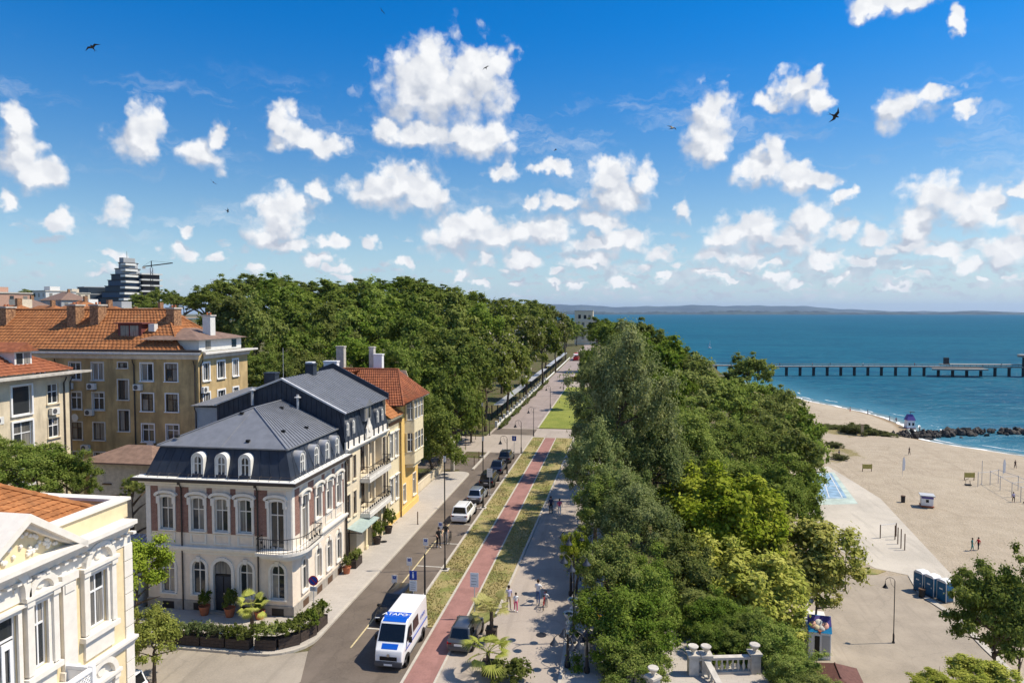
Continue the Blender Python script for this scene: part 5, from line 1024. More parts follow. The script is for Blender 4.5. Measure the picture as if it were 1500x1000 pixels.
TREES_R = [('elm',0.1,39.0,-0.0,1.6,2.64,2.73),
('elm',1.0,37.0,-0.0,0.4,2.17,1.87),
('elm',-0.5,44.0,-0.0,2.9,2.28,2.77),
('elm',1.8,44.0,-0.0,1.6,2.46,2.75),
('pop',1.3,50.0,-0.0,4.7,3.07,3.12),
('map',-2.8,48.0,-0.0,2.8,0.98,1.85),
('map',8.5,60.0,-4.9,1.6,4.93,4.6),
('oak',4.5,48.0,-0.2,1.4,2.66,2.98),
('map',14.0,62.0,-10.7,-2.1,5.38,4.7),
('map',8.6,52.0,-5.2,-1.3,4.56,3.71),
('map',18.3,66.0,-11.5,-4.9,2.29,2.61),
('oak',12.1,58.0,-9.4,-6.4,3.29,2.91),
('oak',4.9,46.0,-0.1,-1.3,2.15,2.55),
('pop',-1.8,57.0,-0.0,7.3,2.94,3.71),
('pop',0.2,62.0,-0.0,11.8,4.55,6.34),
('pop',3.4,62.0,-0.2,5.7,3.98,4.53),
('pop',-0.2,54.0,-0.0,4.7,2.9,3.02),
('elm',6.5,70.0,-2.2,6.8,3.79,3.9),
('elm',7.9,70.0,-3.5,1.3,3.92,3.37),
('elm',13.5,72.0,-9.0,1.7,4.31,3.76),
('elm',17.3,74.0,-11.2,-0.1,3.73,4.19),
('elm',13.5,85.0,-7.1,3.3,4.71,4.05),
('elm',19.3,90.0,-10.6,2.4,4.94,4.67),
('elm',23.3,92.0,-11.5,0.4,3.52,5.18),
('oak',22.3,86.0,-11.5,-2.9,1.88,3.63),
('oak',4.3,78.0,-0.5,9.0,3.79,4.37),
('elm',10.6,105.0,-3.1,7.4,5.36,5.03),
('elm',15.6,105.0,-6.7,5.5,4.84,4.49),
('elm',21.5,110.0,-10.0,3.8,5.03,4.67),
('elm',27.4,118.0,-11.5,1.6,4.51,4.43),
('oak',29.4,115.0,-11.5,-0.1,3.34,4.31),
('oak',6.6,125.0,-0.4,9.8,5.25,5.42),
('oak',11.9,130.0,-2.3,8.8,4.83,3.98),
('elm',18.1,130.0,-5.9,5.5,4.56,3.22),
('elm',25.0,135.0,-9.4,4.0,4.7,3.31),
('oak',32.3,145.0,-11.2,1.2,3.96,3.54),
('pop',0.9,95.0,-0.0,14.1,4.28,3.5),
('oak',3.8,160.0,-0.0,14.0,4.94,4.02),
('oak',9.0,165.0,-0.1,11.4,4.31,3.81),
('oak',-1.8,170.0,-0.0,13.6,4.48,4.29),
('oak',13.5,170.0,-0.8,9.2,3.47,2.93),
('oak',16.9,165.0,-2.2,7.0,3.36,2.36),
('oak',27.3,150.0,-9.0,7.3,4.25,3.68),
('oak',23.6,150.0,-7.0,5.1,3.03,1.99),
('oak',-5.8,230.0,-0.0,14.3,4.77,3.58),
('oak',0.5,230.0,-0.0,14.6,4.32,2.89),
('oak',-6.2,200.0,-0.0,13.1,3.02,3.12),
('oak',8.0,200.0,-0.0,14.1,2.99,2.5),
('pop',-3.0,82.0,-0.0,11.6,2.02,3.61),
('pop',-2.7,70.0,-0.0,8.2,1.6,3.43),
('oak',-6.3,140.0,-0.0,10.1,1.86,3.01),
('oak',26.3,52.0,-11.5,-1.1,2.66,3.5),
('map',22.5,46.0,-11.5,-2.9,1.83,1.18),
('oak',29.7,55.0,-11.5,-2.7,1.93,3.97),
('map',19.4,44.0,-11.5,-2.6,1.38,0.73),
('elm',10.8,49.0,-7.9,-5.2,2.14,1.61),
('elm',8.5,47.0,-4.2,-2.7,1.96,1.45),
('pop',-1.0,66.0,0,7.5,2.7,3.8),
('pop',-1.2,74.5,0,7.0,2.7,4.0),
('pop',-1.3,84.0,0,7.0,2.9,4.0),
('pop',-1.5,95.0,0,6.5,2.9,4.0),
('elm',-0.9,53.0,0,5.2,2.1,2.6)]
TREES_L = [('oak',-22.4,80.0,-0.0,4.8,3.47,5.05),
('elm',-21.7,90.0,-0.0,6.8,3.53,5.82),
('elm',-23.9,98.0,-0.0,11.6,5.27,5.93),
('elm',-27.8,95.0,-0.0,8.9,4.21,5.79),
('oak',-22.3,102.0,-0.0,4.5,2.59,4.93),
('che',-21.9,112.0,-0.0,9.9,4.35,6.28),
('che',-21.1,130.0,-0.0,10.4,4.51,5.95),
('che',-20.8,155.0,-0.0,12.0,4.76,6.45),
('che',-20.4,185.0,-0.0,12.6,4.6,6.57),
('che',-20.5,225.0,-0.0,13.2,4.28,6.19),
('che',-21.5,280.0,-0.0,12.7,3.99,6.04),
('elm',-36.0,115.0,-0.0,14.9,5.67,6.43),
('oak',-44.1,120.0,-0.0,15.9,5.36,5.53),
('oak',-32.5,125.0,-0.0,15.8,6.11,6.3),
('elm',-29.1,140.0,-0.0,15.3,6.11,6.3),
('che',-28.3,165.0,-0.0,15.3,6.04,6.56),
('oak',-26.1,200.0,-0.0,16.4,5.75,5.93),
('oak',-25.2,240.0,-0.0,16.9,5.03,5.19),
('elm',-50.3,90.0,-0.0,15.8,4.14,5.69),
('elm',-46.1,92.0,-0.0,13.8,4.2,4.81),
('oak',-44.5,100.0,-0.0,15.5,4.52,5.18),
('oak',-66.5,110.0,-0.0,18.5,5.08,5.24),
('elm',-64.2,120.0,-0.0,20.3,6.09,5.66),
('oak',-62.1,130.0,-0.0,19.6,5.9,5.41),
('oak',-57.0,135.0,-0.0,20.3,6.07,5.57),
('elm',-51.4,140.0,-0.0,20.7,6.25,5.44),
('oak',-47.0,150.0,-0.0,21.4,6.63,5.78),
('oak',-43.3,160.0,-0.0,20.8,6.25,5.65),
('oak',-41.1,180.0,-0.0,19.8,6.12,5.05),
('oak',-37.3,200.0,-0.0,19.0,5.79,4.38),
('oak',-34.7,230.0,-0.0,18.8,6.18,4.56),
('oak',-97.6,150.0,-0.0,22.4,4.65,3.83),
('oak',-116.7,170.0,-0.0,22.2,3.88,2.91),
('oak',-97.5,160.0,-0.0,24.7,5.25,4.06),
('oak',-96.7,170.0,-0.0,25.8,5.54,3.93),
('oak',-94.1,180.0,-0.0,26.7,5.47,3.57),
('oak',-90.7,190.0,-0.0,25.8,5.74,2.96),
('oak',-82.2,190.0,-0.0,25.6,5.7,2.94),
('oak',-77.7,200.0,-0.0,26.9,5.56,3.07),
('oak',-69.0,200.0,-0.0,26.9,5.92,2.85),
('oak',-60.4,200.0,-0.0,27.0,5.49,3.24),
('oak',-55.6,210.0,-0.0,25.4,5.73,3.38),
('oak',-46.8,215.0,-0.0,23.5,5.21,2.79),
('oak',-42.8,250.0,-0.0,22.5,6.02,2.98),
('oak',-36.5,280.0,-0.0,22.0,5.89,2.76),
('oak',-31.1,290.0,-0.0,20.9,4.42,2.57),
('elm',-29.2,90.0,-0.0,12.2,3.12,4.13),
('oak',-33.8,92.0,-0.0,13.0,3.48,3.3),
('elm',-45.6,85.0,-0.0,12.0,3.47,3.13),
('oak',-41.2,86.0,-0.0,11.9,3.48,2.87),
('elm',-38.7,94.0,-0.0,13.3,3.76,3.69),
('oak',-49.0,85.0,-0.0,11.9,2.44,3.15),
('oak',-24.9,92.0,-0.0,7.3,3.17,4.2),
('oak',-29.2,108.0,-0.0,13.0,4.23,4.91),
('elm',-44.2,130.0,-0.0,18.2,5.14,5.3),
('elm',-23.6,108.0,-0.0,10.3,3.47,4.56),
('oak',-56.1,112.0,-0.0,17.3,4.53,4.68),
('elm',-47.2,118.0,-0.0,17.1,4.71,4.86)]
TREES_F = [('elm',-38.9,40.0,-0.0,9.3,2.57,2.16),
('elm',-37.6,42.0,-0.0,8.4,1.6,1.92),
('elm',-45.2,44.0,-0.0,9.3,1.48,1.48),
('oak',-289.6,300.0,-0.0,27.8,7.76,3.67),
('oak',-298.7,320.0,-0.0,27.6,5.49,3.19),
('oak',-179.7,235.0,-0.0,23.9,4.44,3.05),
('oak',-176.8,240.0,-0.0,25.0,4.01,3.88),
('oak',-159.8,225.0,-0.0,24.7,3.28,3.14),
('oak',-161.9,215.0,-0.0,21.2,4.5,2.32),
('elm',-33.8,43.0,-0.0,7.7,0.76,0.86)]
KIND = {'map': 'bright yellow-green maple', 'elm': 'olive-green elm-like tree', 'pop': 'grey-green tall poplar', 'oak': 'dark green broadleaf tree', 'che': 'rounded chestnut with pale flower candles'}
WOOD_R = {}; WOOD_L = {}
def place(sp, x, y):
    if x > 20 and y < 58: return 'at the lower right corner beside the plaza'
    if y < 47: return 'behind the slanting stone balustrade'
    if y < 66: return 'on the near bank above the kiosk'
    if y < 100: return 'in the middle of the wooded bank'
    return 'at the far end of the bank'
ORD = ['first','second','third','fourth','fifth','sixth','seventh','eighth','ninth','tenth','eleventh','twelfth','thirteenth','fourteenth','fifteenth','sixteenth','seventeenth','eighteenth','nineteenth','twentieth'] + ['%s%s' % (t_, u_) for t_ in ('twenty-', 'thirty-') for u_ in ('first','second','third','fourth','fifth','sixth','seventh','eighth','ninth')]
def ordered(trees, where):
    groups = {}
    for a in trees: groups.setdefault((a[0], where(*a[:3])), []).append(a)
    for (sp, wh), g_ in groups.items():
        g_.sort(key=lambda a: a[1]/a[2])
        for k_, a in enumerate(g_):
            n_ = '' if len(g_) == 1 else ('leftmost of two ' if k_ == 0 else 'rightmost of two ') if len(g_) == 2 else ORD[k_] + ' from left '
            tree(*a, n_ + KIND[sp] + ' ' + wh, 'trees ' + wh)
ordered(TREES_R, lambda *a: place(*a))
def place_l(sp, x, y):
    if sp == 'che': return 'along the garden walk pergola'
    if y < 96: return 'at the near edge of the park wood'
    if y < 145: return 'in the middle of the park wood'
    return 'on the skyline of the park wood'
ordered(TREES_L, lambda *a: place_l(*a))
FL = ['leafy green tree in front of the pale apartment block', 'smaller olive tree at the right of the tree before the pale block', 'green tree at left edge before the pale apartment block', 'round dark tree among the far left roofs, left of two', 'round dark tree among the far left roofs, right of two', 'dark tree right of the stepped tower on the skyline', 'dark tree below the crane on the skyline', 'dark tree between the crane and the park wood', 'low tree right below the stepped tower', 'small dark tree behind the yellow villa beside the outbuilding']
for a, lab in zip(TREES_F, FL): tree(*a, lab)
# trees at the far end of the walk and shrubs at the stairs
for i, (x, y, zc, r_) in enumerate(((-27,345,9,6),(-29,385,9,6.5),(-24.5,405,8,5))):
    tree('oak', x, y, 0, zc, r_, r_*1.05, ORD[i] + ' dark tree from the viewer left before the far hall', 'trees before the far hall', far=True)
for i, (x, y, r_) in enumerate(((5.6,40.6,1.5),(7.2,41.2,1.7),(8.9,40.2,1.8),(6.4,43.0,1.9),(9.6,42.8,2.0),(5.2,45,1.6),(9.4,37.4,1.6),(9.6,35.2,1.7))):
    sh_ = thing('garden_shrub', (x, y, ground_z(x, y)-.1), ORD[i] + ' leafy shrub from left behind the urn balustrade' if i < 6 else ['leafy shrub at the right end of the urn balustrade, farther', 'leafy shrub at the right end of the urn balustrade, nearer'][i-6], 'shrub', 'shrubs behind the urn balustrade')
    c = link('foliage', CR['elm', 'near'][i % 2], sh_, (0, 0, r_*.5), i); c.scale = (r_/4, r_/4, r_/4*.9)
# street trees by the mansard house
BALL = crown('crown', 900, 2., 2.2, 70, 230, .12, 'leaf_ball', (.18,.3), .45, .2, .15)
def ball_tree(x, y, z0, zc, rx, rz, lab):
    o = thing('street_tree', (x, y, z0), lab, 'tree'); c = link('crown', BALL, o, (0, 0, zc-z0), x); c.scale = (rx/2, rx/2, rz/2.2)
    t_ = link('trunk', TK[0], o, (0, 0, 0)); t_.scale = (.45, .45, (zc-z0)/5.); return o
ball_tree(-27.6, 35.2, 0, 5.0, 1.75, 2.0, 'tall ball-crowned street tree in front of the mansard house door'); ball_tree(-24.6, 32.6, 0, 2.6, 1.3, 1.7, 'low bushy street tree at the side street beside a white car')
# loose tufts of grass on the verges and the lawn
def tufts(name, polys, n, h, m, label, z=.05, seed=40):
    r_ = np.random.default_rng(seed); C = []
    for x0, x1, y0, y1, share in polys:
        k_ = int(n*share); y = y0 + (y1-y0)*r_.random(k_)**1.5; x = x0 + (x1-x0)*r_.random(k_)
        keep = (np.sin(x*2.1+y*.9) + np.sin(y*.37+x) + r_.normal(0, .9, k_)) > -.4; C.append(np.stack([x[keep], y[keep], np.full(keep.sum(), z+h*.35)], 1))
    C = np.concatenate(C); nn = r_.normal(size=C.shape); nn[:, 2] *= .35
    return tag(link(name, leaves(name, C, nn, h, r_.random(len(C)), m, seed, 1.6)), label, 'grass', kind='stuff')
leaf_mat('leaf_dry', (.26,.24,.08), (.46,.39,.18)); leaf_mat('leaf_lawn', (.19,.23,.04), (.33,.34,.09))
tufts('verge_grass', [(-13.28,-11.55,41.4,107,.5), (-9.55,-7.7,44,107,.5)], 13000, .09, 'leaf_dry', 'dry tufted grass growing on the verges')

# ---------------------------------------------------------------- vehicles
def bevelled(mb, name, m, w_=.05, seg=2, ang=25):
    me = mb.mesh(name, m); bm = bmesh.new(); bm.from_mesh(me); bmesh.ops.remove_doubles(bm, verts=bm.verts, dist=.0005)
    es = [e for e in bm.edges if len(e.link_faces) == 2 and e.calc_face_angle(0) > R(ang)]
    bmesh.ops.bevel(bm, geom=es, offset=w_, segments=seg, profile=.6, affect='EDGES', clamp_overlap=True)
    for f in bm.faces: f.smooth = True
    bm.to_mesh(me); bm.free()
    try: me.set_sharp_from_angle(angle=R(50))
    except Exception: pass
    return me
def loft(mb, secs, mi=0):
    n = len(secs[0]); vs = [p for s in secs for p in s]
    fs = [(i*n+k, i*n+(k+1) % n, (i+1)*n+(k+1) % n, (i+1)*n+k) for i in range(len(secs)-1) for k in range(n)]
    mb.add(vs, fs + [tuple(range(n))[::-1], tuple(range((len(secs)-1)*n, len(secs)*n))], mi)
def wheel(parent, x, y, r_, w_, steel='chrome'):
    t = MB(); t.lathe([(r_*.62,-w_/2),(r_*.92,-w_/2),(r_,-w_*.35),(r_,w_*.35),(r_*.92,w_/2),(r_*.62,w_/2)], 18, (0,0,0), 0, 'x')
    o = link('wheel', t.mesh('wheel', M['rubber'], True), parent, (x, y, r_)); s = 1 if x > 0 else -1
    q = MB(); q.lathe([(.01,s*w_*.42),(r_*.2,s*w_*.46),(r_*.58,s*w_*.40),(r_*.62,s*w_*.5)], 14, (0,0,0), 0, 'x'); link('rim', q.mesh('rim', M[steel], True), o)
    return o
def car(label, loc, rz, body='p_white', L_=4.3, W_=1.6, H_=1.6, style='suv', group='parked cars'):
    o = thing('parked_car', loc, label, 'car', group, rz); w_ = W_/2; zb = H_*.60; gl = H_*.13
    rear = {'suv': 0, 'hatch': .02, 'sedan': .16}[style]
    def sec(y, k, zt, zl=gl): return [(-w_*.86*k, y, zl), (-w_*k, y, zl+.18), (-w_*k, y, zt-.16), (-w_*.92*k, y, zt), (w_*.92*k, y, zt), (w_*k, y, zt-.16), (w_*k, y, zl+.18), (w_*.86*k, y, zl)]
    h = L_/2; mb = MB(); loft(mb, [sec(-h, .86, zb*.86, gl+.12), sec(-h+.12, .96, zb*.97), sec(-h+.7, 1., zb), sec(.1, 1., zb*.985), sec(h*.45, 1., zb*.96), sec(h-.5, .97, zb*.86), sec(h-.1, .88, zb*.74), sec(h, .76, zb*.62, gl+.12)])
    link('body', bevelled(mb, 'body', M[body], .05), o)
    yb0, yb1, yt0, yt1 = -h+.12+rear*L_, h*.52, -h+.42+rear*L_*1.35, h*.10; wb, wt, zt = w_*.90, w_*.72, H_
    if style == 'suv': yt0 = -h+.30
    mb = MB(); mb.add([(-wb,yb0,zb-.06),(wb,yb0,zb-.06),(wb,yb1,zb-.08),(-wb,yb1,zb-.08),(-wt,yt0,zt),(wt,yt0,zt),(wt,yt1,zt-.03),(-wt,yt1,zt-.03)], [(0,3,2,1),(4,5,6,7),(0,1,5,4),(1,2,6,5),(2,3,7,6),(3,0,4,7)])
    link('cabin', bevelled(mb, 'cabin', M[body], .06, 2), o)
    def pane(nm, a, b, c, d, u0, u1, v0, v1, nrm):
        a, b, c, d = map(Vector, (a, b, c, d)); f = lambda u, v: a.lerp(b, u).lerp(d.lerp(c, u), v) + Vector(nrm)*.012
        q = MB(); pts = [f(u0, v0), f(u1, v0), f(u1-(u1-u0)*.02, v1), f(u0+(u1-u0)*.02, v1)]; q.add(pts + [p - Vector(nrm)*.01 for p in pts], [(0,1,2,3),(4,5,6,7)]); link(nm, q.mesh(nm, M['carglass']), o)
    A_, B_, C_, D_ = (-wb,yb0,zb-.06), (wb,yb0,zb-.06), (wb,yb1,zb-.08), (-wb,yb1,zb-.08); E2, F2, G2, H2 = (-wt,yt0,zt), (wt,yt0,zt), (wt,yt1,zt-.03), (-wt,yt1,zt-.03)
    pane('rear_window', A_, B_, F2, E2, .08, .92, .14, .9, (0,-1,.25)); pane('windscreen', C_, D_, H2, G2, .05, .95, .12, .93, (0,.6,.8))
    for a, b in ((.06,.24),(.27,.52),(.55,.86)):
        pane('side_window', B_, C_, G2, F2, a, b, .16, .86, (1,0,.3)); pane('side_window', D_, A_, E2, H2, 1-b, 1-a, .16, .86, (-1,0,.3))
    r_ = H_*.205
    for y in (-h*.60, h*.62):
        for s in (-1, 1):
            q = MB(); q.lathe([(r_*1.14,-.02),(r_*1.14,.02)], 16, (s*(w_-.012), y, r_), 0, 'x'); link('wheel_arch', q.mesh('wheel_arch', M['black']), o); wheel(o, s*(w_-.07), y, r_, .2)
    for s in (-1, 1):
        q = MB(); q.box(s*w_*.72-.15, s*w_*.72+.15, -h+.0, -h+.14, zb*.70, zb*.86); link('tail_lamp', bevelled(q, 'tail_lamp', M['lamp_red'], .02), o)
        q = MB(); q.box(s*w_*.62-.15, s*w_*.62+.15, h-.22, h-.02, zb*.56, zb*.70); link('headlamp', bevelled(q, 'headlamp', M['lamp_clear'], .02), o)
        q = MB(); q.box(s*(w_+.02)-.07, s*(w_+.02)+.07, h*.42, h*.50, zb-.02, zb+.13); link('wing_mirror', bevelled(q, 'wing_mirror', M[body], .02), o)
    q = MB(); q.box(-w_*.8, w_*.8, -h-.03, -h+.1, gl+.08, gl+.34); link('rear_bumper', bevelled(q, 'rear_bumper', M['plastic_grey' if body != 'p_white' else 'p_white'], .03), o)
    q = MB(); q.box(-.24, .24, -h-.045, -h-.031, gl+.36, gl+.47); link('number_plate', q.mesh('number_plate', M['white']), o)
    q = MB(); q.box(-w_*.55, w_*.55, h-.06, h+.02, gl+.22, gl+.4); link('grille', q.mesh('grille', M['black']), o)
    for s in (-1, 1): q = MB(); q.tube([(s*wt*.86, yt0+.15, zt+.03), (s*wt*.86, yt1-.1, zt+.02)], .02, 5); link('roof_rail', q.mesh('roof_rail', M['chrome' if body in ('p_white','p_silver') else 'black']), o)
    return o
car('white SUV parked behind the two standing cyclists', (-14.75, 64.4, 0), 0, 'p_white', 4.5, 1.72, 1.6, 'suv'); car('silver hatchback parked in front of the white SUV', (-14.75, 70.8, 0), 0, 'p_silver', 4.1, 1.6, 1.45, 'hatch')
car('black SUV parked ahead of the silver hatchback', (-14.75, 77.6, 0), 0, 'p_black', 4.5, 1.72, 1.62, 'suv'); car('dark blue car parked second from the far end of the row', (-14.85, 83.9, 0), 0, 'p_navy', 4.3, 1.65, 1.45, 'sedan'); car('dark car at the far end of the parked row', (-14.8, 90.1, 0), 0, 'p_dark', 4.3, 1.65, 1.55, 'hatch')
car('black estate car parked right behind the white van', (-14.55, 42.9, 0), math.pi, 'p_black', 4.2, 1.6, 1.45, 'hatch'); car('dark grey hatchback parked on the pavement beside the palms', (-9.05, 40.0, 0.02), -.03, 'p_graphite', 3.9, 1.5, 1.42, 'hatch')
car('white car half hidden by the yellow villa at the side street', (-26.1, 30.6, .004), PI2, 'p_white', 4.3, 1.7, 1.55, 'suv')
def build_van():
    o = thing('delivery_van', (-12.55, 38.2, 0), 'white panel van with blue front panel and blue side stripes', 'van', None, math.pi)    # front towards local +y
    w_ = .87; prof = [(-2.45,.32),(-2.5,.6),(-2.46,2.30),(-2.38,2.40),(1.05,2.42),(1.42,2.34),(2.02,1.42),(2.38,1.12),(2.46,.86),(2.48,.42),(2.36,.30)]
    mb = MB(); secs = []
    for x, k, dz in ((-1.0,.0,0),(1.0,0,0)): pass
    for s in (-1, 1): pass
    n = len(prof)
    def ins(p, x):      # walls lean in slightly towards the roof
        return x*(1 - .10*max(0, p[1]-1.2)/1.2) * (1 - .12*max(0, p[0]-1.9)/.6)
    vs = [(ins(p, -w_), p[0], p[1]) for p in prof] + [(ins(p, w_), p[0], p[1]) for p in prof]
    mb.add(vs, [tuple(range(n))[::-1], tuple(range(n, 2*n))] + [(i, (i+1) % n, (i+1) % n + n, i+n) for i in range(n)])
    link('body', bevelled(mb, 'body', M['p_white'], .07, 3, 28), o)
    def front(nm, t0, t1, i, x0, x1, m, off=.014, j=None):
        a, b = Vector((0, *prof[i])), Vector((0, *prof[(i if j is None else j-1)+1])); d = (b-a); nrm = Vector((0, -d.z, d.y)).normalized(); nrm = nrm if nrm.y + nrm.z > 0 else -nrm
        q = MB(); p0, p1 = a + d*t0, a + d*t1; k0, k1 = ins((p0.y, p0.z), 1), ins((p1.y, p1.z), 1)
        pts = [Vector((x0*k0, p0.y, p0.z)), Vector((x1*k0, p0.y, p0.z)), Vector((x1*k1, p1.y, p1.z)), Vector((x0*k1, p1.y, p1.z))]
        q.add([p + nrm*off for p in pts] + [p + nrm*.002 for p in pts], [(0,1,2,3),(0,4,5,1),(1,5,6,2),(2,6,7,3),(3,7,4,0)]); return link(nm, q.mesh(nm, M[m]), o)
    front('windscreen', .10, .95, 5, -.78, .78, 'carglass'); front('header_panel', .02, .98, 4, -.76, .76, 'p_blue', .012); rp = MB(); rp.box(-.74, .74, .35, 1.06, 2.425, 2.437); link('roof_panel', rp.mesh('roof_panel', M['p_blue']), o)
    front('bonnet_panel', .12, .8, 6, -.5, .5, 'p_blue', .012)
    tx = link('lettering', text_mesh('ATAPO', .46, 'white'), o); a, b = Vector((0,1.05,2.42)), Vector((0,1.42,2.34))
    tx.location = (.16, .68, 2.446); tx.rotation_euler = (0, 0, R(180))
    t2 = link('lettering', text_mesh('clima', .16, 'white'), o); t2.location = (-.55, .62, 2.446); t2.rotation_euler = (0, 0, R(180))
    g_ = MB(); g_.box(-.5,.5,2.44,2.50,.62,.84); link('grille', bevelled(g_, 'grille', M['black'], .02), o); g_ = MB(); g_.box(-.8,.8,2.36,2.53,.28,.58); link('front_bumper', bevelled(g_, 'front_bumper', M['plastic_grey'], .06), o)
    g_ = MB(); g_.lathe([(.01,.0),(.09,.0),(.09,.02)], 10, (0,2.49,.92), 0, 'y'); link('badge', g_.mesh('badge', M['chrome']), o); link('number_plate', MB().box(-.24,.24,2.53,2.54,.36,.46).mesh('number_plate', M['white']), o)
    for s in (-1, 1):
        q = MB(); q.add([(s*.50,2.44,.92),(s*.79,2.30,.92),(s*.80,2.12,1.25),(s*.62,2.36,1.12),(s*.50,2.40,.90),(s*.76,2.2,.9),(s*.76,2.05,1.22),(s*.6,2.3,1.1)], [(0,1,2,3),(4,5,6,7),(0,1,5,4),(1,2,6,5),(2,3,7,6),(3,0,4,7)]); link('headlamp', bevelled(q, 'headlamp', M['lamp_clear'], .015), o)
        q = MB(); k1 = .93
        q.add([(s*(w_*.985+.012),1.75,1.38),(s*(w_*.985+.012),.75,1.38),(s*(w_*.93+.012),.75,2.05),(s*(w_*.93+.012),1.32,2.05)], [(0,1,2,3)]); link('side_window', q.mesh('side_window', M['carglass']), o)
        q = MB(); q.add([(s*(w_*.985+.012),.45,1.40),(s*(w_*.985+.012),-.55,1.40),(s*(w_*.93+.012),-.55,2.05),(s*(w_*.93+.012),.45,2.05)], [(0,1,2,3)]); link('side_window', q.mesh('side_window', M['carglass']), o)
        q = MB(); q.box(s*(w_+.004)-.008, s*(w_+.004)+.008, -2.3, 1.9, 1.02, 1.10); link('side_stripe', q.mesh('side_stripe', M['p_blue']), o)
        st = link('lettering', text_mesh('ATAPO', .3, 'p_blue'), o); st.location = (s*(w_*.965+.012), -1.45, 1.55); st.rotation_euler = (R(90), 0, s*PI2)
        q = MB(); q.box(s*(w_+.13)-.1, s*(w_+.13)+.1, 1.50, 1.62, 1.30, 1.62); link('wing_mirror', bevelled(q, 'wing_mirror', M['black'], .03), o)
        q = MB(); q.box(s*(w_+.006)-.01, s*(w_+.006)+.01, -2.3, 2.2, .42, .52); link('rub_strip', q.mesh('rub_strip', M['plastic_grey']), o)
        for y in (-1.45, 1.65):
            q = MB(); q.lathe([(.40,-.02),(.40,.02)], 16, (s*(w_-.008), y, .35), 0, 'x'); link('wheel_arch', q.mesh('wheel_arch', M['black']), o); wheel(o, s*(w_-.07), y, .34, .2)
    return o
build_van()

# ---------------------------------------------------------------- lamps and signs
def bell_lamp(loc, label, h=4.4, rz=0, group='bell lamps'):
    o = thing('street_lamp', loc, label, 'street lamp', group, rz)
    p = MB(); p.lathe([(.13,0),(.13,.12),(.09,.16),(.085,.8),(.06,.9),(.045,1.0),(.04,h)], 8); link('pole', p.mesh('pole', M['iron'], True), o)
    a = MB(); a.tube([(0,0,h-.35)] + [(-.42+.42*math.cos(R(t)), 0, h-.05+.36*math.sin(R(t))) for t in range(0, 181, 20)] + [(-.84,0,h-.3)], .025, 6); a.tube([(0,0,h-.7),(-.3,0,h-.35),(-.45,0,h+.25)], .015, 5); link('arm', a.mesh('arm', M['iron'], True), o)
    s = MB(); s.lathe([(.05,h-.28),(.08,h-.42),(.16,h-.55),(.24,h-.68),(.26,h-.70)], 10, (-.84,0,0)); link('lamp_shade', s.mesh('lamp_shade', M['iron'], True), o); b = MB(); b.lathe([(.02,h-.78),(.12,h-.74),(.15,h-.68)], 8, (-.84,0,0)); link('bulb', b.mesh('bulb', M['lamp_clear'], True), o); return o
bell_lamp((-13.42, 82.2, .1), 'bell lamp on the verge beside the dark parked cars'); bell_lamp((-13.42, 94.5, .1), 'bell lamp on the verge next to the blue parking sign'); bell_lamp((-13.42, 108.8, .0), 'bell lamp at the near corner of the lawn'); bell_lamp((-13.9, 141, .0), 'bell lamp halfway along the lawn edge'); bell_lamp((-20.6, 108.5, .0), 'bell lamp at the start of the pergola'); bell_lamp((-13.9, 175, .0), 'bell lamp at the far end of the lawn')
bell_lamp((26.13, 68.69, ZB), 'tall bell lamp in the middle of the beach plaza', 6.0, 0, 'beach lamps'); bell_lamp((25.56, 80.9, ZB), 'tall bell lamp at the back edge of the beach plaza', 6.0, 0, 'beach lamps')
def mast(loc, label, h):
    o = thing('light_mast', loc, label, 'street light', 'street light masts'); p = MB(); p.lathe([(.2,0),(.2,.1),(.08,.16),(.07,.9),(.05,1.0),(.045,h)], 8); link('pole', p.mesh('pole', M['iron'], True), o)
    a = MB(); a.tube([(0,0,h-.1),(.12,0,h+.12),(.35,.02,h+.18)], .03, 5); link('arm', a.mesh('arm', M['iron'], True), o); q = MB(); q.box(-.09,.09,-.08,.08,h-.45,h-.02); link('luminaire', q.mesh('luminaire', M['zinc']), o); MB().box(-.32,.32,-.32,.32,-.02,.06).build('footing', M['concrete'], o); return o
mast((-13.16, 50.7, .05), 'tall dark light mast standing beside the parking bays', 8.9); mast((-13.5, 67.5, .05), 'dark light mast beside the white SUV', 7.35); mast((-18.5, 92, .1), 'light mast at the junction behind the parked cars', 7.4)
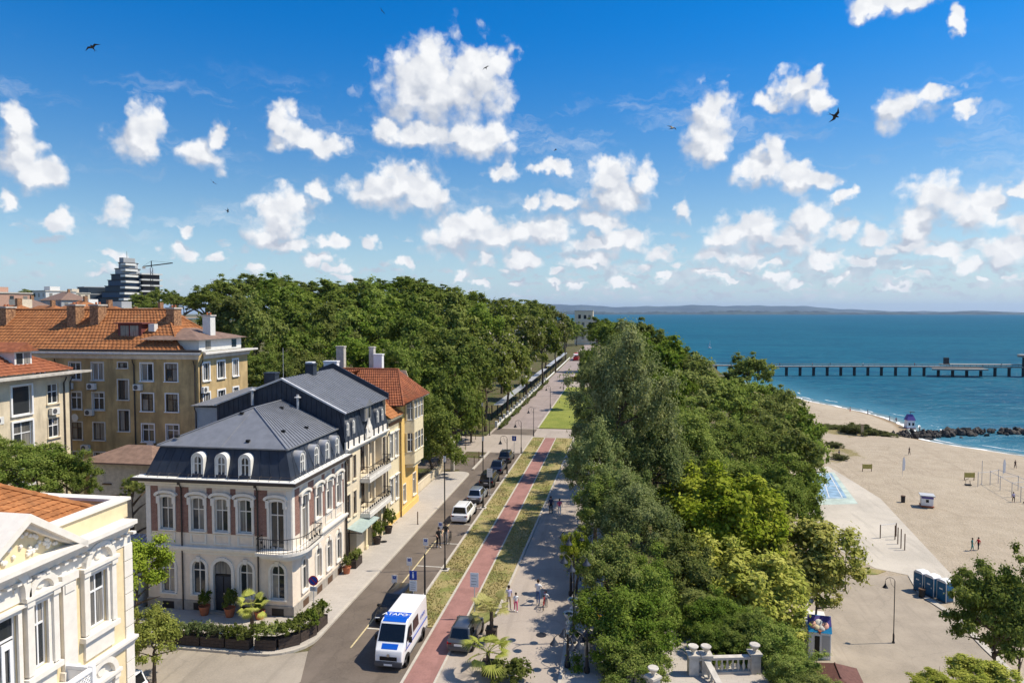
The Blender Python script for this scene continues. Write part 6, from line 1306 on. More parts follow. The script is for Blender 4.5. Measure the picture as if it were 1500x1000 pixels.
def post_sign(loc, label, h, plates, name='road_sign', rz=0, group=None, r_=.03):
    """plates: (kind, z, w, h)"""
    o = thing(name, loc, label, 'sign', group, rz); p = MB(); p.lathe([(r_,0),(r_,h)], 6); link('pole', p.mesh('pole', M['signback']), o)
    for kind, z, w_, hh_ in plates:
        q = MB()
        if kind == 'round':
            q.lathe([(w_/2,-.05),(w_/2,-.03)], 20, (0,0,z), 0, 'y'); pl_ = link('plate', q.mesh('plate', M['signred']), o); q = MB(); q.lathe([(w_*.40,-.056),(w_*.40,-.05)], 20, (0,0,z), 0, 'y'); link('disc', q.mesh('disc', M['signblue']), pl_)
            q = MB(TR(0,0,0) @ Matrix.Translation((0,-.060,z)) @ Matrix.Rotation(R(45),4,'Y')); q.box(-w_*.40,w_*.40,-.003,.003,-.03,.03); link('bar', q.mesh('bar', M['signred']), pl_)
        else:
            q.box(-w_/2, w_/2, -.05, -.035, z-hh_/2, z+hh_/2); pl_ = link('plate', q.mesh('plate', M[{'blue': 'signblue', 'white': 'white', 'park': 'signblue', 'man': 'signblue', 'pwhite': 'white'}[kind]]), o)
            if kind == 'park': tt = link('lettering', text_mesh('P', hh_*.8, 'white', .003), pl_); tt.location = (0,-.056,z); tt.rotation_euler = (PI2,0,0)
            if kind == 'man': 
                q = MB(); q.box(-w_*.12,w_*.12,-.058,-.051,z-hh_*.3,z+hh_*.16); q.lathe([(w_*.11,-.058),(w_*.11,-.051)], 8, (0,0,z+hh_*.30), 0, 'y'); link('symbol', q.mesh('symbol', M['white']), pl_)
            if kind == 'pwhite':
                q = MB(); q.box(-w_*.28,w_*.28,-.058,-.051,z+hh_*.02,z+hh_*.38); link('symbol', q.mesh('symbol', M['signblue']), pl_); tt = link('lettering', text_mesh('P', hh_*.28, 'white', .002), pl_); tt.location = (0,-.062,z+hh_*.2); tt.rotation_euler = (PI2,0,0)
            if kind == 'white':
                q = MB()
                for i in range(4): q.box(-w_*.36, w_*.30-.05*(i % 2), -.056, -.051, z+hh_*(.3-.2*i)-.012, z+hh_*(.3-.2*i)+.012)
                link('text_lines', q.mesh('text_lines', M['plastic_grey']), pl_)['kind'] = 'stuff'
    return o
post_sign((-13.2, 42.6, .02), 'blue information sign over a white board behind the van', 3.1, [('man',2.75,.5,.6),('white',2.05,.5,.7)]); ob = thing('sign_post', (-13.0, 44.6, .05), 'dark thick post beside the blue information sign', 'post'); q = MB(); q.lathe([(.07,0),(.06,3.4),(.02,3.45)], 8); link('shaft', q.mesh('shaft', M['iron'], True), ob); q = MB(); q.lathe([(.11,0),(.11,.12),(.08,.14)], 8); link('base', q.mesh('base', M['iron']), ob)
post_sign((-19.56, 41.35, .12), 'round blue and red no-stopping sign at the house corner', 2.7, [('round',2.4,.66,.66),('white',1.85,.5,.3)]); post_sign((-9.16, 42.9, .04), 'white notice board on a thin pole over the dark hatchback', 3.0, [('white',2.55,.55,.95)])
for x, y, lab in ((-15.7,46.2,'small white parking sign nearest the information sign'), (-15.7,49.7,'second white parking sign along the parking bays'), (-15.7,54.2,'third white parking sign beside the standing cyclists'), (-15.6,58.6,'white parking sign just behind the white SUV')): post_sign((x, y, .0), lab, 1.25, [('pwhite',.95,.42,.6)], 'parking_sign', 0, 'parking signs')
post_sign((-13.7, 72.2, .05), 'pale notice board on a pole by the silver hatchback', 3.0, [('white',2.55,.6,.95)]); post_sign((-14.4, 94.4, .0), 'blue disabled-parking sign by the far bell lamp', 2.6, [('man',2.25,.6,.7)])
for i, (x, y) in enumerate(((-18.5,61.2),(-18.45,86.4),(-18.4,89.2))):
    b_ = thing('bollard', (x, y, .12), ['rust brown bollard on the sidewalk by the ochre house', 'thin bollard at the side street corner, nearer', 'thin bollard at the side street corner, farther'][i], 'bollard'); q = MB(); q.lathe([(.05,0),(.05,1.15),(.03,1.2)], 8); link('shaft', q.mesh('shaft', M['wood']), b_); q = MB(); q.lathe([(.09,0),(.09,.04)], 8); link('base', q.mesh('base', M['iron']), b_)
# cluster lamps at the head of the stairs: a post with five hanging bells
def cluster(loc, label, h=5.2, n=4):
    o = thing('cluster_lamp', loc, label, 'street lamp', 'cluster lamps by the balustrade'); p = MB(); p.lathe([(.16,0),(.16,.25),(.1,.35),(.08,1.3),(.05,1.5),(.045,h)], 8); link('pole', p.mesh('pole', M['iron'], True), o)
    for k in range(n):
        a = k*2*math.pi/n + .4; c, s = math.cos(a), math.sin(a); q = MB(); q.tube([(0,0,h-.5),(c*.3,s*.3,h-.1),(c*.6,s*.6,h+.05),(c*.8,s*.8,h-.12)], .022, 5); ar = link('arm', q.mesh('arm', M['iron'], True), o)
        q = MB(); q.lathe([(.04,h-.1),(.07,h-.22),(.17,h-.36),(.25,h-.46),(.26,h-.48)], 10, (c*.8,s*.8,0)); link('lamp_shade', q.mesh('lamp_shade', M['slate_wall'], True), ar); q = MB(); q.lathe([(.02,h-.55),(.11,h-.52),(.15,h-.46)], 8, (c*.8,s*.8,0)); link('bulb', q.mesh('bulb', M['lamp_clear'], True), ar)
    return o
cluster((-2.55, 40.6, .02), 'tall cluster lamp rising beside the benches at the balustrade', 5.2, 3); cluster((-1.6, 37.3, .02), 'low cluster lamp with dark bells at the stair head, right', 2.2, 5); cluster((-2.7, 37.7, .02), 'low cluster lamp with dark bells at the stair head, left', 1.9, 4); cluster((-3.2, 47.5, .02), 'cluster lamp behind the cyclist near the promenade kerb', 4.4, 3)

# ---------------------------------------------------------------- balustrade at the stairs
def balustrade(name, a, b, label, z0=0., h=.95, caps=(True, True), urn=True, z1=None):
    z1 = z0 if z1 is None else z1; L_ = math.hypot(b[0]-a[0], b[1]-a[1]); rz = math.atan2(b[1]-a[1], b[0]-a[0]); o = thing(name, (a[0], a[1], z0), label, 'balustrade', None, rz); sl = (z1-z0)/L_
    def ramp(zz0, zz1, y0, y1, nm):
        q = MB(); q.add([(0,y0,zz0),(L_,y0,zz0+z1-z0),(L_,y1,zz0+z1-z0),(0,y1,zz0),(0,y0,zz1),(L_,y0,zz1+z1-z0),(L_,y1,zz1+z1-z0),(0,y1,zz1)], [(0,3,2,1),(4,5,6,7),(0,1,5,4),(1,2,6,5),(2,3,7,6),(3,0,4,7)]); link(nm, q.mesh(nm, M['concrete']), o)
    ramp(0, .14, -.17, .17, 'plinth'); ramp(h-.13, h, -.17, .17, 'handrail')
    bm_ = MB(); bm_.lathe([(.055,.14),(.055,.2),(.10,.34),(.09,.42),(.05,.6),(.06,.74),(.085,.76),(.085,h-.13)], 8); me = bm_.mesh('baluster', M['concrete'], True); n = int(L_/.30)
    for i in range(1, n): link('baluster', me, o, (L_*i/n, 0, sl*L_*i/n))
    for e, (c, x) in enumerate(((caps[0], 0), (caps[1], L_))):
        if not c: continue
        q = MB(); zz = z0-z0 + sl*x; q.box(x-.26,x+.26,-.26,.26,zz,zz+h+.1); q.box(x-.33,x+.33,-.33,.33,zz+h+.1,zz+h+.22); pier = link('pier', q.mesh('pier', M['concrete']), o)
        if urn: q = MB(); q.lathe([(.10,h+.22),(.08,h+.32),(.2,h+.46),(.3,h+.62),(.27,h+.66),(.2,h+.66)], 10, (x,0,zz)); link('urn', q.mesh('urn', M['concrete'], True), pier)
    return o
balustrade('balustrade', (4.2,38.1), (4.9,38.2), 'short stone balustrade between two urn piers at stairs', caps=(True, True)); balustrade('balustrade', (5.2,38.3), (7.6,38.8), 'stone balustrade with bulging balusters right of the two urns', caps=(False, True))
balustrade('balustrade', (-1.5,39.0), (1.9,35.4), 'long stone balustrade slanting down beside the cluster lamps', caps=(True, True)); balustrade('balustrade', (4.9,38.0), (6.3,34.4), 'stone balustrade descending towards the viewer below the urns', 0., .95, (False, True), True, -1.6)
for i, (x, y) in enumerate(((-3.0,43.1),(-2.9,45.2))):
    u = thing('planter_urn', (x, y, .02), ['pale stone planter urn at the promenade kerb, nearer one', 'pale stone planter urn at the promenade kerb, farther one'][i], 'urn'); q = MB(); q.lathe([(.22,0),(.22,.12),(.12,.2),(.11,.3),(.25,.45),(.36,.65),(.38,.72),(.32,.72),(.2,.62)], 14); link('bowl', q.mesh('bowl', M['offwhite'], True), u); q = MB(); q.lathe([(.01,.64),(.31,.64),(.31,.66)], 12); link('soil', q.mesh('soil', M['planter']), u)
def bench(loc, rz, label):
    o = thing('park_bench', loc, label, 'bench', 'benches along the promenade margin', rz)
    for i in range(4): link('seat_slat', MB().box(-.9,.9,-.25+.13*i,-.15+.13*i,.43,.46).mesh('seat_slat', M['wood']), o)
    for i in range(3): link('back_slat', MB().box(-.9,.9,.28+.03*i,.31+.03*i,.55+.13*i,.65+.13*i).mesh('back_slat', M['wood']), o)
    for x in (-.7,.7): q = MB(); q.box(x-.04,x+.04,-.25,.3,.38,.43); q.box(x-.04,x+.04,-.22,-.14,0,.38); q.tube([(x,.25,0),(x,.28,.45),(x,.38,.95)], .03, 5); link('bench_frame', q.mesh('bench_frame', M['iron']), o)
    return o
for i, y in enumerate((51.0, 56.5)): bench((-2.5, y, .02), -PI2, ['first', 'second', 'third', 'fourth', 'fifth', 'sixth'][i] + ' wooden bench on the promenade margin counting from the stairs')

# ---------------------------------------------------------------- planters and palms
def foliage(seed, r_, rz, n, per, ls, m, name='foliage'): return crown(name, seed, r_, rz, n, per, ls, m, (.25,.45), .3, .5, .15)
SHB = [foliage(700+i, .5, .55, 26, 60, .085, 'leaf_shrub' if i else 'leaf_elm') for i in range(3)]; SHP = foliage(710, .55, .5, 26, 60, .085, 'leaf_pale')
def planter(loc, rz, label, L_=1.45, shrubs=2, pale=False, s=1.):
    o = thing('planter_box', loc, label, 'planter', 'dark planter boxes before the mansard house', rz); 
    for i in range(3):
        for a, b, c, d in ((-L_/2,L_/2,-.28,-.25),(-L_/2,L_/2,.25,.28),(-L_/2,-L_/2+.03,-.249,.249),(L_/2-.03,L_/2,-.249,.249)): link('board', MB().box(a,b,c,d,.04+.2*i,.225+.2*i).mesh('board', M['planter']), o)
    link('soil', MB().box(-L_/2+.03,L_/2-.03,-.25,.25,.05,.58).mesh('soil', M['planter']), o)
    for i in range(shrubs):
        f_ = link('shrub', SHP if pale else rnd.choice(SHB), o, ((i-(shrubs-1)/2)*L_/max(1, shrubs), 0, 1.0*s+.1), rnd.uniform(0, 6)); f_.scale = (s*rnd.uniform(.85,1.1),)*2 + (s*rnd.uniform(.9,1.25),)
    return o
for i, (x, y) in enumerate(((-26.9,36.75),(-25.3,36.75),(-23.7,36.75),(-22.1,36.75))): planter((x, y, .12), 0, ['leftmost dark planter of the straight row before the house', 'second dark planter of the straight row before the house', 'third dark planter of the straight row before the house', 'rightmost dark planter of the straight row, below the palm'][i], 1.5, 3, i < 3, .8)
for i, (x, y, a) in enumerate(((-20.45,36.9,.1),(-19.35,37.45,.7),(-18.75,38.5,1.15),(-18.55,39.9,1.5))): planter((x, y, .12), a, ['dark planter at the start of the rounded kerb', 'second dark planter along the rounded kerb', 'third dark planter along the rounded kerb', 'last dark planter along the rounded kerb, near the sign'][i], 1.25, 2, False, 1.0)
planter((-20.25, 50.3, .12), PI2, 'single dark planter box at the beige house entrance', 1.3, 2, False, .8)
def pot(loc, label, r_=.32, h=.5, m='terracotta', sh=None, s=1.):
    o = thing('flower_pot', loc, label, 'plant pot'); q = MB(); q.lathe([(r_*.7,0),(r_,h*.9),(r_*1.08,h*.92),(r_*1.08,h),(r_*.95,h),(r_*.9,h*.85)], 12); link('pot', q.mesh('pot', M[m], True), o); f_ = link('plant', rnd.choice(SHB), o, (0,0,h+.42*s)); f_.scale = (s*.75, s*.75, s); return o
pot((-20.35, 48.7, .12), 'terracotta pot with a shrub at the end of the mansard house'); pot((-20.35, 55.4, .12), 'dark pot with tall shrub between the beige pilasters, nearer', .36, .6, 'planter', None, 1.5); pot((-20.35, 58.3, .12), 'dark pot with tall shrub between the beige pilasters, farther', .36, .6, 'planter', None, 1.7); pot((-22.9, 40.5, .12), 'orange pot against the front wall of the mansard house', .34, .55); pot((-25.0, 40.5, .12), 'pot with leafy plant right of the house door', .34, .6, 'terracotta', None, 1.3); pot((-26.8, 40.5, .12), 'pot with leafy plant left of the house door', .34, .6, 'terracotta', None, 1.1)
def palm_crown(seed, n, L_, droop, fan):
    r_ = random.Random(seed); V = []; 
    mb = MB()
    for i in range(n):
        a = i*2.399 + r_.uniform(-.2,.2); el_ = r_.uniform(-.35, 1.25); c, s = math.cos(a), math.sin(a); l = L_*r_.uniform(.75, 1.1); pts = []
        for k in range(6):
            t = k/5; rr = l*t*math.cos(el_*(1-.35*t)); zz = l*t*math.sin(el_) - droop*l*t*t; pts.append(Vector((c*rr, s*rr, zz)))
        mb.tube(pts, [.014,.012,.01,.008,.006,.004], 3); side = Vector((-s, c, 0))
        if fan:
            base = pts[3]; d = (pts[4]-pts[2]).normalized()
            for q in range(-7, 8):
                ang = q*.2; dd = (d*math.cos(ang) + side*math.sin(ang)).normalized(); w_ = side*math.cos(ang)*.028 - d*math.sin(ang)*.028; ln = l*.52*(1-.03*abs(q)); tip = base + dd*ln + Vector((0,0,-.12*ln-.01*abs(q))); mid = base + dd*ln*.55 + Vector((0,0,.02)); mb.add([base, mid-w_, tip, mid+w_], [(0,1,2,3)])
        else:
            for k in range(1, 11):
                t = k/10*5; j = min(4, int(t)); p = pts[j].lerp(pts[j+1], t-j); dd = (pts[j+1]-pts[j]).normalized()
                for sg in (-1, 1):
                    tip = p + (side*sg*.8 + dd*.5).normalized()*l*.32*(1-.5*abs(k/10-.4)) + Vector((0,0,-.06)); mb.add([p, p.lerp(tip,.5)+dd*.03, tip, p.lerp(tip,.5)-dd*.03], [(0,1,2,3)])
    me = mb.mesh('fronds', M['leaf_palm']); at = me.attributes.new('tint', 'FLOAT', 'POINT'); at.data.foreach_set('value', [r_.random()*.9 for _ in me.vertices]); return me
PALM = [palm_crown(1, 17, 1.15, .22, True), palm_crown(2, 19, 1.15, .25, True)]
def palm(loc, label, h, s, k=0, box=None):
    o = thing('palm', loc, label, 'palm'); q = MB(); 
    prof = [(.14,0)] + [(.13 - .03*i/10 + (.02 if i % 2 else 0), h*i/10) for i in range(1, 11)]; q.lathe(prof, 8); link('trunk', q.mesh('trunk', M['bark'], True), o); f_ = link('fronds', PALM[k], o, (0,0,h), loc[0]); f_.scale = (s, s, s)
    if box: q = MB(); q.box(-box/2,box/2,-box/2,box/2,0,.7); q.box(-box/2-.04,box/2+.04,-box/2-.04,box/2+.04,.62,.72); link('planter', q.mesh('planter', M['planter']), o)
    return o
palm((-22.4, 38.7, .12), 'small fan palm in front of the mansard house', 1.6, 1.0); palm((-7.55, 40.3, .02), 'fan palm in a dark box beside the dark hatchback, farther one', 1.7, 1.3, 1, .6); palm((-7.0, 36.3, .02), 'fan palm near the dark hatchback, nearest the viewer', 1.2, 1.45, 0, .6)
for i, (x, y) in enumerate(((-6.3,35.6),(-5.3,35.9))): 
    o = thing('shrub', (x, y, .0), ['low shrub at the bottom edge of the promenade, left', 'low shrub at the bottom edge of the promenade, right'][i], 'shrub'); f_ = link('foliage', SHB[1], o, (0,0,.55)); f_.scale = (1.5,1.5,1.2)

# ---------------------------------------------------------------- people
def person(loc, rz, label, shirt, legs, shoes='c_black', h=1.74, stride=.12, arms='down', hair='hair', sleeves=.45, group=None, skirt=False, cat='person', lean=0., seated=False):
    """one continuous skinned body; regions coloured by garment; facing local -y"""
    k = h/1.74; J = {}
    def pt(n, x, y, z): J[n] = Vector((x, y, z))
    if seated:
        pt('pel',0,0,.92); pt('che',0,-.14,1.26); pt('nec',0,-.20,1.47); pt('hea',0,-.24,1.60); pt('top',0,-.25,1.72)
        for s, n in ((-1,'l'),(1,'r')):
            pt(n+'hip',s*.10,0,.90); pt(n+'kne',s*.11,-.36,.70+(.12 if s > 0 else -.12)); pt(n+'ank',s*.10,-.22,.34+(.14 if s > 0 else -.14)); pt(n+'toe',s*.10,-.36,.30+(.14 if s > 0 else -.14)); pt(n+'sho',s*.18,-.16,1.40); pt(n+'elb',s*.24,-.38,1.18); pt(n+'wri',s*.22,-.58,1.08); pt(n+'han',s*.21,-.66,1.06)
    else:
        pt('pel',0,0,.93); pt('che',0,-lean*.5,1.25); pt('nec',0,-lean-.01,1.47); pt('hea',0,-lean-.03,1.60); pt('top',0,-lean-.02,1.73)
        for s, n in ((-1,'l'),(1,'r')):
            f = stride*s; pt(n+'hip',s*.095,0,.90); pt(n+'kne',s*.10,-f*.6-.02,.49); pt(n+'ank',s*.10,-f,.09 + max(0,-f)*.15); pt(n+'toe',s*.115,-f-.16,.03); pt(n+'sho',s*.18,-lean,1.40)
            if arms == 'down': pt(n+'elb',s*.24,f*.6+.03,1.14); pt(n+'wri',s*.25,f*1.1-.08,.90); pt(n+'han',s*.25,f*1.2-.11,.80)
            elif arms == 'fwd': pt(n+'elb',s*.25,-.10,1.15); pt(n+'wri',s*.22,-.36,1.05); pt(n+'han',s*.21,-.45,1.05)
            elif arms == 'one' : pt(n+'elb',s*.25,-.02,1.14); pt(n+'wri',s*.30 if s < 0 else .2,-.20,.96 if s < 0 else 1.25); pt(n+'han',s*.32 if s < 0 else .14,-.25,.88 if s < 0 else 1.36)
    names = list(J); E2 = [('pel','che'),('che','nec'),('nec','hea'),('hea','top')]
    for n in 'lr': E2 += [('pel',n+'hip'),(n+'hip',n+'kne'),(n+'kne',n+'ank'),(n+'ank',n+'toe'),('che',n+'sho'),(n+'sho',n+'elb'),(n+'elb',n+'wri'),(n+'wri',n+'han')]
    rad = dict(pel=(.155,.11), che=(.165,.115), nec=(.055,.06), hea=(.085,.10), top=(.06,.07), hip=(.095,.095), kne=(.065,.065), ank=(.042,.045), toe=(.04,.03), sho=(.065,.065), elb=(.045,.045), wri=(.03,.03), han=(.038,.022))
    me = bpy.data.meshes.new('body'); me.from_pydata([tuple(J[n]*k) for n in names], [(names.index(a), names.index(b)) for a, b in E2], [])
    tmp = bpy.data.objects.new('body', me); COL.objects.link(tmp); md = tmp.modifiers.new('s', 'SKIN'); md.use_smooth_shade = True
    for i, n in enumerate(names): r_ = rad[n if n in rad else n[1:]]; me.skin_vertices[0].data[i].radius = (r_[0]*k, r_[1]*k)
    me.skin_vertices[0].data[0].use_root = True; tmp.modifiers.new('u', 'SUBSURF').levels = 1
    dg = bpy.context.evaluated_depsgraph_get(); m2 = bpy.data.meshes.new_from_object(tmp.evaluated_get(dg)); bpy.data.objects.remove(tmp); m2.materials.clear()
    for q in (shirt, legs, 'skin', shoes): m2.materials.append(M[q])
    segs = [(J[a]*k, J[b]*k, a, b) for a, b in E2]
    for p in m2.polygons:
        c = p.center; best = min(segs, key=lambda s: (c - (s[0] + (s[1]-s[0])*max(0, min(1, (c-s[0]).dot(s[1]-s[0])/max(1e-6, (s[1]-s[0]).length_squared))))).length); n = best[3]
        n = n if n in rad else n[1:]
        p.material_index = {'che':0,'nec':0,'sho':0,'elb':0,'hea':2,'top':2,'wri':2,'han':2,'hip':1,'kne':1,'ank':1,'toe':3}[n]
        if best[2] == 'pel' and n == 'che' and c.z < J['pel'].z*k+.06: p.material_index = 1
        if skirt and n == 'ank': p.material_index = 2
    m2.polygons.foreach_set('use_smooth', [True]*len(m2.polygons))
    o = thing('person', loc, label, cat, group, rz); link('body', m2, o)
    hm = MB(); hc = J['hea']*k; hm.lathe([(.01,.155*k),(.07*k,.145*k),(.10*k,.09*k),(.105*k,.03*k),(.09*k,-.03*k)], 10, (hc.x, hc.y+.025*k, hc.z)); link('hair', hm.mesh('hair', M[hair], True), o)
    fc = MB(); fc.prism([(-.012*k,hc.z-.01*k),(.012*k,hc.z-.01*k),(.006*k,hc.z+.04*k)], hc.y-.125*k, hc.y-.09*k); link('nose', fc.mesh('nose', M['skin']), o)
    ey = MB()
    for s in (-1, 1): ey.box(s*.034*k-.01, s*.034*k+.01, hc.y-.103*k, hc.y-.085*k, hc.z+.032*k, hc.z+.048*k)
    link('eyes', ey.mesh('eyes', M['black']), o)
    if skirt: q = MB(); q.lathe([(.15*k,.98*k),(.2*k,.75*k),(.24*k,.55*k),(.22*k,.55*k)], 12); link('skirt', q.mesh('skirt', M[legs], True), o)
    return o
def bicycle(loc, rz, label, m='c_black'):
    o = thing('bicycle', loc, label, 'bicycle', None, rz)
    for y in (-.5, .5):
        q = MB(); pts = [(0, y+.33*math.cos(2*math.pi*i/16), .34+.33*math.sin(2*math.pi*i/16)) for i in range(17)]; q.tube(pts, .018, 5); w_ = link('wheel', q.mesh('wheel', M['rubber'], True), o)
        q = MB()
        for i in range(8): a = math.pi*i/8; q.tube([(0,y+.32*math.cos(a),.34+.32*math.sin(a)),(0,y-.32*math.cos(a),.34-.32*math.sin(a))], .003, 3)
        tag(link('spokes', q.mesh('spokes', M['chrome']), w_), kind='stuff')
    f_ = MB()
    for a, b in (((0,.5,.34),(0,.08,.32)),((0,.08,.32),(0,.2,.78)),((0,.2,.78),(0,.5,.34)),((0,.2,.74),(0,-.32,.80)),((0,.08,.32),(0,-.32,.74)),((0,-.34,.92),(0,-.5,.34))): f_.tube([a, b], .018, 6)
    link('frame', f_.mesh('frame', M[m], True), o); s = MB(); s.box(-.07,.07,.08,.32,.84,.89); s.tube([(0,.2,.74),(0,.2,.85)], .012, 5); link('saddle', bevelled(s, 'saddle', M['black'], .02), o); h_ = MB(); h_.tube([(-.26,-.28,1.0),(-.1,-.36,1.02),(.1,-.36,1.02),(.26,-.28,1.0)], .014, 6); h_.tube([(0,-.34,.9),(0,-.36,1.02)], .014, 6); link('handlebar', h_.mesh('handlebar', M['iron'], True), o); return o
person((-7.15,44.45,.06), .5, 'person in a lilac top and beige trousers by the verge', 'c_lilac', 'c_khaki', 'c_grey', 1.66, .08); person((-6.65,44.35,.02), .3, 'child in a white top and pink trousers walking', 'c_white', 'c_pink', 'c_white', 1.28, .12)
person((-5.3,45.6,.02), math.pi-.2, 'person in a white shirt and blue jeans pushing a bicycle', 'c_white', 'c_jean', 'c_white', 1.76, .1, 'fwd'); bicycle((-4.85,45.3,.02), math.pi, 'bicycle pushed by the person in jeans', 'c_red')
person((-4.72,45.35,.02), math.pi-.2, 'child in a pale pink top sitting on the pushed bicycle', 'c_white', 'c_grey', 'c_black', 1.1, .05, 'fwd')
bicycle((-15.25,56.0,0), .2, 'nearer bicycle of the two cyclists waiting in the parking bay'); person((-15.0,55.7,0), .6, 'person in black with a cap standing at the nearer bicycle', 'c_black', 'c_black', 'c_white', 1.75, .1, 'fwd'); bicycle((-14.35,57.1,0), .1, 'farther bicycle of the two cyclists waiting in the parking bay'); person((-14.7,56.9,0), .2, 'person in black shirt standing at the farther bicycle', 'c_black', 'c_grey', 'c_black', 1.78, .1, 'fwd')
person((-5.6,66.3,.02), math.pi, 'person in a pale top walking in the shade of the trees', 'c_pink', 'c_white', 'c_white', 1.68, .15); person((-6.5,66.8,.02), math.pi+.2, 'person in dark clothes walking in the shade of trees', 'c_navy', 'c_black', 'c_black', 1.74, .15)
person((-1.75,42.0,.02), 1.2, 'person in plum clothes sitting area behind the tall cluster lamp', 'c_plum', 'c_navy', 'c_black', 1.7, .06, 'one'); person((-1.1,41.6,.02), -.6, 'person in a bright yellow top behind the tall cluster lamp', 'c_yellow', 'c_black', 'c_black', 1.68, .06, 'one')
for x, y, z, a, sh, lg, lab in ((46.45,97.4,ZB,1.2,'c_teal','c_teal','person in a long teal wrap walking on the sand'), (47.4,97.8,ZB,-1.3,'c_red','c_black','person in red walking beside the teal wrap on sand'), (47.45,156,ZB,.5,'c_navy','c_black','small dark figure on the sand near the dune grass'), (63.7,161.4,ZB,.5,'c_black','c_black','dark figure standing on the middle of the beach'), (79.25,150.45,ZB,.2,'c_black','c_black','dark figure at the waterline near the right edge'), (81.7,221.7,-13.2,1,'c_navy','c_navy','left one of two bathers by the lifeguard tower'), (83.2,220.7,-13.3,2,'c_plum','c_black','right one of two bathers by the lifeguard tower'), (84.4,207.4,-13.5,2,'c_khaki','c_black','bather right of the lifeguard tower'), (74.5,234.7,-12.3,1,'c_khaki','c_red','left one of two far bathers on the sand'), (79.1,232.5,-12.9,1,'c_black','c_navy','lone far bather near the water'), (65.0,123.6,ZB,0,'c_lilac','c_black','person exercising at the beach gym frames')):
    person((x, y, ground_z(x, y) if z != ZB else ZB-.03), a, lab, sh, lg, 'skin', 1.74, .14)

# ---------------------------------------------------------------- pier
PR = thing('long_pier', (40, 384, -13.5), 'long low pier on dark piles running out over the sea', 'pier')
ppts = [(45,381),(80,375),(137,385),(171,387),(208,391),(300,402)]
def pier_at(x): return float(np.interp(x, [p[0] for p in ppts], [p[1] for p in ppts]))
dk = MB()
for (a, b) in zip(ppts, ppts[1:]): dk.prism([(a[0]-40,a[1]-384-1.6),(b[0]-40,b[1]-384-1.6),(b[0]-40,b[1]-384+1.6),(a[0]-40,a[1]-384+1.6)], 4.55, 5.2, 'z')
link('deck', dk.mesh('deck', M['deck']), PR)
pm = MB(); pm.lathe([(.75,-3),(.75,4.2),(1.0,4.3),(1.0,4.56)], 8); pme = pm.mesh('pile', M['piling'])
x = 52
while x < 260:
    link('pile', pme, PR, (x-40, pier_at(x)-384-.3, 0)); x += 7.1
rl = MB(); rp_ = [(p[0]-40, p[1]-384-1.5, 6.2) for p in ppts]; rl.tube(rp_, .06, 4); rl.tube([(a, b+3, c) for a, b, c in rp_], .06, 4)
for i in range(80):
    xx = 46 + 3*i; rl.box(xx-40-.04, xx-40+.04, pier_at(xx)-384-1.54, pier_at(xx)-384-1.46, 5.2, 6.2)
link('railing', rl.mesh('railing', M['iron']), PR)
lp = MB(); lp.prism([(120,-3.2),(135,-3.6),(147,-3.0),(147,7),(138,9),(125,8)], 3.6, 4.4, 'z'); link('lower_platform', lp.mesh('lower_platform', M['deck']), PR)
up_ = MB(); up_.prism([(128,3),(150,4),(170,7),(170,10),(150,9),(128,8)], 5.9, 6.3, 'z'); link('upper_deck', up_.mesh('upper_deck', M['deck']), PR)
for xx, h_ in ((130.4,9.6),): q = MB(); q.box(xx-1.0,xx+1.0,4,6,6.2,h_); link('pier_hut', q.mesh('pier_hut', M['piling']), PR)
q = MB(); q.lathe([(.9,0),(.8,10.2)], 8, (168,6,0)); link('lookout_column', q.mesh('lookout_column', M['piling']), PR); q = MB(); q.lathe([(.8,9.8),(4.2,10.2),(4.4,11.4),(3.6,11.5)], 12, (169.5,6,0)); link('lookout_cabin', q.mesh('lookout_cabin', M['deck'], True), PR)
for i in range(9):
    xx = 84 + i*14.5 + 3*math.sin(i*2.1); person((xx, pier_at(xx), -8.3), i*1.1, ORD[i] + ' tiny figure from the left strolling on the long pier', ['c_navy','c_red','c_black','c_white'][i % 4], 'c_black', 'c_black', 1.75, .15, group='people on the pier')
SB = thing('sailing_boat', (84, 652, -13.5), 'tiny white sailing boat out on the blue water', 'sailboat', None, .5)
q = MB(); loft(q, [[(-.05,-2.4,.7),(.05,-2.4,.7),(.02,-2.4,.3),(-.02,-2.4,.3)],[(-.9,0,.8),(.9,0,.8),(.4,0,-.2),(-.4,0,-.2)],[(-.8,2.2,.8),(.8,2.2,.8),(.35,2.2,-.1),(-.35,2.2,-.1)]]); link('hull', q.mesh('hull', M['white']), SB); q = MB(); q.tube([(0,0,.7),(0,0,7.6)], .05, 5); link('mast', q.mesh('mast', M['zinc']), SB); q = MB(); q.add([(0,.1,1.2),(0,2.3,1.3),(.25,1.0,3.5),(0,.1,7.4)], [(0,1,2),(0,2,3),(1,3,2)]); link('sail', q.mesh('sail', M['white']), SB)
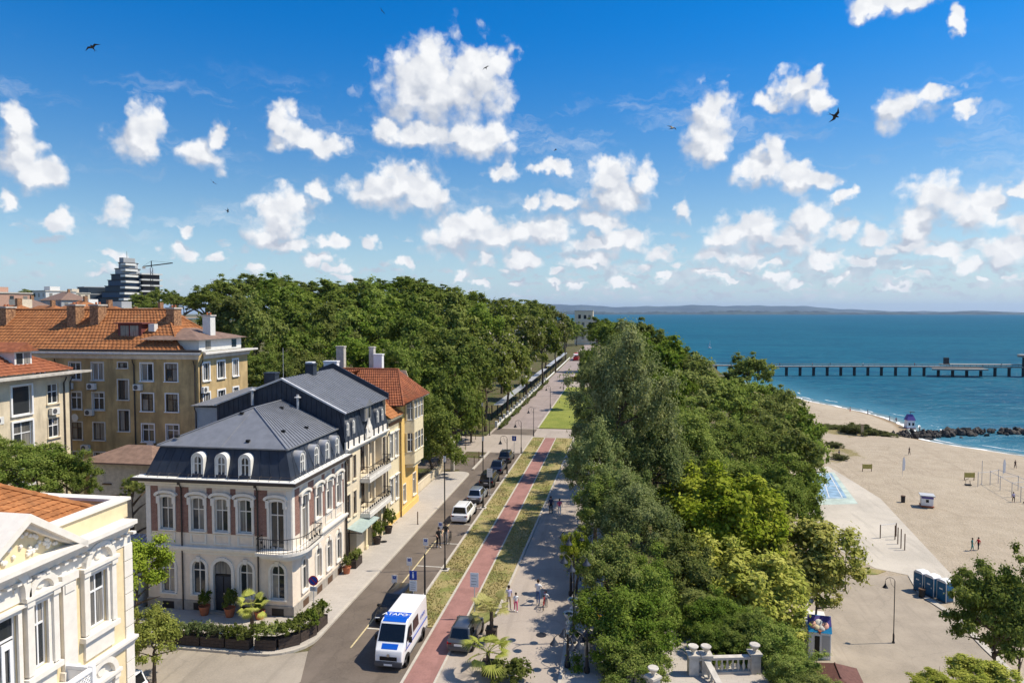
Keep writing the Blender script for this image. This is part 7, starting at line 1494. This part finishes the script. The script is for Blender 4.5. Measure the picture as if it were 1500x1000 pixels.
# ---------------------------------------------------------------- rock jetty
rj = random.Random(31); rocks = []
for v in range(6):
    bm = bmesh.new(); bmesh.ops.create_icosphere(bm, subdivisions=1, radius=1)
    for q in bm.verts: q.co *= rj.uniform(.68, 1.15); q.co.z *= .75
    me = bpy.data.meshes.new('rock'); bm.to_mesh(me); bm.free(); me.materials.append(M['rock']); rocks.append(me)
JT = thing('rock_jetty', (77, 195, -13.5), 'dark boulder jetty reaching from the beach into the sea', 'jetty')
jp = [(72.5,192.5),(78,195.5),(87,200),(99,205.5),(112,208),(130,210)]
for i in range(230):
    t = rj.random()*.999; L_ = t*(len(jp)-1); k_ = int(L_); u = L_-k_; x = jp[k_][0]+(jp[k_+1][0]-jp[k_][0])*u; y = jp[k_][1]+(jp[k_+1][1]-jp[k_][1])*u; off = rj.gauss(0, 1.5); s = rj.uniform(.55, 1.15)*(1 if t > .12 else .6)
    o = link('boulder', rj.choice(rocks), JT, (x-77 - off*.4, y-195 + off, .1 + max(0, 1.3-abs(off)*.6)*rj.uniform(.3, 1) + (.6 if t < .2 else 0))); o.scale = (s*1.2, s, s*.8); o.rotation_euler = (rj.uniform(0, 6), rj.uniform(0, 6), rj.uniform(0, 6))
# dune bushes
DB = crown('foliage', 950, 3., 1.6, 60, 140, .22, 'leaf_dune', (.2,.32), .3, 0, .2)
for x, y, r_, h_, lab in ((61.5,189,4.2,1.6,'large dark bush on the sand beside a pale post'), (65.5,188.5,3.2,1.0,'lower bush right of the large dark bush on the sand'), (68.5,187.5,2.4,.7,'lowest rightmost bush of the beach scrub'), (57,196,3.2,.7,'flat scrub left of the large beach bush'), (47,154,1.5,.8,'dry heap of weeds on the sand near the wood'), (50,168,1.8,.9,'scrubby tuft at the foot of the wooded bank')):
    o = thing('beach_bush', (x, y, ground_z(x, y)-.05), lab, 'bush'); f_ = link('foliage', DB, o, (0,0,h_*.5), x); f_.scale = (r_/3, r_/3, h_/1.6)
o = thing('beach_post', (61.6,184.6,ZB-.05), 'pale post standing before the large beach bush', 'post'); q = MB(); q.box(-.3,.3,-.2,.2,0,2.9); link('shaft', q.mesh('shaft', M['wood_light']), o); q = MB(); q.box(-.34,.34,-.24,.24,2.9,3.0); link('cap', q.mesh('cap', M['wood']), o)
# lifeguard hut, tower and small beach furniture
LH = thing('lifeguard_hut', (49.6,118.6,ZB-.03), 'small white lifeguard hut with violet band on the sand', 'hut', None, -.25)
q = MB(); q.box(-.85,.85,-.8,.8,.35,1.9); link('cabin', bevelled(q, 'cabin', M['white'], .04), LH); q = MB(); q.box(-1.05,1.05,-1.1,.95,1.9,2.05); link('roof', q.mesh('roof', M['signback']), LH); M['violet'] = mat('violet', (.10,.08,.30), var=.05); q = MB(); q.box(-.86,.86,-.82,-.80,1.5,1.85); link('band', q.mesh('band', M['violet']), LH); q = MB(); q.box(-.2,.2,-.83,-.80,.9,1.35); link('hatch', q.mesh('hatch', M['black']), LH); q = MB(); q.box(-.95,.95,-.95,.85,.15,.34); link('base_board', q.mesh('base_board', M['terracotta']), LH)
for s in (-.7,.7): q = MB(); q.box(s-.08,s+.08,-.7,.7,0,.15); link('skid', q.mesh('skid', M['wood']), LH)
LT_ = thing('lifeguard_tower', (83.4,211.5,ground_z(83.4,211.5)-.05), 'white and violet lifeguard tower at the waterline by the jetty', 'tower')
q = MB(); q.box(-1.2,1.2,-1.2,1.2,0,.4); link('base', q.mesh('base', M['signred']), LT_); q = MB(); loft(q, [[(-1.15,-1.15,.4),(1.15,-1.15,.4),(1.15,1.15,.4),(-1.15,1.15,.4)],[(-.95,-.95,2.6),(.95,-.95,2.6),(.95,.95,2.6),(-.95,.95,2.6)]]); link('cabin', q.mesh('cabin', M['white']), LT_); q = MB(); loft(q, [[(-1.2,-1.2,2.6),(1.2,-1.2,2.6),(1.2,1.2,2.6),(-1.2,1.2,2.6)],[(-.6,-.6,4.2),(.6,-.6,4.2),(.6,.6,4.2),(-.6,.6,4.2)]]); link('upper_deck', q.mesh('upper_deck', M['violet']), LT_); q = MB(); q.box(-.15,1.1,-.6,.6,4.9,5.0); q.tube([(.1,0,4.2),(.1,0,4.9)], .06, 5); link('sun_roof', q.mesh('sun_roof', M['black']), LT_)
for s in (-.5, .5): q = MB(); q.box(s-.25, s+.25, -1.12, -1.02, 1.1, 1.9); link('window', q.mesh('window', M['glass']), LT_)
def board(loc, label):
    o = thing('beach_board', loc, label, 'board', None, .1); q = MB(); q.box(-.95,.95,-.03,.03,.55,1.45); link('panel', q.mesh('panel', mat('board_yellow', (.42,.36,.10), var=.15)), o)
    for s in (-.85,.85): q = MB(); q.box(s-.05,s+.05,.03,.13,0,1.5); link('leg', q.mesh('leg', M['wood']), o)
board((48.9,143.3,ZB-.03), 'yellowish board on legs on the left of the beach'); board((65.3,138.6,ZB-.03), 'yellowish board on legs beside the gym frames')
def flag(loc, label, h=3.6):
    o = thing('feather_flag', loc, label, 'flag'); q = MB(); q.tube([(0,0,0),(0,0,h*.8),(.1,0,h),(.3,0,h*1.04)], .02, 5); link('pole', q.mesh('pole', M['signback']), o); q = MB(); q.add([(.02,0,1.0),(.02,0,h*.8),(.12,0,h),(.32,0,h*1.02),(.5,.04,h*.75),(.42,.02,1.2),(.02,.01,1.0),(.02,.01,h*.8),(.12,.01,h),(.32,.01,h*1.02),(.5,.05,h*.75),(.42,.03,1.2)], [(0,1,2,3,4,5),(11,10,9,8,7,6)]); link('cloth', q.mesh('cloth', M['white']), o)
flag((54.2,140.2,ZB-.03), 'white feather flag in the middle of the beach'); flag((72.2,141,ZB-.03), 'white feather flag behind the gym frames')
def slim_pole(loc, h, label, m='zinc'):
    o = thing('beach_pole', loc, label, 'pole'); q = MB(); q.lathe([(.06,0),(.05,h)], 6); link('shaft', q.mesh('shaft', M[m]), o); q = MB(); q.lathe([(.2,0),(.2,.08),(.06,.12)], 8); link('foot', q.mesh('foot', M['concrete']), o)
slim_pole((66.0,135.7,ZB-.03), 4.4, 'tall thin pole left of the gym frames'); slim_pole((78,142,ZB-.03), 4.0, 'thin pole right of the gym frames')
def bin_(loc, label, h=1.1):
    o = thing('litter_bin', loc, label, 'bin'); q = MB(); q.lathe([(.3,0),(.34,h),(.30,h),(.26,.1)], 12); link('barrel', q.mesh('barrel', M['iron'], True), o); q = MB(); q.lathe([(.36,h-.06),(.36,h+.02)], 12); link('rim', q.mesh('rim', M['wood']), o)
bin_((46.9,120.8,ZB-.03), 'dark litter bin left of the lifeguard hut'); bin_((33.4,80.4,ZB), 'pale litter bin at the end of the toilet cabins', .95)
GY = thing('gym_frames', (64.5,130,ZB-.03), 'group of steel exercise frames joined by bars on the beach', 'gym frame')
gp = [(0,3.9),(2.7,5.3),(2.4,1.4),(1.9,-3.2),(1.7,-6.2),(4.9,7),(5.6,2.0),(5.2,-1.5),(4.8,-5)]
for i, (x, y) in enumerate(gp): q = MB(); q.lathe([(.06,0),(.06,2.6),(.07,2.65)], 6); link('post', q.mesh('post', M['zinc']), GY, (x, y, 0))
for a, b in ((0,1),(1,2),(2,3),(3,4),(5,6),(6,7),(7,8),(1,5),(2,6),(3,7),(4,8)): q = MB(); q.tube([(*gp[a],2.5),(*gp[b],2.5)], .04, 5); link('bar', q.mesh('bar', M['zinc']), GY)
for x, y in ((-1.4,4.4),(2.3,-7)): q = MB(); q.box(x-.5,x+.5,y-.3,y+.3,.1,.25); q.tube([(x-.4,y,0),(x-.4,y,1.1),(x+.1,y,1.3)], .05, 5); q.tube([(x+.4,y,0),(x+.3,y,.9)], .05, 5); link('machine', q.mesh('machine', M['black']), GY)
PB_ = thing('pull_up_bars', (37.5,99,ZB), 'row of tall dark pull-up posts on the pale walk', 'exercise bars')
for i, (x, y, h_) in enumerate(((-1.2,1.8,1.9),(1.3,3.0,1.9),(.6,1.5,2.0),(.25,-.4,2.3),(0,-2.1,2.6),(.2,-2.8,2.2))): q = MB(); q.lathe([(.07,0),(.07,h_)], 6); link('post', q.mesh('post', M['wood']), PB_, (x, y, 0))
q = MB(); q.tube([(-1.2,1.8,1.85),(1.3,3.0,1.85)], .04, 5); link('bar', q.mesh('bar', M['zinc']), PB_)
# toilet cabins
M['loo_blue'] = mat('loo_blue', (.008,.10,.22), rough=.45, var=.12)
def loo(loc, rz, label):
    o = thing('toilet_cabin', loc, label, 'toilet cabin', 'portable toilets beside the beach plaza', rz); q = MB(); q.box(-.55,.55,-.55,.55,.12,2.15); link('cabin', bevelled(q, 'cabin', M['loo_blue'], .04), o); q = MB(); q.box(-.58,.58,-.58,.58,2.15,2.25); q.prism([(-.55,2.25),(-.35,2.42),(.35,2.42),(.55,2.25)], -.55, .55); link('roof', bevelled(q, 'roof', M['white'], .03), o); q = MB(); q.box(-.57,.57,-.57,.57,0,.12); link('base', q.mesh('base', M['plastic_grey']), o)
    q = MB(); q.box(-.42,.42,-.575,-.551,.2,2.05); d_ = link('door', q.mesh('door', M['loo_blue']), o); q = MB(); q.box(.28,.34,-.60,-.576,1.0,1.15); link('handle', q.mesh('handle', M['white']), d_); q = MB(); q.box(-.25,.15,-.582,-.576,1.35,1.5); link('notice', q.mesh('notice', M['white']), d_)
    for s in (-1, 1): q = MB(); q.box(s*.56-.03,s*.56+.03,-.57,-.5,.12,2.15); link('corner_post', q.mesh('corner_post', M['signback']), o)
for i, (x, y) in enumerate(((34.1,82.2),(34.75,81.0),(35.5,79.8))): loo((x, y, ZB-.03), -PI2+.45, ['farthest blue toilet cabin of the three', 'middle blue toilet cabin of the three', 'nearest blue toilet cabin of the three'][i])
BW = thing('beach_wall', (37,82.9,ZB-.05), 'low pale wall on the sand behind the toilet cabins', 'wall'); q = MB(); q.box(-.3,9,-.15,.15,0,.6); link('wall_body', q.mesh('wall_body', M['concrete']), BW); q = MB(); q.box(-.35,9.05,-.2,.2,.6,.68); link('coping', q.mesh('coping', M['offwhite']), BW)
# ice cream kiosk and a brown-roofed stall
KI = thing('ice_cream_kiosk', (18.5,66.3,ZB), 'white kiosk with ice cream sign and blue awning at beach', 'kiosk', None, -.12)
q = MB(); q.box(-.95,.95,-1.9,2.4,.0,2.5); link('cabin', bevelled(q, 'cabin', M['white'], .05), KI); q = MB(); q.box(-.42,.0,-1.93,-1.90,.1,2.1); link('door', q.mesh('door', M['black']), KI); M['awn_blue'] = mat('awn_blue', (.01,.24,.52), var=.05); M['scoop'] = mat('scoop', (.75,.42,.34), var=.12)
q = MB(); q.add([(-1,-2.1,2.5),(1,-2.1,2.5),(1,-1.2,3.7),(-1,-1.2,3.7),(-1,-1.95,2.5),(1,-1.95,2.5),(1,-1.05,3.7),(-1,-1.05,3.7)], [(0,1,2,3),(7,6,5,4),(0,4,5,1),(1,5,6,2),(2,6,7,3),(3,7,4,0)]); sg = link('sign_board', q.mesh('sign_board', M['awn_blue']), KI)
q = MB(); q.add([(-1,-1.72,3.02),(1,-1.72,3.02),(1,-1.2,3.72),(-1,-1.2,3.72)], [(0,1,2,3)]); link('upper_band', q.mesh('upper_band', M['violet']), sg).location = (0,-.012,.01)
for x, z, r_, m_ in ((-.55,3.05,.34,'scoop'),(-.05,3.2,.36,'offwhite'),(.45,3.05,.34,'scoop'),(-.25,2.9,.28,'cream'),(.18,2.85,.28,'offwhite')):
    q = MB(); q.lathe([(.01,-.10),(r_*.6,-.08),(r_*.92,-.04),(r_,0)], 12, (0,0,0), 0, 'y'); so_ = link('ice_cream_scoop', q.mesh('ice_cream_scoop', M[m_], True), sg, (x, -2.1+(z-2.5)*.75-.01, z)); so_.rotation_euler = (R(-37),0,0)
q = MB(); q.lathe([(.02,-.35),(.16,0),(.14,.02)], 10); cn_ = link('cone', q.mesh('cone', M['terracotta']), sg, (-.02,-2.06,2.68))
q = MB(); q.box(-1.0,1.0,-1.0,2.5,2.5,2.62); link('roof', q.mesh('roof', M['offwhite']), KI); q = MB(); q.box(.2,.85,-1.93,-1.91,.3,2.2); link('side_panel', q.mesh('side_panel', M['signback']), KI)
BS = thing('beach_stall', (17.4,56.4,ZB), 'brown-roofed wooden stall beside the ice cream kiosk', 'stall', None, -.1)
q = MB(); q.box(-1.5,1.5,-2.2,2.0,0,2.3); link('cabin', q.mesh('cabin', M['wood']), BS); M['maroon'] = mat('maroon', (.13,.06,.05), var=.2, scale=3, bump=.3)
q = MB(); q.add([(-1.9,-2.6,2.3),(1.9,-2.6,2.3),(1.9,2.4,2.3),(-1.9,2.4,2.3),(0,-1.2,3.1),(0,1.2,3.1)], [(0,1,4),(1,2,5,4),(2,3,5),(3,0,4,5),(0,3,2,1)]); link('roof', q.mesh('roof', M['maroon']), BS); q = MB(); q.tube([(0,-1.2,3.12),(0,1.2,3.12)], .06, 6); link('ridge', q.mesh('ridge', M['maroon']), BS)
PV = thing('white_parasol', (21.7,78.2,ZB), 'white parasol half hidden by trees behind the kiosk', 'parasol'); q = MB(); q.lathe([(.04,0),(.04,3.6)], 6); link('pole', q.mesh('pole', M['zinc']), PV); q = MB(); q.lathe([(1.6,2.9),(.8,3.35),(.02,3.65),(.02,3.6),(.8,3.3),(1.55,2.88)], 8); link('canopy', q.mesh('canopy', M['white']), PV)

# ---------------------------------------------------------------- pergola and gardens along the garden walk
PG = thing('pergola', (-21.6,98,0), 'long white-posted pergola with grey roof strips along the garden walk', 'pergola')
for i in range(46):
    y = 18 + 4.2*i
    if i < 20: link('post', MB().box(.55,.95,y-.2,y+.2,0,1.1).mesh('post', M['offwhite']) if i == 0 else bpy.data.meshes['post_white'], PG, (0,0 if i == 0 else y-18,0)) if i else None
    if i == 0: me = MB().box(.55,.95,17.8,18.2,0,1.1).mesh('post_white', M['offwhite']); me.name = 'post_white'; link('post', me, PG)
for (y0, y1) in ((26,62),(70,108),(118,190)):
    q = MB(); q.box(-1.2,.3,y0,y1,2.75,2.85); link('roof_strip', q.mesh('roof_strip', M['zinc']), PG)
    for y in np.arange(y0, y1, 6.): 
        for x in (-1.5,.3): link('column', MB().box(x-.1,x+.1,y-.1,y+.1,0,2.75).mesh('column', M['iron']), PG)
lw_ = MB(); lw_.box(.62,.88,18,200,0,.35); link('low_wall', lw_.mesh('low_wall', M['offwhite']), PG)
for i in range(6):
    o = thing('hedge', (-19.9,120+14*i,0), ORD[i] + ' low hedge strip from the near end of the pergola', 'hedge', 'hedges along the garden walk'); f_ = link('foliage', DB, o, (0,0,.3)); f_.scale = (.14,2.2,.3)
FB = crown('foliage', 960, 3., .8, 50, 110, .16, 'leaf_flower', (.2,.3), .3, 0, .1)
for x, y, lab in ((-11,200,'bed of yellow and orange flowers beyond the lawn, left part'), (-8,199,'bed of yellow and orange flowers beyond the lawn, right part')): o = thing('flower_bed', (x, y, .02), lab, 'flower bed'); f_ = link('foliage', FB, o, (0,0,.5), x); f_.scale = (.8,1.3,.8)
FG = thing('red_flag', (-22.6,86,0), 'red and white banner on a pole before the park wood', 'flag'); q = MB(); q.lathe([(.05,0),(.04,4.6)], 6); link('pole', q.mesh('pole', M['signback']), FG); q = MB(); q.add([(.05,0,2.6),(.05,0,4.4),(.6,.15,4.0),(1.1,-.1,4.2),(1.0,-.1,2.9),(.6,.15,2.5)], [(0,1,2,5),(2,3,4,5)]); link('cloth', q.mesh('cloth', M['signred']), FG); q = MB(); q.add([(.045,.012,2.2),(.045,.012,3.4),(.3,.09,3.2),(.3,.09,2.1)], [(0,1,2,3)]); link('white_stripe', q.mesh('white_stripe', M['white']), FG)
for i, (x, y) in enumerate(((-20.6,97.5),(-20.6,101),(-20.6,104.5),(-22.5,99),(-22.5,103))):
    o = thing('young_tree', (x-1.5, y, 0), ['first','second','third','fourth','fifth'][i]+' slim young tree on the pale forecourt by the wood', 'tree'); t_ = link('trunk', TK[1], o); t_.scale = (.22,.22,.45); c = link('crown', CR['oak','far'][0], o, (0,0,3.4), i); c.scale = (.3,.3,.38)
# a far white building at the end of the walk
WB = thing('white_hall', (-20,424,0), 'pale blocky hall at the far end of the garden walk', 'building'); q = MB(); q.box(-6.5,4.6,-5,5,0,20.6); link('tower_wall', q.mesh('tower_wall', M['beige']), WB); q = MB(); q.box(4.6,14,-5,5,0,14.6); link('wing_wall', q.mesh('wing_wall', M['beige']), WB); q = MB(); q.box(-6.7,4.8,-5.2,5.2,20.6,21.0); link('roof_slab', q.mesh('roof_slab', M['concrete']), WB)
for x, z in ((-3.5,16.0),(-.2,15.8),(2.6,15.8)): link('window', MB().box(x-.8,x+.8,-5.05,-5,z,z+2.4).mesh('window', M['glass']), WB)
for i in range(5):
    for z in (3.5, 7.5, 11.5): link('window', MB().box(-5.6+4.2*i-.8,-5.6+4.2*i+.8,-5.06,-5,z,z+2.2).mesh('window', M['glass']), WB)
for z in (2.6, 6.6, 10.6, 14.6): link('string_course', MB().box(-6.6,14.1,-5.15,-4.95,z,z+.35).mesh('string_course', M['trim_grey']), WB)
TRM = thing('tour_train', (-17.2,280,.01), 'small red and white tourist train far along the garden walk', 'train')
for i in range(3):
    q = MB(); q.box(-1.0,1.0,i*4.4,i*4.4+4.0,.4,1.5); w_ = link('carriage', q.mesh('carriage', M['lamp_red']), TRM); q = MB(); q.box(-1.05,1.05,i*4.4-.1,i*4.4+4.1,2.5,2.65); link('canopy', q.mesh('canopy', M['white' if i == 0 else 'lamp_red']), w_)
    q = MB()
    for sx in (-.95,.95):
        for yy in (.1,3.9): q.box(sx-.04,sx+.04,i*4.4+yy-.04,i*4.4+yy+.04,1.5,2.5)
    link('pillars', q.mesh('pillars', M['white']), w_)
    for sx in (-.9,.9):
        for yy in (.8,3.2): wheel(TRM, sx, i*4.4+yy, .32, .18)

# ---------------------------------------------------------------- swallows
def bird(loc, rz, label, s=1., bank=.3):
    o = thing('swallow', loc, label, 'bird', None, rz); q = MB(); q.lathe([(.004,-.11),(.02,-.08),(.028,-.02),(.022,.05),(.008,.1)], 8, (0,0,0), 0, 'y'); bd_ = q.mesh('body', M['black'], True); b_ = link('body', bd_, o)
    for sg in (-1, 1): q = MB(); q.add([(sg*.015,-.05,0),(sg*.10,-.065,.03),(sg*.24,.04,.02),(sg*.11,.0,.028),(sg*.015,.03,0),(sg*.015,-.05,-.006),(sg*.10,-.065,.024),(sg*.24,.04,.018),(sg*.11,.0,.022),(sg*.015,.03,-.006)], [(0,1,2,3,4),(9,8,7,6,5)]); link('wing', q.mesh('wing', M['black']), o)
    q = MB(); q.add([(0,.07,0),(.04,.2,0),(.008,.13,0),(-.008,.13,0),(-.04,.2,0),(0,.07,-.005)], [(0,1,2),(0,2,3),(0,3,4)]); link('tail', q.mesh('tail', M['black']), o); o.scale = (s,)*3; o.rotation_euler = (bank, bank*1.3, rz)
for i, (dx, dy, dz, t, rz, s, lab) in enumerate(((-.764,.911,.387,22,.4,1.,'dark swallow flying high at the upper left'), (.311,1.074,.287,19,1.9,1.,'dark swallow banking on the right side of the sky'), (.076,1.037,.269,26,2.4,1.,'small swallow left of the tall right-hand cloud'), (-.588,.93,.19,40,.9,1.,'tiny swallow low over the tan block roof sky'), (-.194,.998,.357,44,.2,1.,'tiny swallow in front of the big cloud'), (-.345,.978,.44,40,1.,1.,'tiny swallow near the top edge of the sky'), (-.093,1.009,.237,48,1.6,1.,'tiny swallow right of the big cloud base'), (-.567,.931,.148,46,2.2,1.,'tiny swallow above the park wood at left'))):
    bird((dx*t, dy*t, 20+dz*t), rz, lab, s*1.1, .5 if i % 2 else -.4)

# ---------------------------------------------------------------- town skyline at the far left
def block(x, y, w_, d_, h, wall, label, floors=4, cols=4, roof='flat', rm='tile', rz=.0, name='town_house', cat='house'):
    o = thing(name, (x, y, 0), label, cat, None, rz); fr0 = TR(-w_/2, -d_/2); fr1 = TR(w_/2, -d_/2, 0, PI2)
    q = MB(); q.box(-w_/2,w_/2,-d_/2,d_/2,0,h); link('wall', q.mesh('wall', M[wall]), o)
    fh = h/floors
    for f, L_, n in ((fr0, w_, cols), (fr1, d_, max(1, int(cols*d_/w_)))):
        for i in range(n):
            for k in range(max(0, floors-3), floors):
                ww = min(1.4, L_/n*.5); g_ = MB(); g_.box(-ww/2,ww/2,-.06,.0,0,fh*.5); wo = link('window', g_.mesh('window', M['glass']), o); wo.matrix_local = f @ Matrix.Translation((L_*(i+.5)/n, 0, fh*k+fh*.28))
    if roof == 'flat': q = MB(); q.box(-w_/2-.3,w_/2+.3,-d_/2-.3,d_/2+.3,h,h+.5); link('roof', q.mesh('roof', M['concrete']), o); q = MB(); q.box(-w_/6,w_/6,-d_/6,d_/6,h+.5,h+2.6); link('stair_head', q.mesh('stair_head', M[wall]), o)
    else:
        q = MB(); i_ = min(w_, d_)/2*.95; zr = h + min(w_, d_)*.30; e = .5; q.add([(-w_/2-e,-d_/2-e,h),(w_/2+e,-d_/2-e,h),(w_/2+e,d_/2+e,h),(-w_/2-e,d_/2+e,h),(-w_/2+i_,0,zr),(w_/2-i_,0,zr)], [(0,1,5,4),(1,2,5),(2,3,4,5),(3,0,4),(0,3,2,1)]); link('roof', q.mesh('roof', M[rm]), o)
        q = MB(); q.box(w_*.15-.4,w_*.15+.4,-.4,.4,zr-1.5,zr+1.2); link('chimney', q.mesh('chimney', M['brickwork']), o)
    return o
D('far_pink', (.50,.30,.22), var=.1); D('far_cream', (.60,.52,.40), var=.1); D('far_grey', (.36,.37,.38), var=.1); D('far_white', (.66,.66,.64), var=.05)
# (azimuth ratio X/Y, Y, width, depth, height)
for a, y, w_, d_, h, m_, rf, fl, co, lab in (
    (-1.03,230,22,14,27.0,'far_pink','flat',7,6,'pink flat-roofed block at the left edge of skyline'), (-.985,150,12,10,20.6,'far_cream','flat',6,3,'pale narrow block left on the skyline before the trees'), (-1.0,110,14,9,18.6,'brickwork','hip',5,3,'brick house with tiled roof at far left'),
    (-.925,300,16,14,30,'far_white','flat',8,4,'white tall block with roof hut on the skyline'), (-.90,260,16,12,25.0,'far_grey','hip',7,4,'grey hip-roofed block left of the stepped tower'), (-.935,140,16,9,18.8,'far_white','hip',5,4,'white house with tiled roof among far left roofs'), (-.885,360,12,12,31,'far_cream','flat',8,3,'slim cream block just left of the stepped tower'),
    (-.835,118,18,9,18.4,'far_white','hip',5,4,'white house with big orange roof below the stepped tower'), (-.87,165,11,9,20.4,'far_cream','hip',5,3,'cream gabled house below the slim block'), (-.80,200,20,10,20.8,'far_grey','flat',6,6,'long grey block in front of the stepped tower'), (-.735,135,9,7,18.8,'far_cream','hip',5,2,'cream gabled villa beside the park wood'), (-.78,150,9,7,18.0,'brickwork','hip',5,2,'small brick house right of the big orange roof'),
    (-.97,190,14,10,21.0,'far_grey','hip',6,3,'grey roofed house in the far left town'), (-.855,220,12,10,22.0,'far_white','flat',6,3,'small white block between roofs left of the tower')):
    block(a*y, y, w_, d_, h, m_, lab, fl, co, rf, 'tile' if m_ != 'far_grey' else 'brown_roof', -.35)
ST = thing('stepped_tower', (-.80*430, 430, 0), 'dark glass stepped tower with white terraces on the skyline', 'tower', None, -.12)
lv = [(0,14,28),(14,13.4,27),(18,12.6,26),(22,11.8,24.6),(26,11,23),(30,10.2,21.6),(34,9.6,19.4),(38,9,17.4),(42,8.4,15.2),(46,7.4,12.8),(50,6.4,10.5)]
def rounded(x0, x1, hw, n=5, r_=4.):
    r_ = min(r_, hw*.8, (x1-x0)*.45); P2 = []
    for cx, cy, a0 in ((x1-r_, -hw+r_, -90), (x1-r_, hw-r_, 0), (x0+r_, hw-r_, 90), (x0+r_, -hw+r_, 180)): P2 += arc(cx, cy, r_, a0, a0+90, n)
    return P2
for i, (z, hw, L_) in enumerate(lv):
    h_ = 13.7 if i == 0 else 3.7; xr = 14 - max(0, i-7)*.8
    link('storey', MB().prism(rounded(14-L_, xr, hw), z, z+h_, 'z').mesh('storey', M['bluepane'] if i < 9 else M['far_grey']), ST); link('terrace_slab', MB().prism(rounded(13.7-L_, xr+.5, hw+.5), z+h_-.1, z+h_+.3, 'z').mesh('terrace_slab', M['piling']), ST)
    link('balcony_front', MB().box(xr-3.2, xr+1.0, -hw-.9, hw*.3, z+h_-1.7, z+h_-.3).mesh('balcony_front', M['far_white']), ST)
q = MB(); q.box(5,8.6,-5,5,54,57.4); link('plant_room', q.mesh('plant_room', M['far_grey']), ST); q = MB(); q.lathe([(.15,57.4),(.1,62)], 5, (6.5,0,0)); link('mast', q.mesh('mast', M['iron']), ST)
AN = thing('dark_glass_block', (-.845*430, 430, 0), 'dark blue glass block at the foot of the stepped tower', 'building', None, -.5); q = MB(); q.box(-9,9,-8,8,0,37); link('wall', q.mesh('wall', M['bluepane']), AN); q = MB(); q.box(-9.4,3,-8.4,8.4,37,37.6); link('roof', q.mesh('roof', M['far_grey']), AN)
for i in range(5): q = MB(); q.box(-9.1,9.1,-8.1,8.1,14+4.5*i,14.6+4.5*i); link('floor_band', q.mesh('floor_band', M['far_grey']), AN)
UC = thing('unfinished_block', (-.752*440, 440, 0), 'unfinished concrete frame block right of the stepped tower', 'building', None, -.55)
for i in range(9): q = MB(); q.box(-9.5,9.5,-7,7,14+4*i,15.0+4*i); link('floor_slab', q.mesh('floor_slab', M['far_white']), UC)
q = MB(); q.box(-8,8,-5.5,5.5,0,46); link('core', q.mesh('core', M['piling']), UC)
CN = thing('tower_crane', (-.743*420, 420, 0), 'thin tower crane right of the unfinished block', 'crane', None, .6); q = MB()
for sx in (-.7,.7):
    for sy in (-.7,.7): q.box(sx-.14,sx+.14,sy-.14,sy+.14,0,50)
for i in range(16): q.tube([(-.7,-.7,3*i),(.7,-.7,3*i+3)], .1, 3); q.tube([(.7,.7,3*i),(-.7,.7,3*i+3)], .1, 3)
link('mast', q.mesh('mast', M['iron']), CN); q = MB(); q.tube([(-5,0,50.5),(13,0,53.5)], .35, 4); q.tube([(0,0,50),(0,0,54.5)], .3, 4); q.tube([(0,0,54.5),(13,0,53.6)], .08, 3); q.tube([(0,0,54.5),(-5,0,50.8)], .08, 3); link('jib', q.mesh('jib', M['iron']), CN); q = MB(); q.box(-5.4,-3.6,-.6,.6,49.2,50.6); link('counterweight', q.mesh('counterweight', M['concrete']), CN)
# ---------------------------------------------------------------- haze over the bay
hz = MB(); hz.box(-19900,19900,-3100,19950,-20,230)
hm = bpy.data.materials.new('haze'); hm.use_nodes = True; t = NT(hm.node_tree); t.N.clear(); pv = t.n('ShaderNodeVolumePrincipled', inp={'Color': (.42,.64,1.,1), 'Density': 3.0e-5, 'Anisotropy': .2}); t.L.new(pv.outputs[0], t.n('ShaderNodeOutputMaterial').inputs['Volume'])
ho = hz.build('haze', hm); tag(ho, kind='stuff')
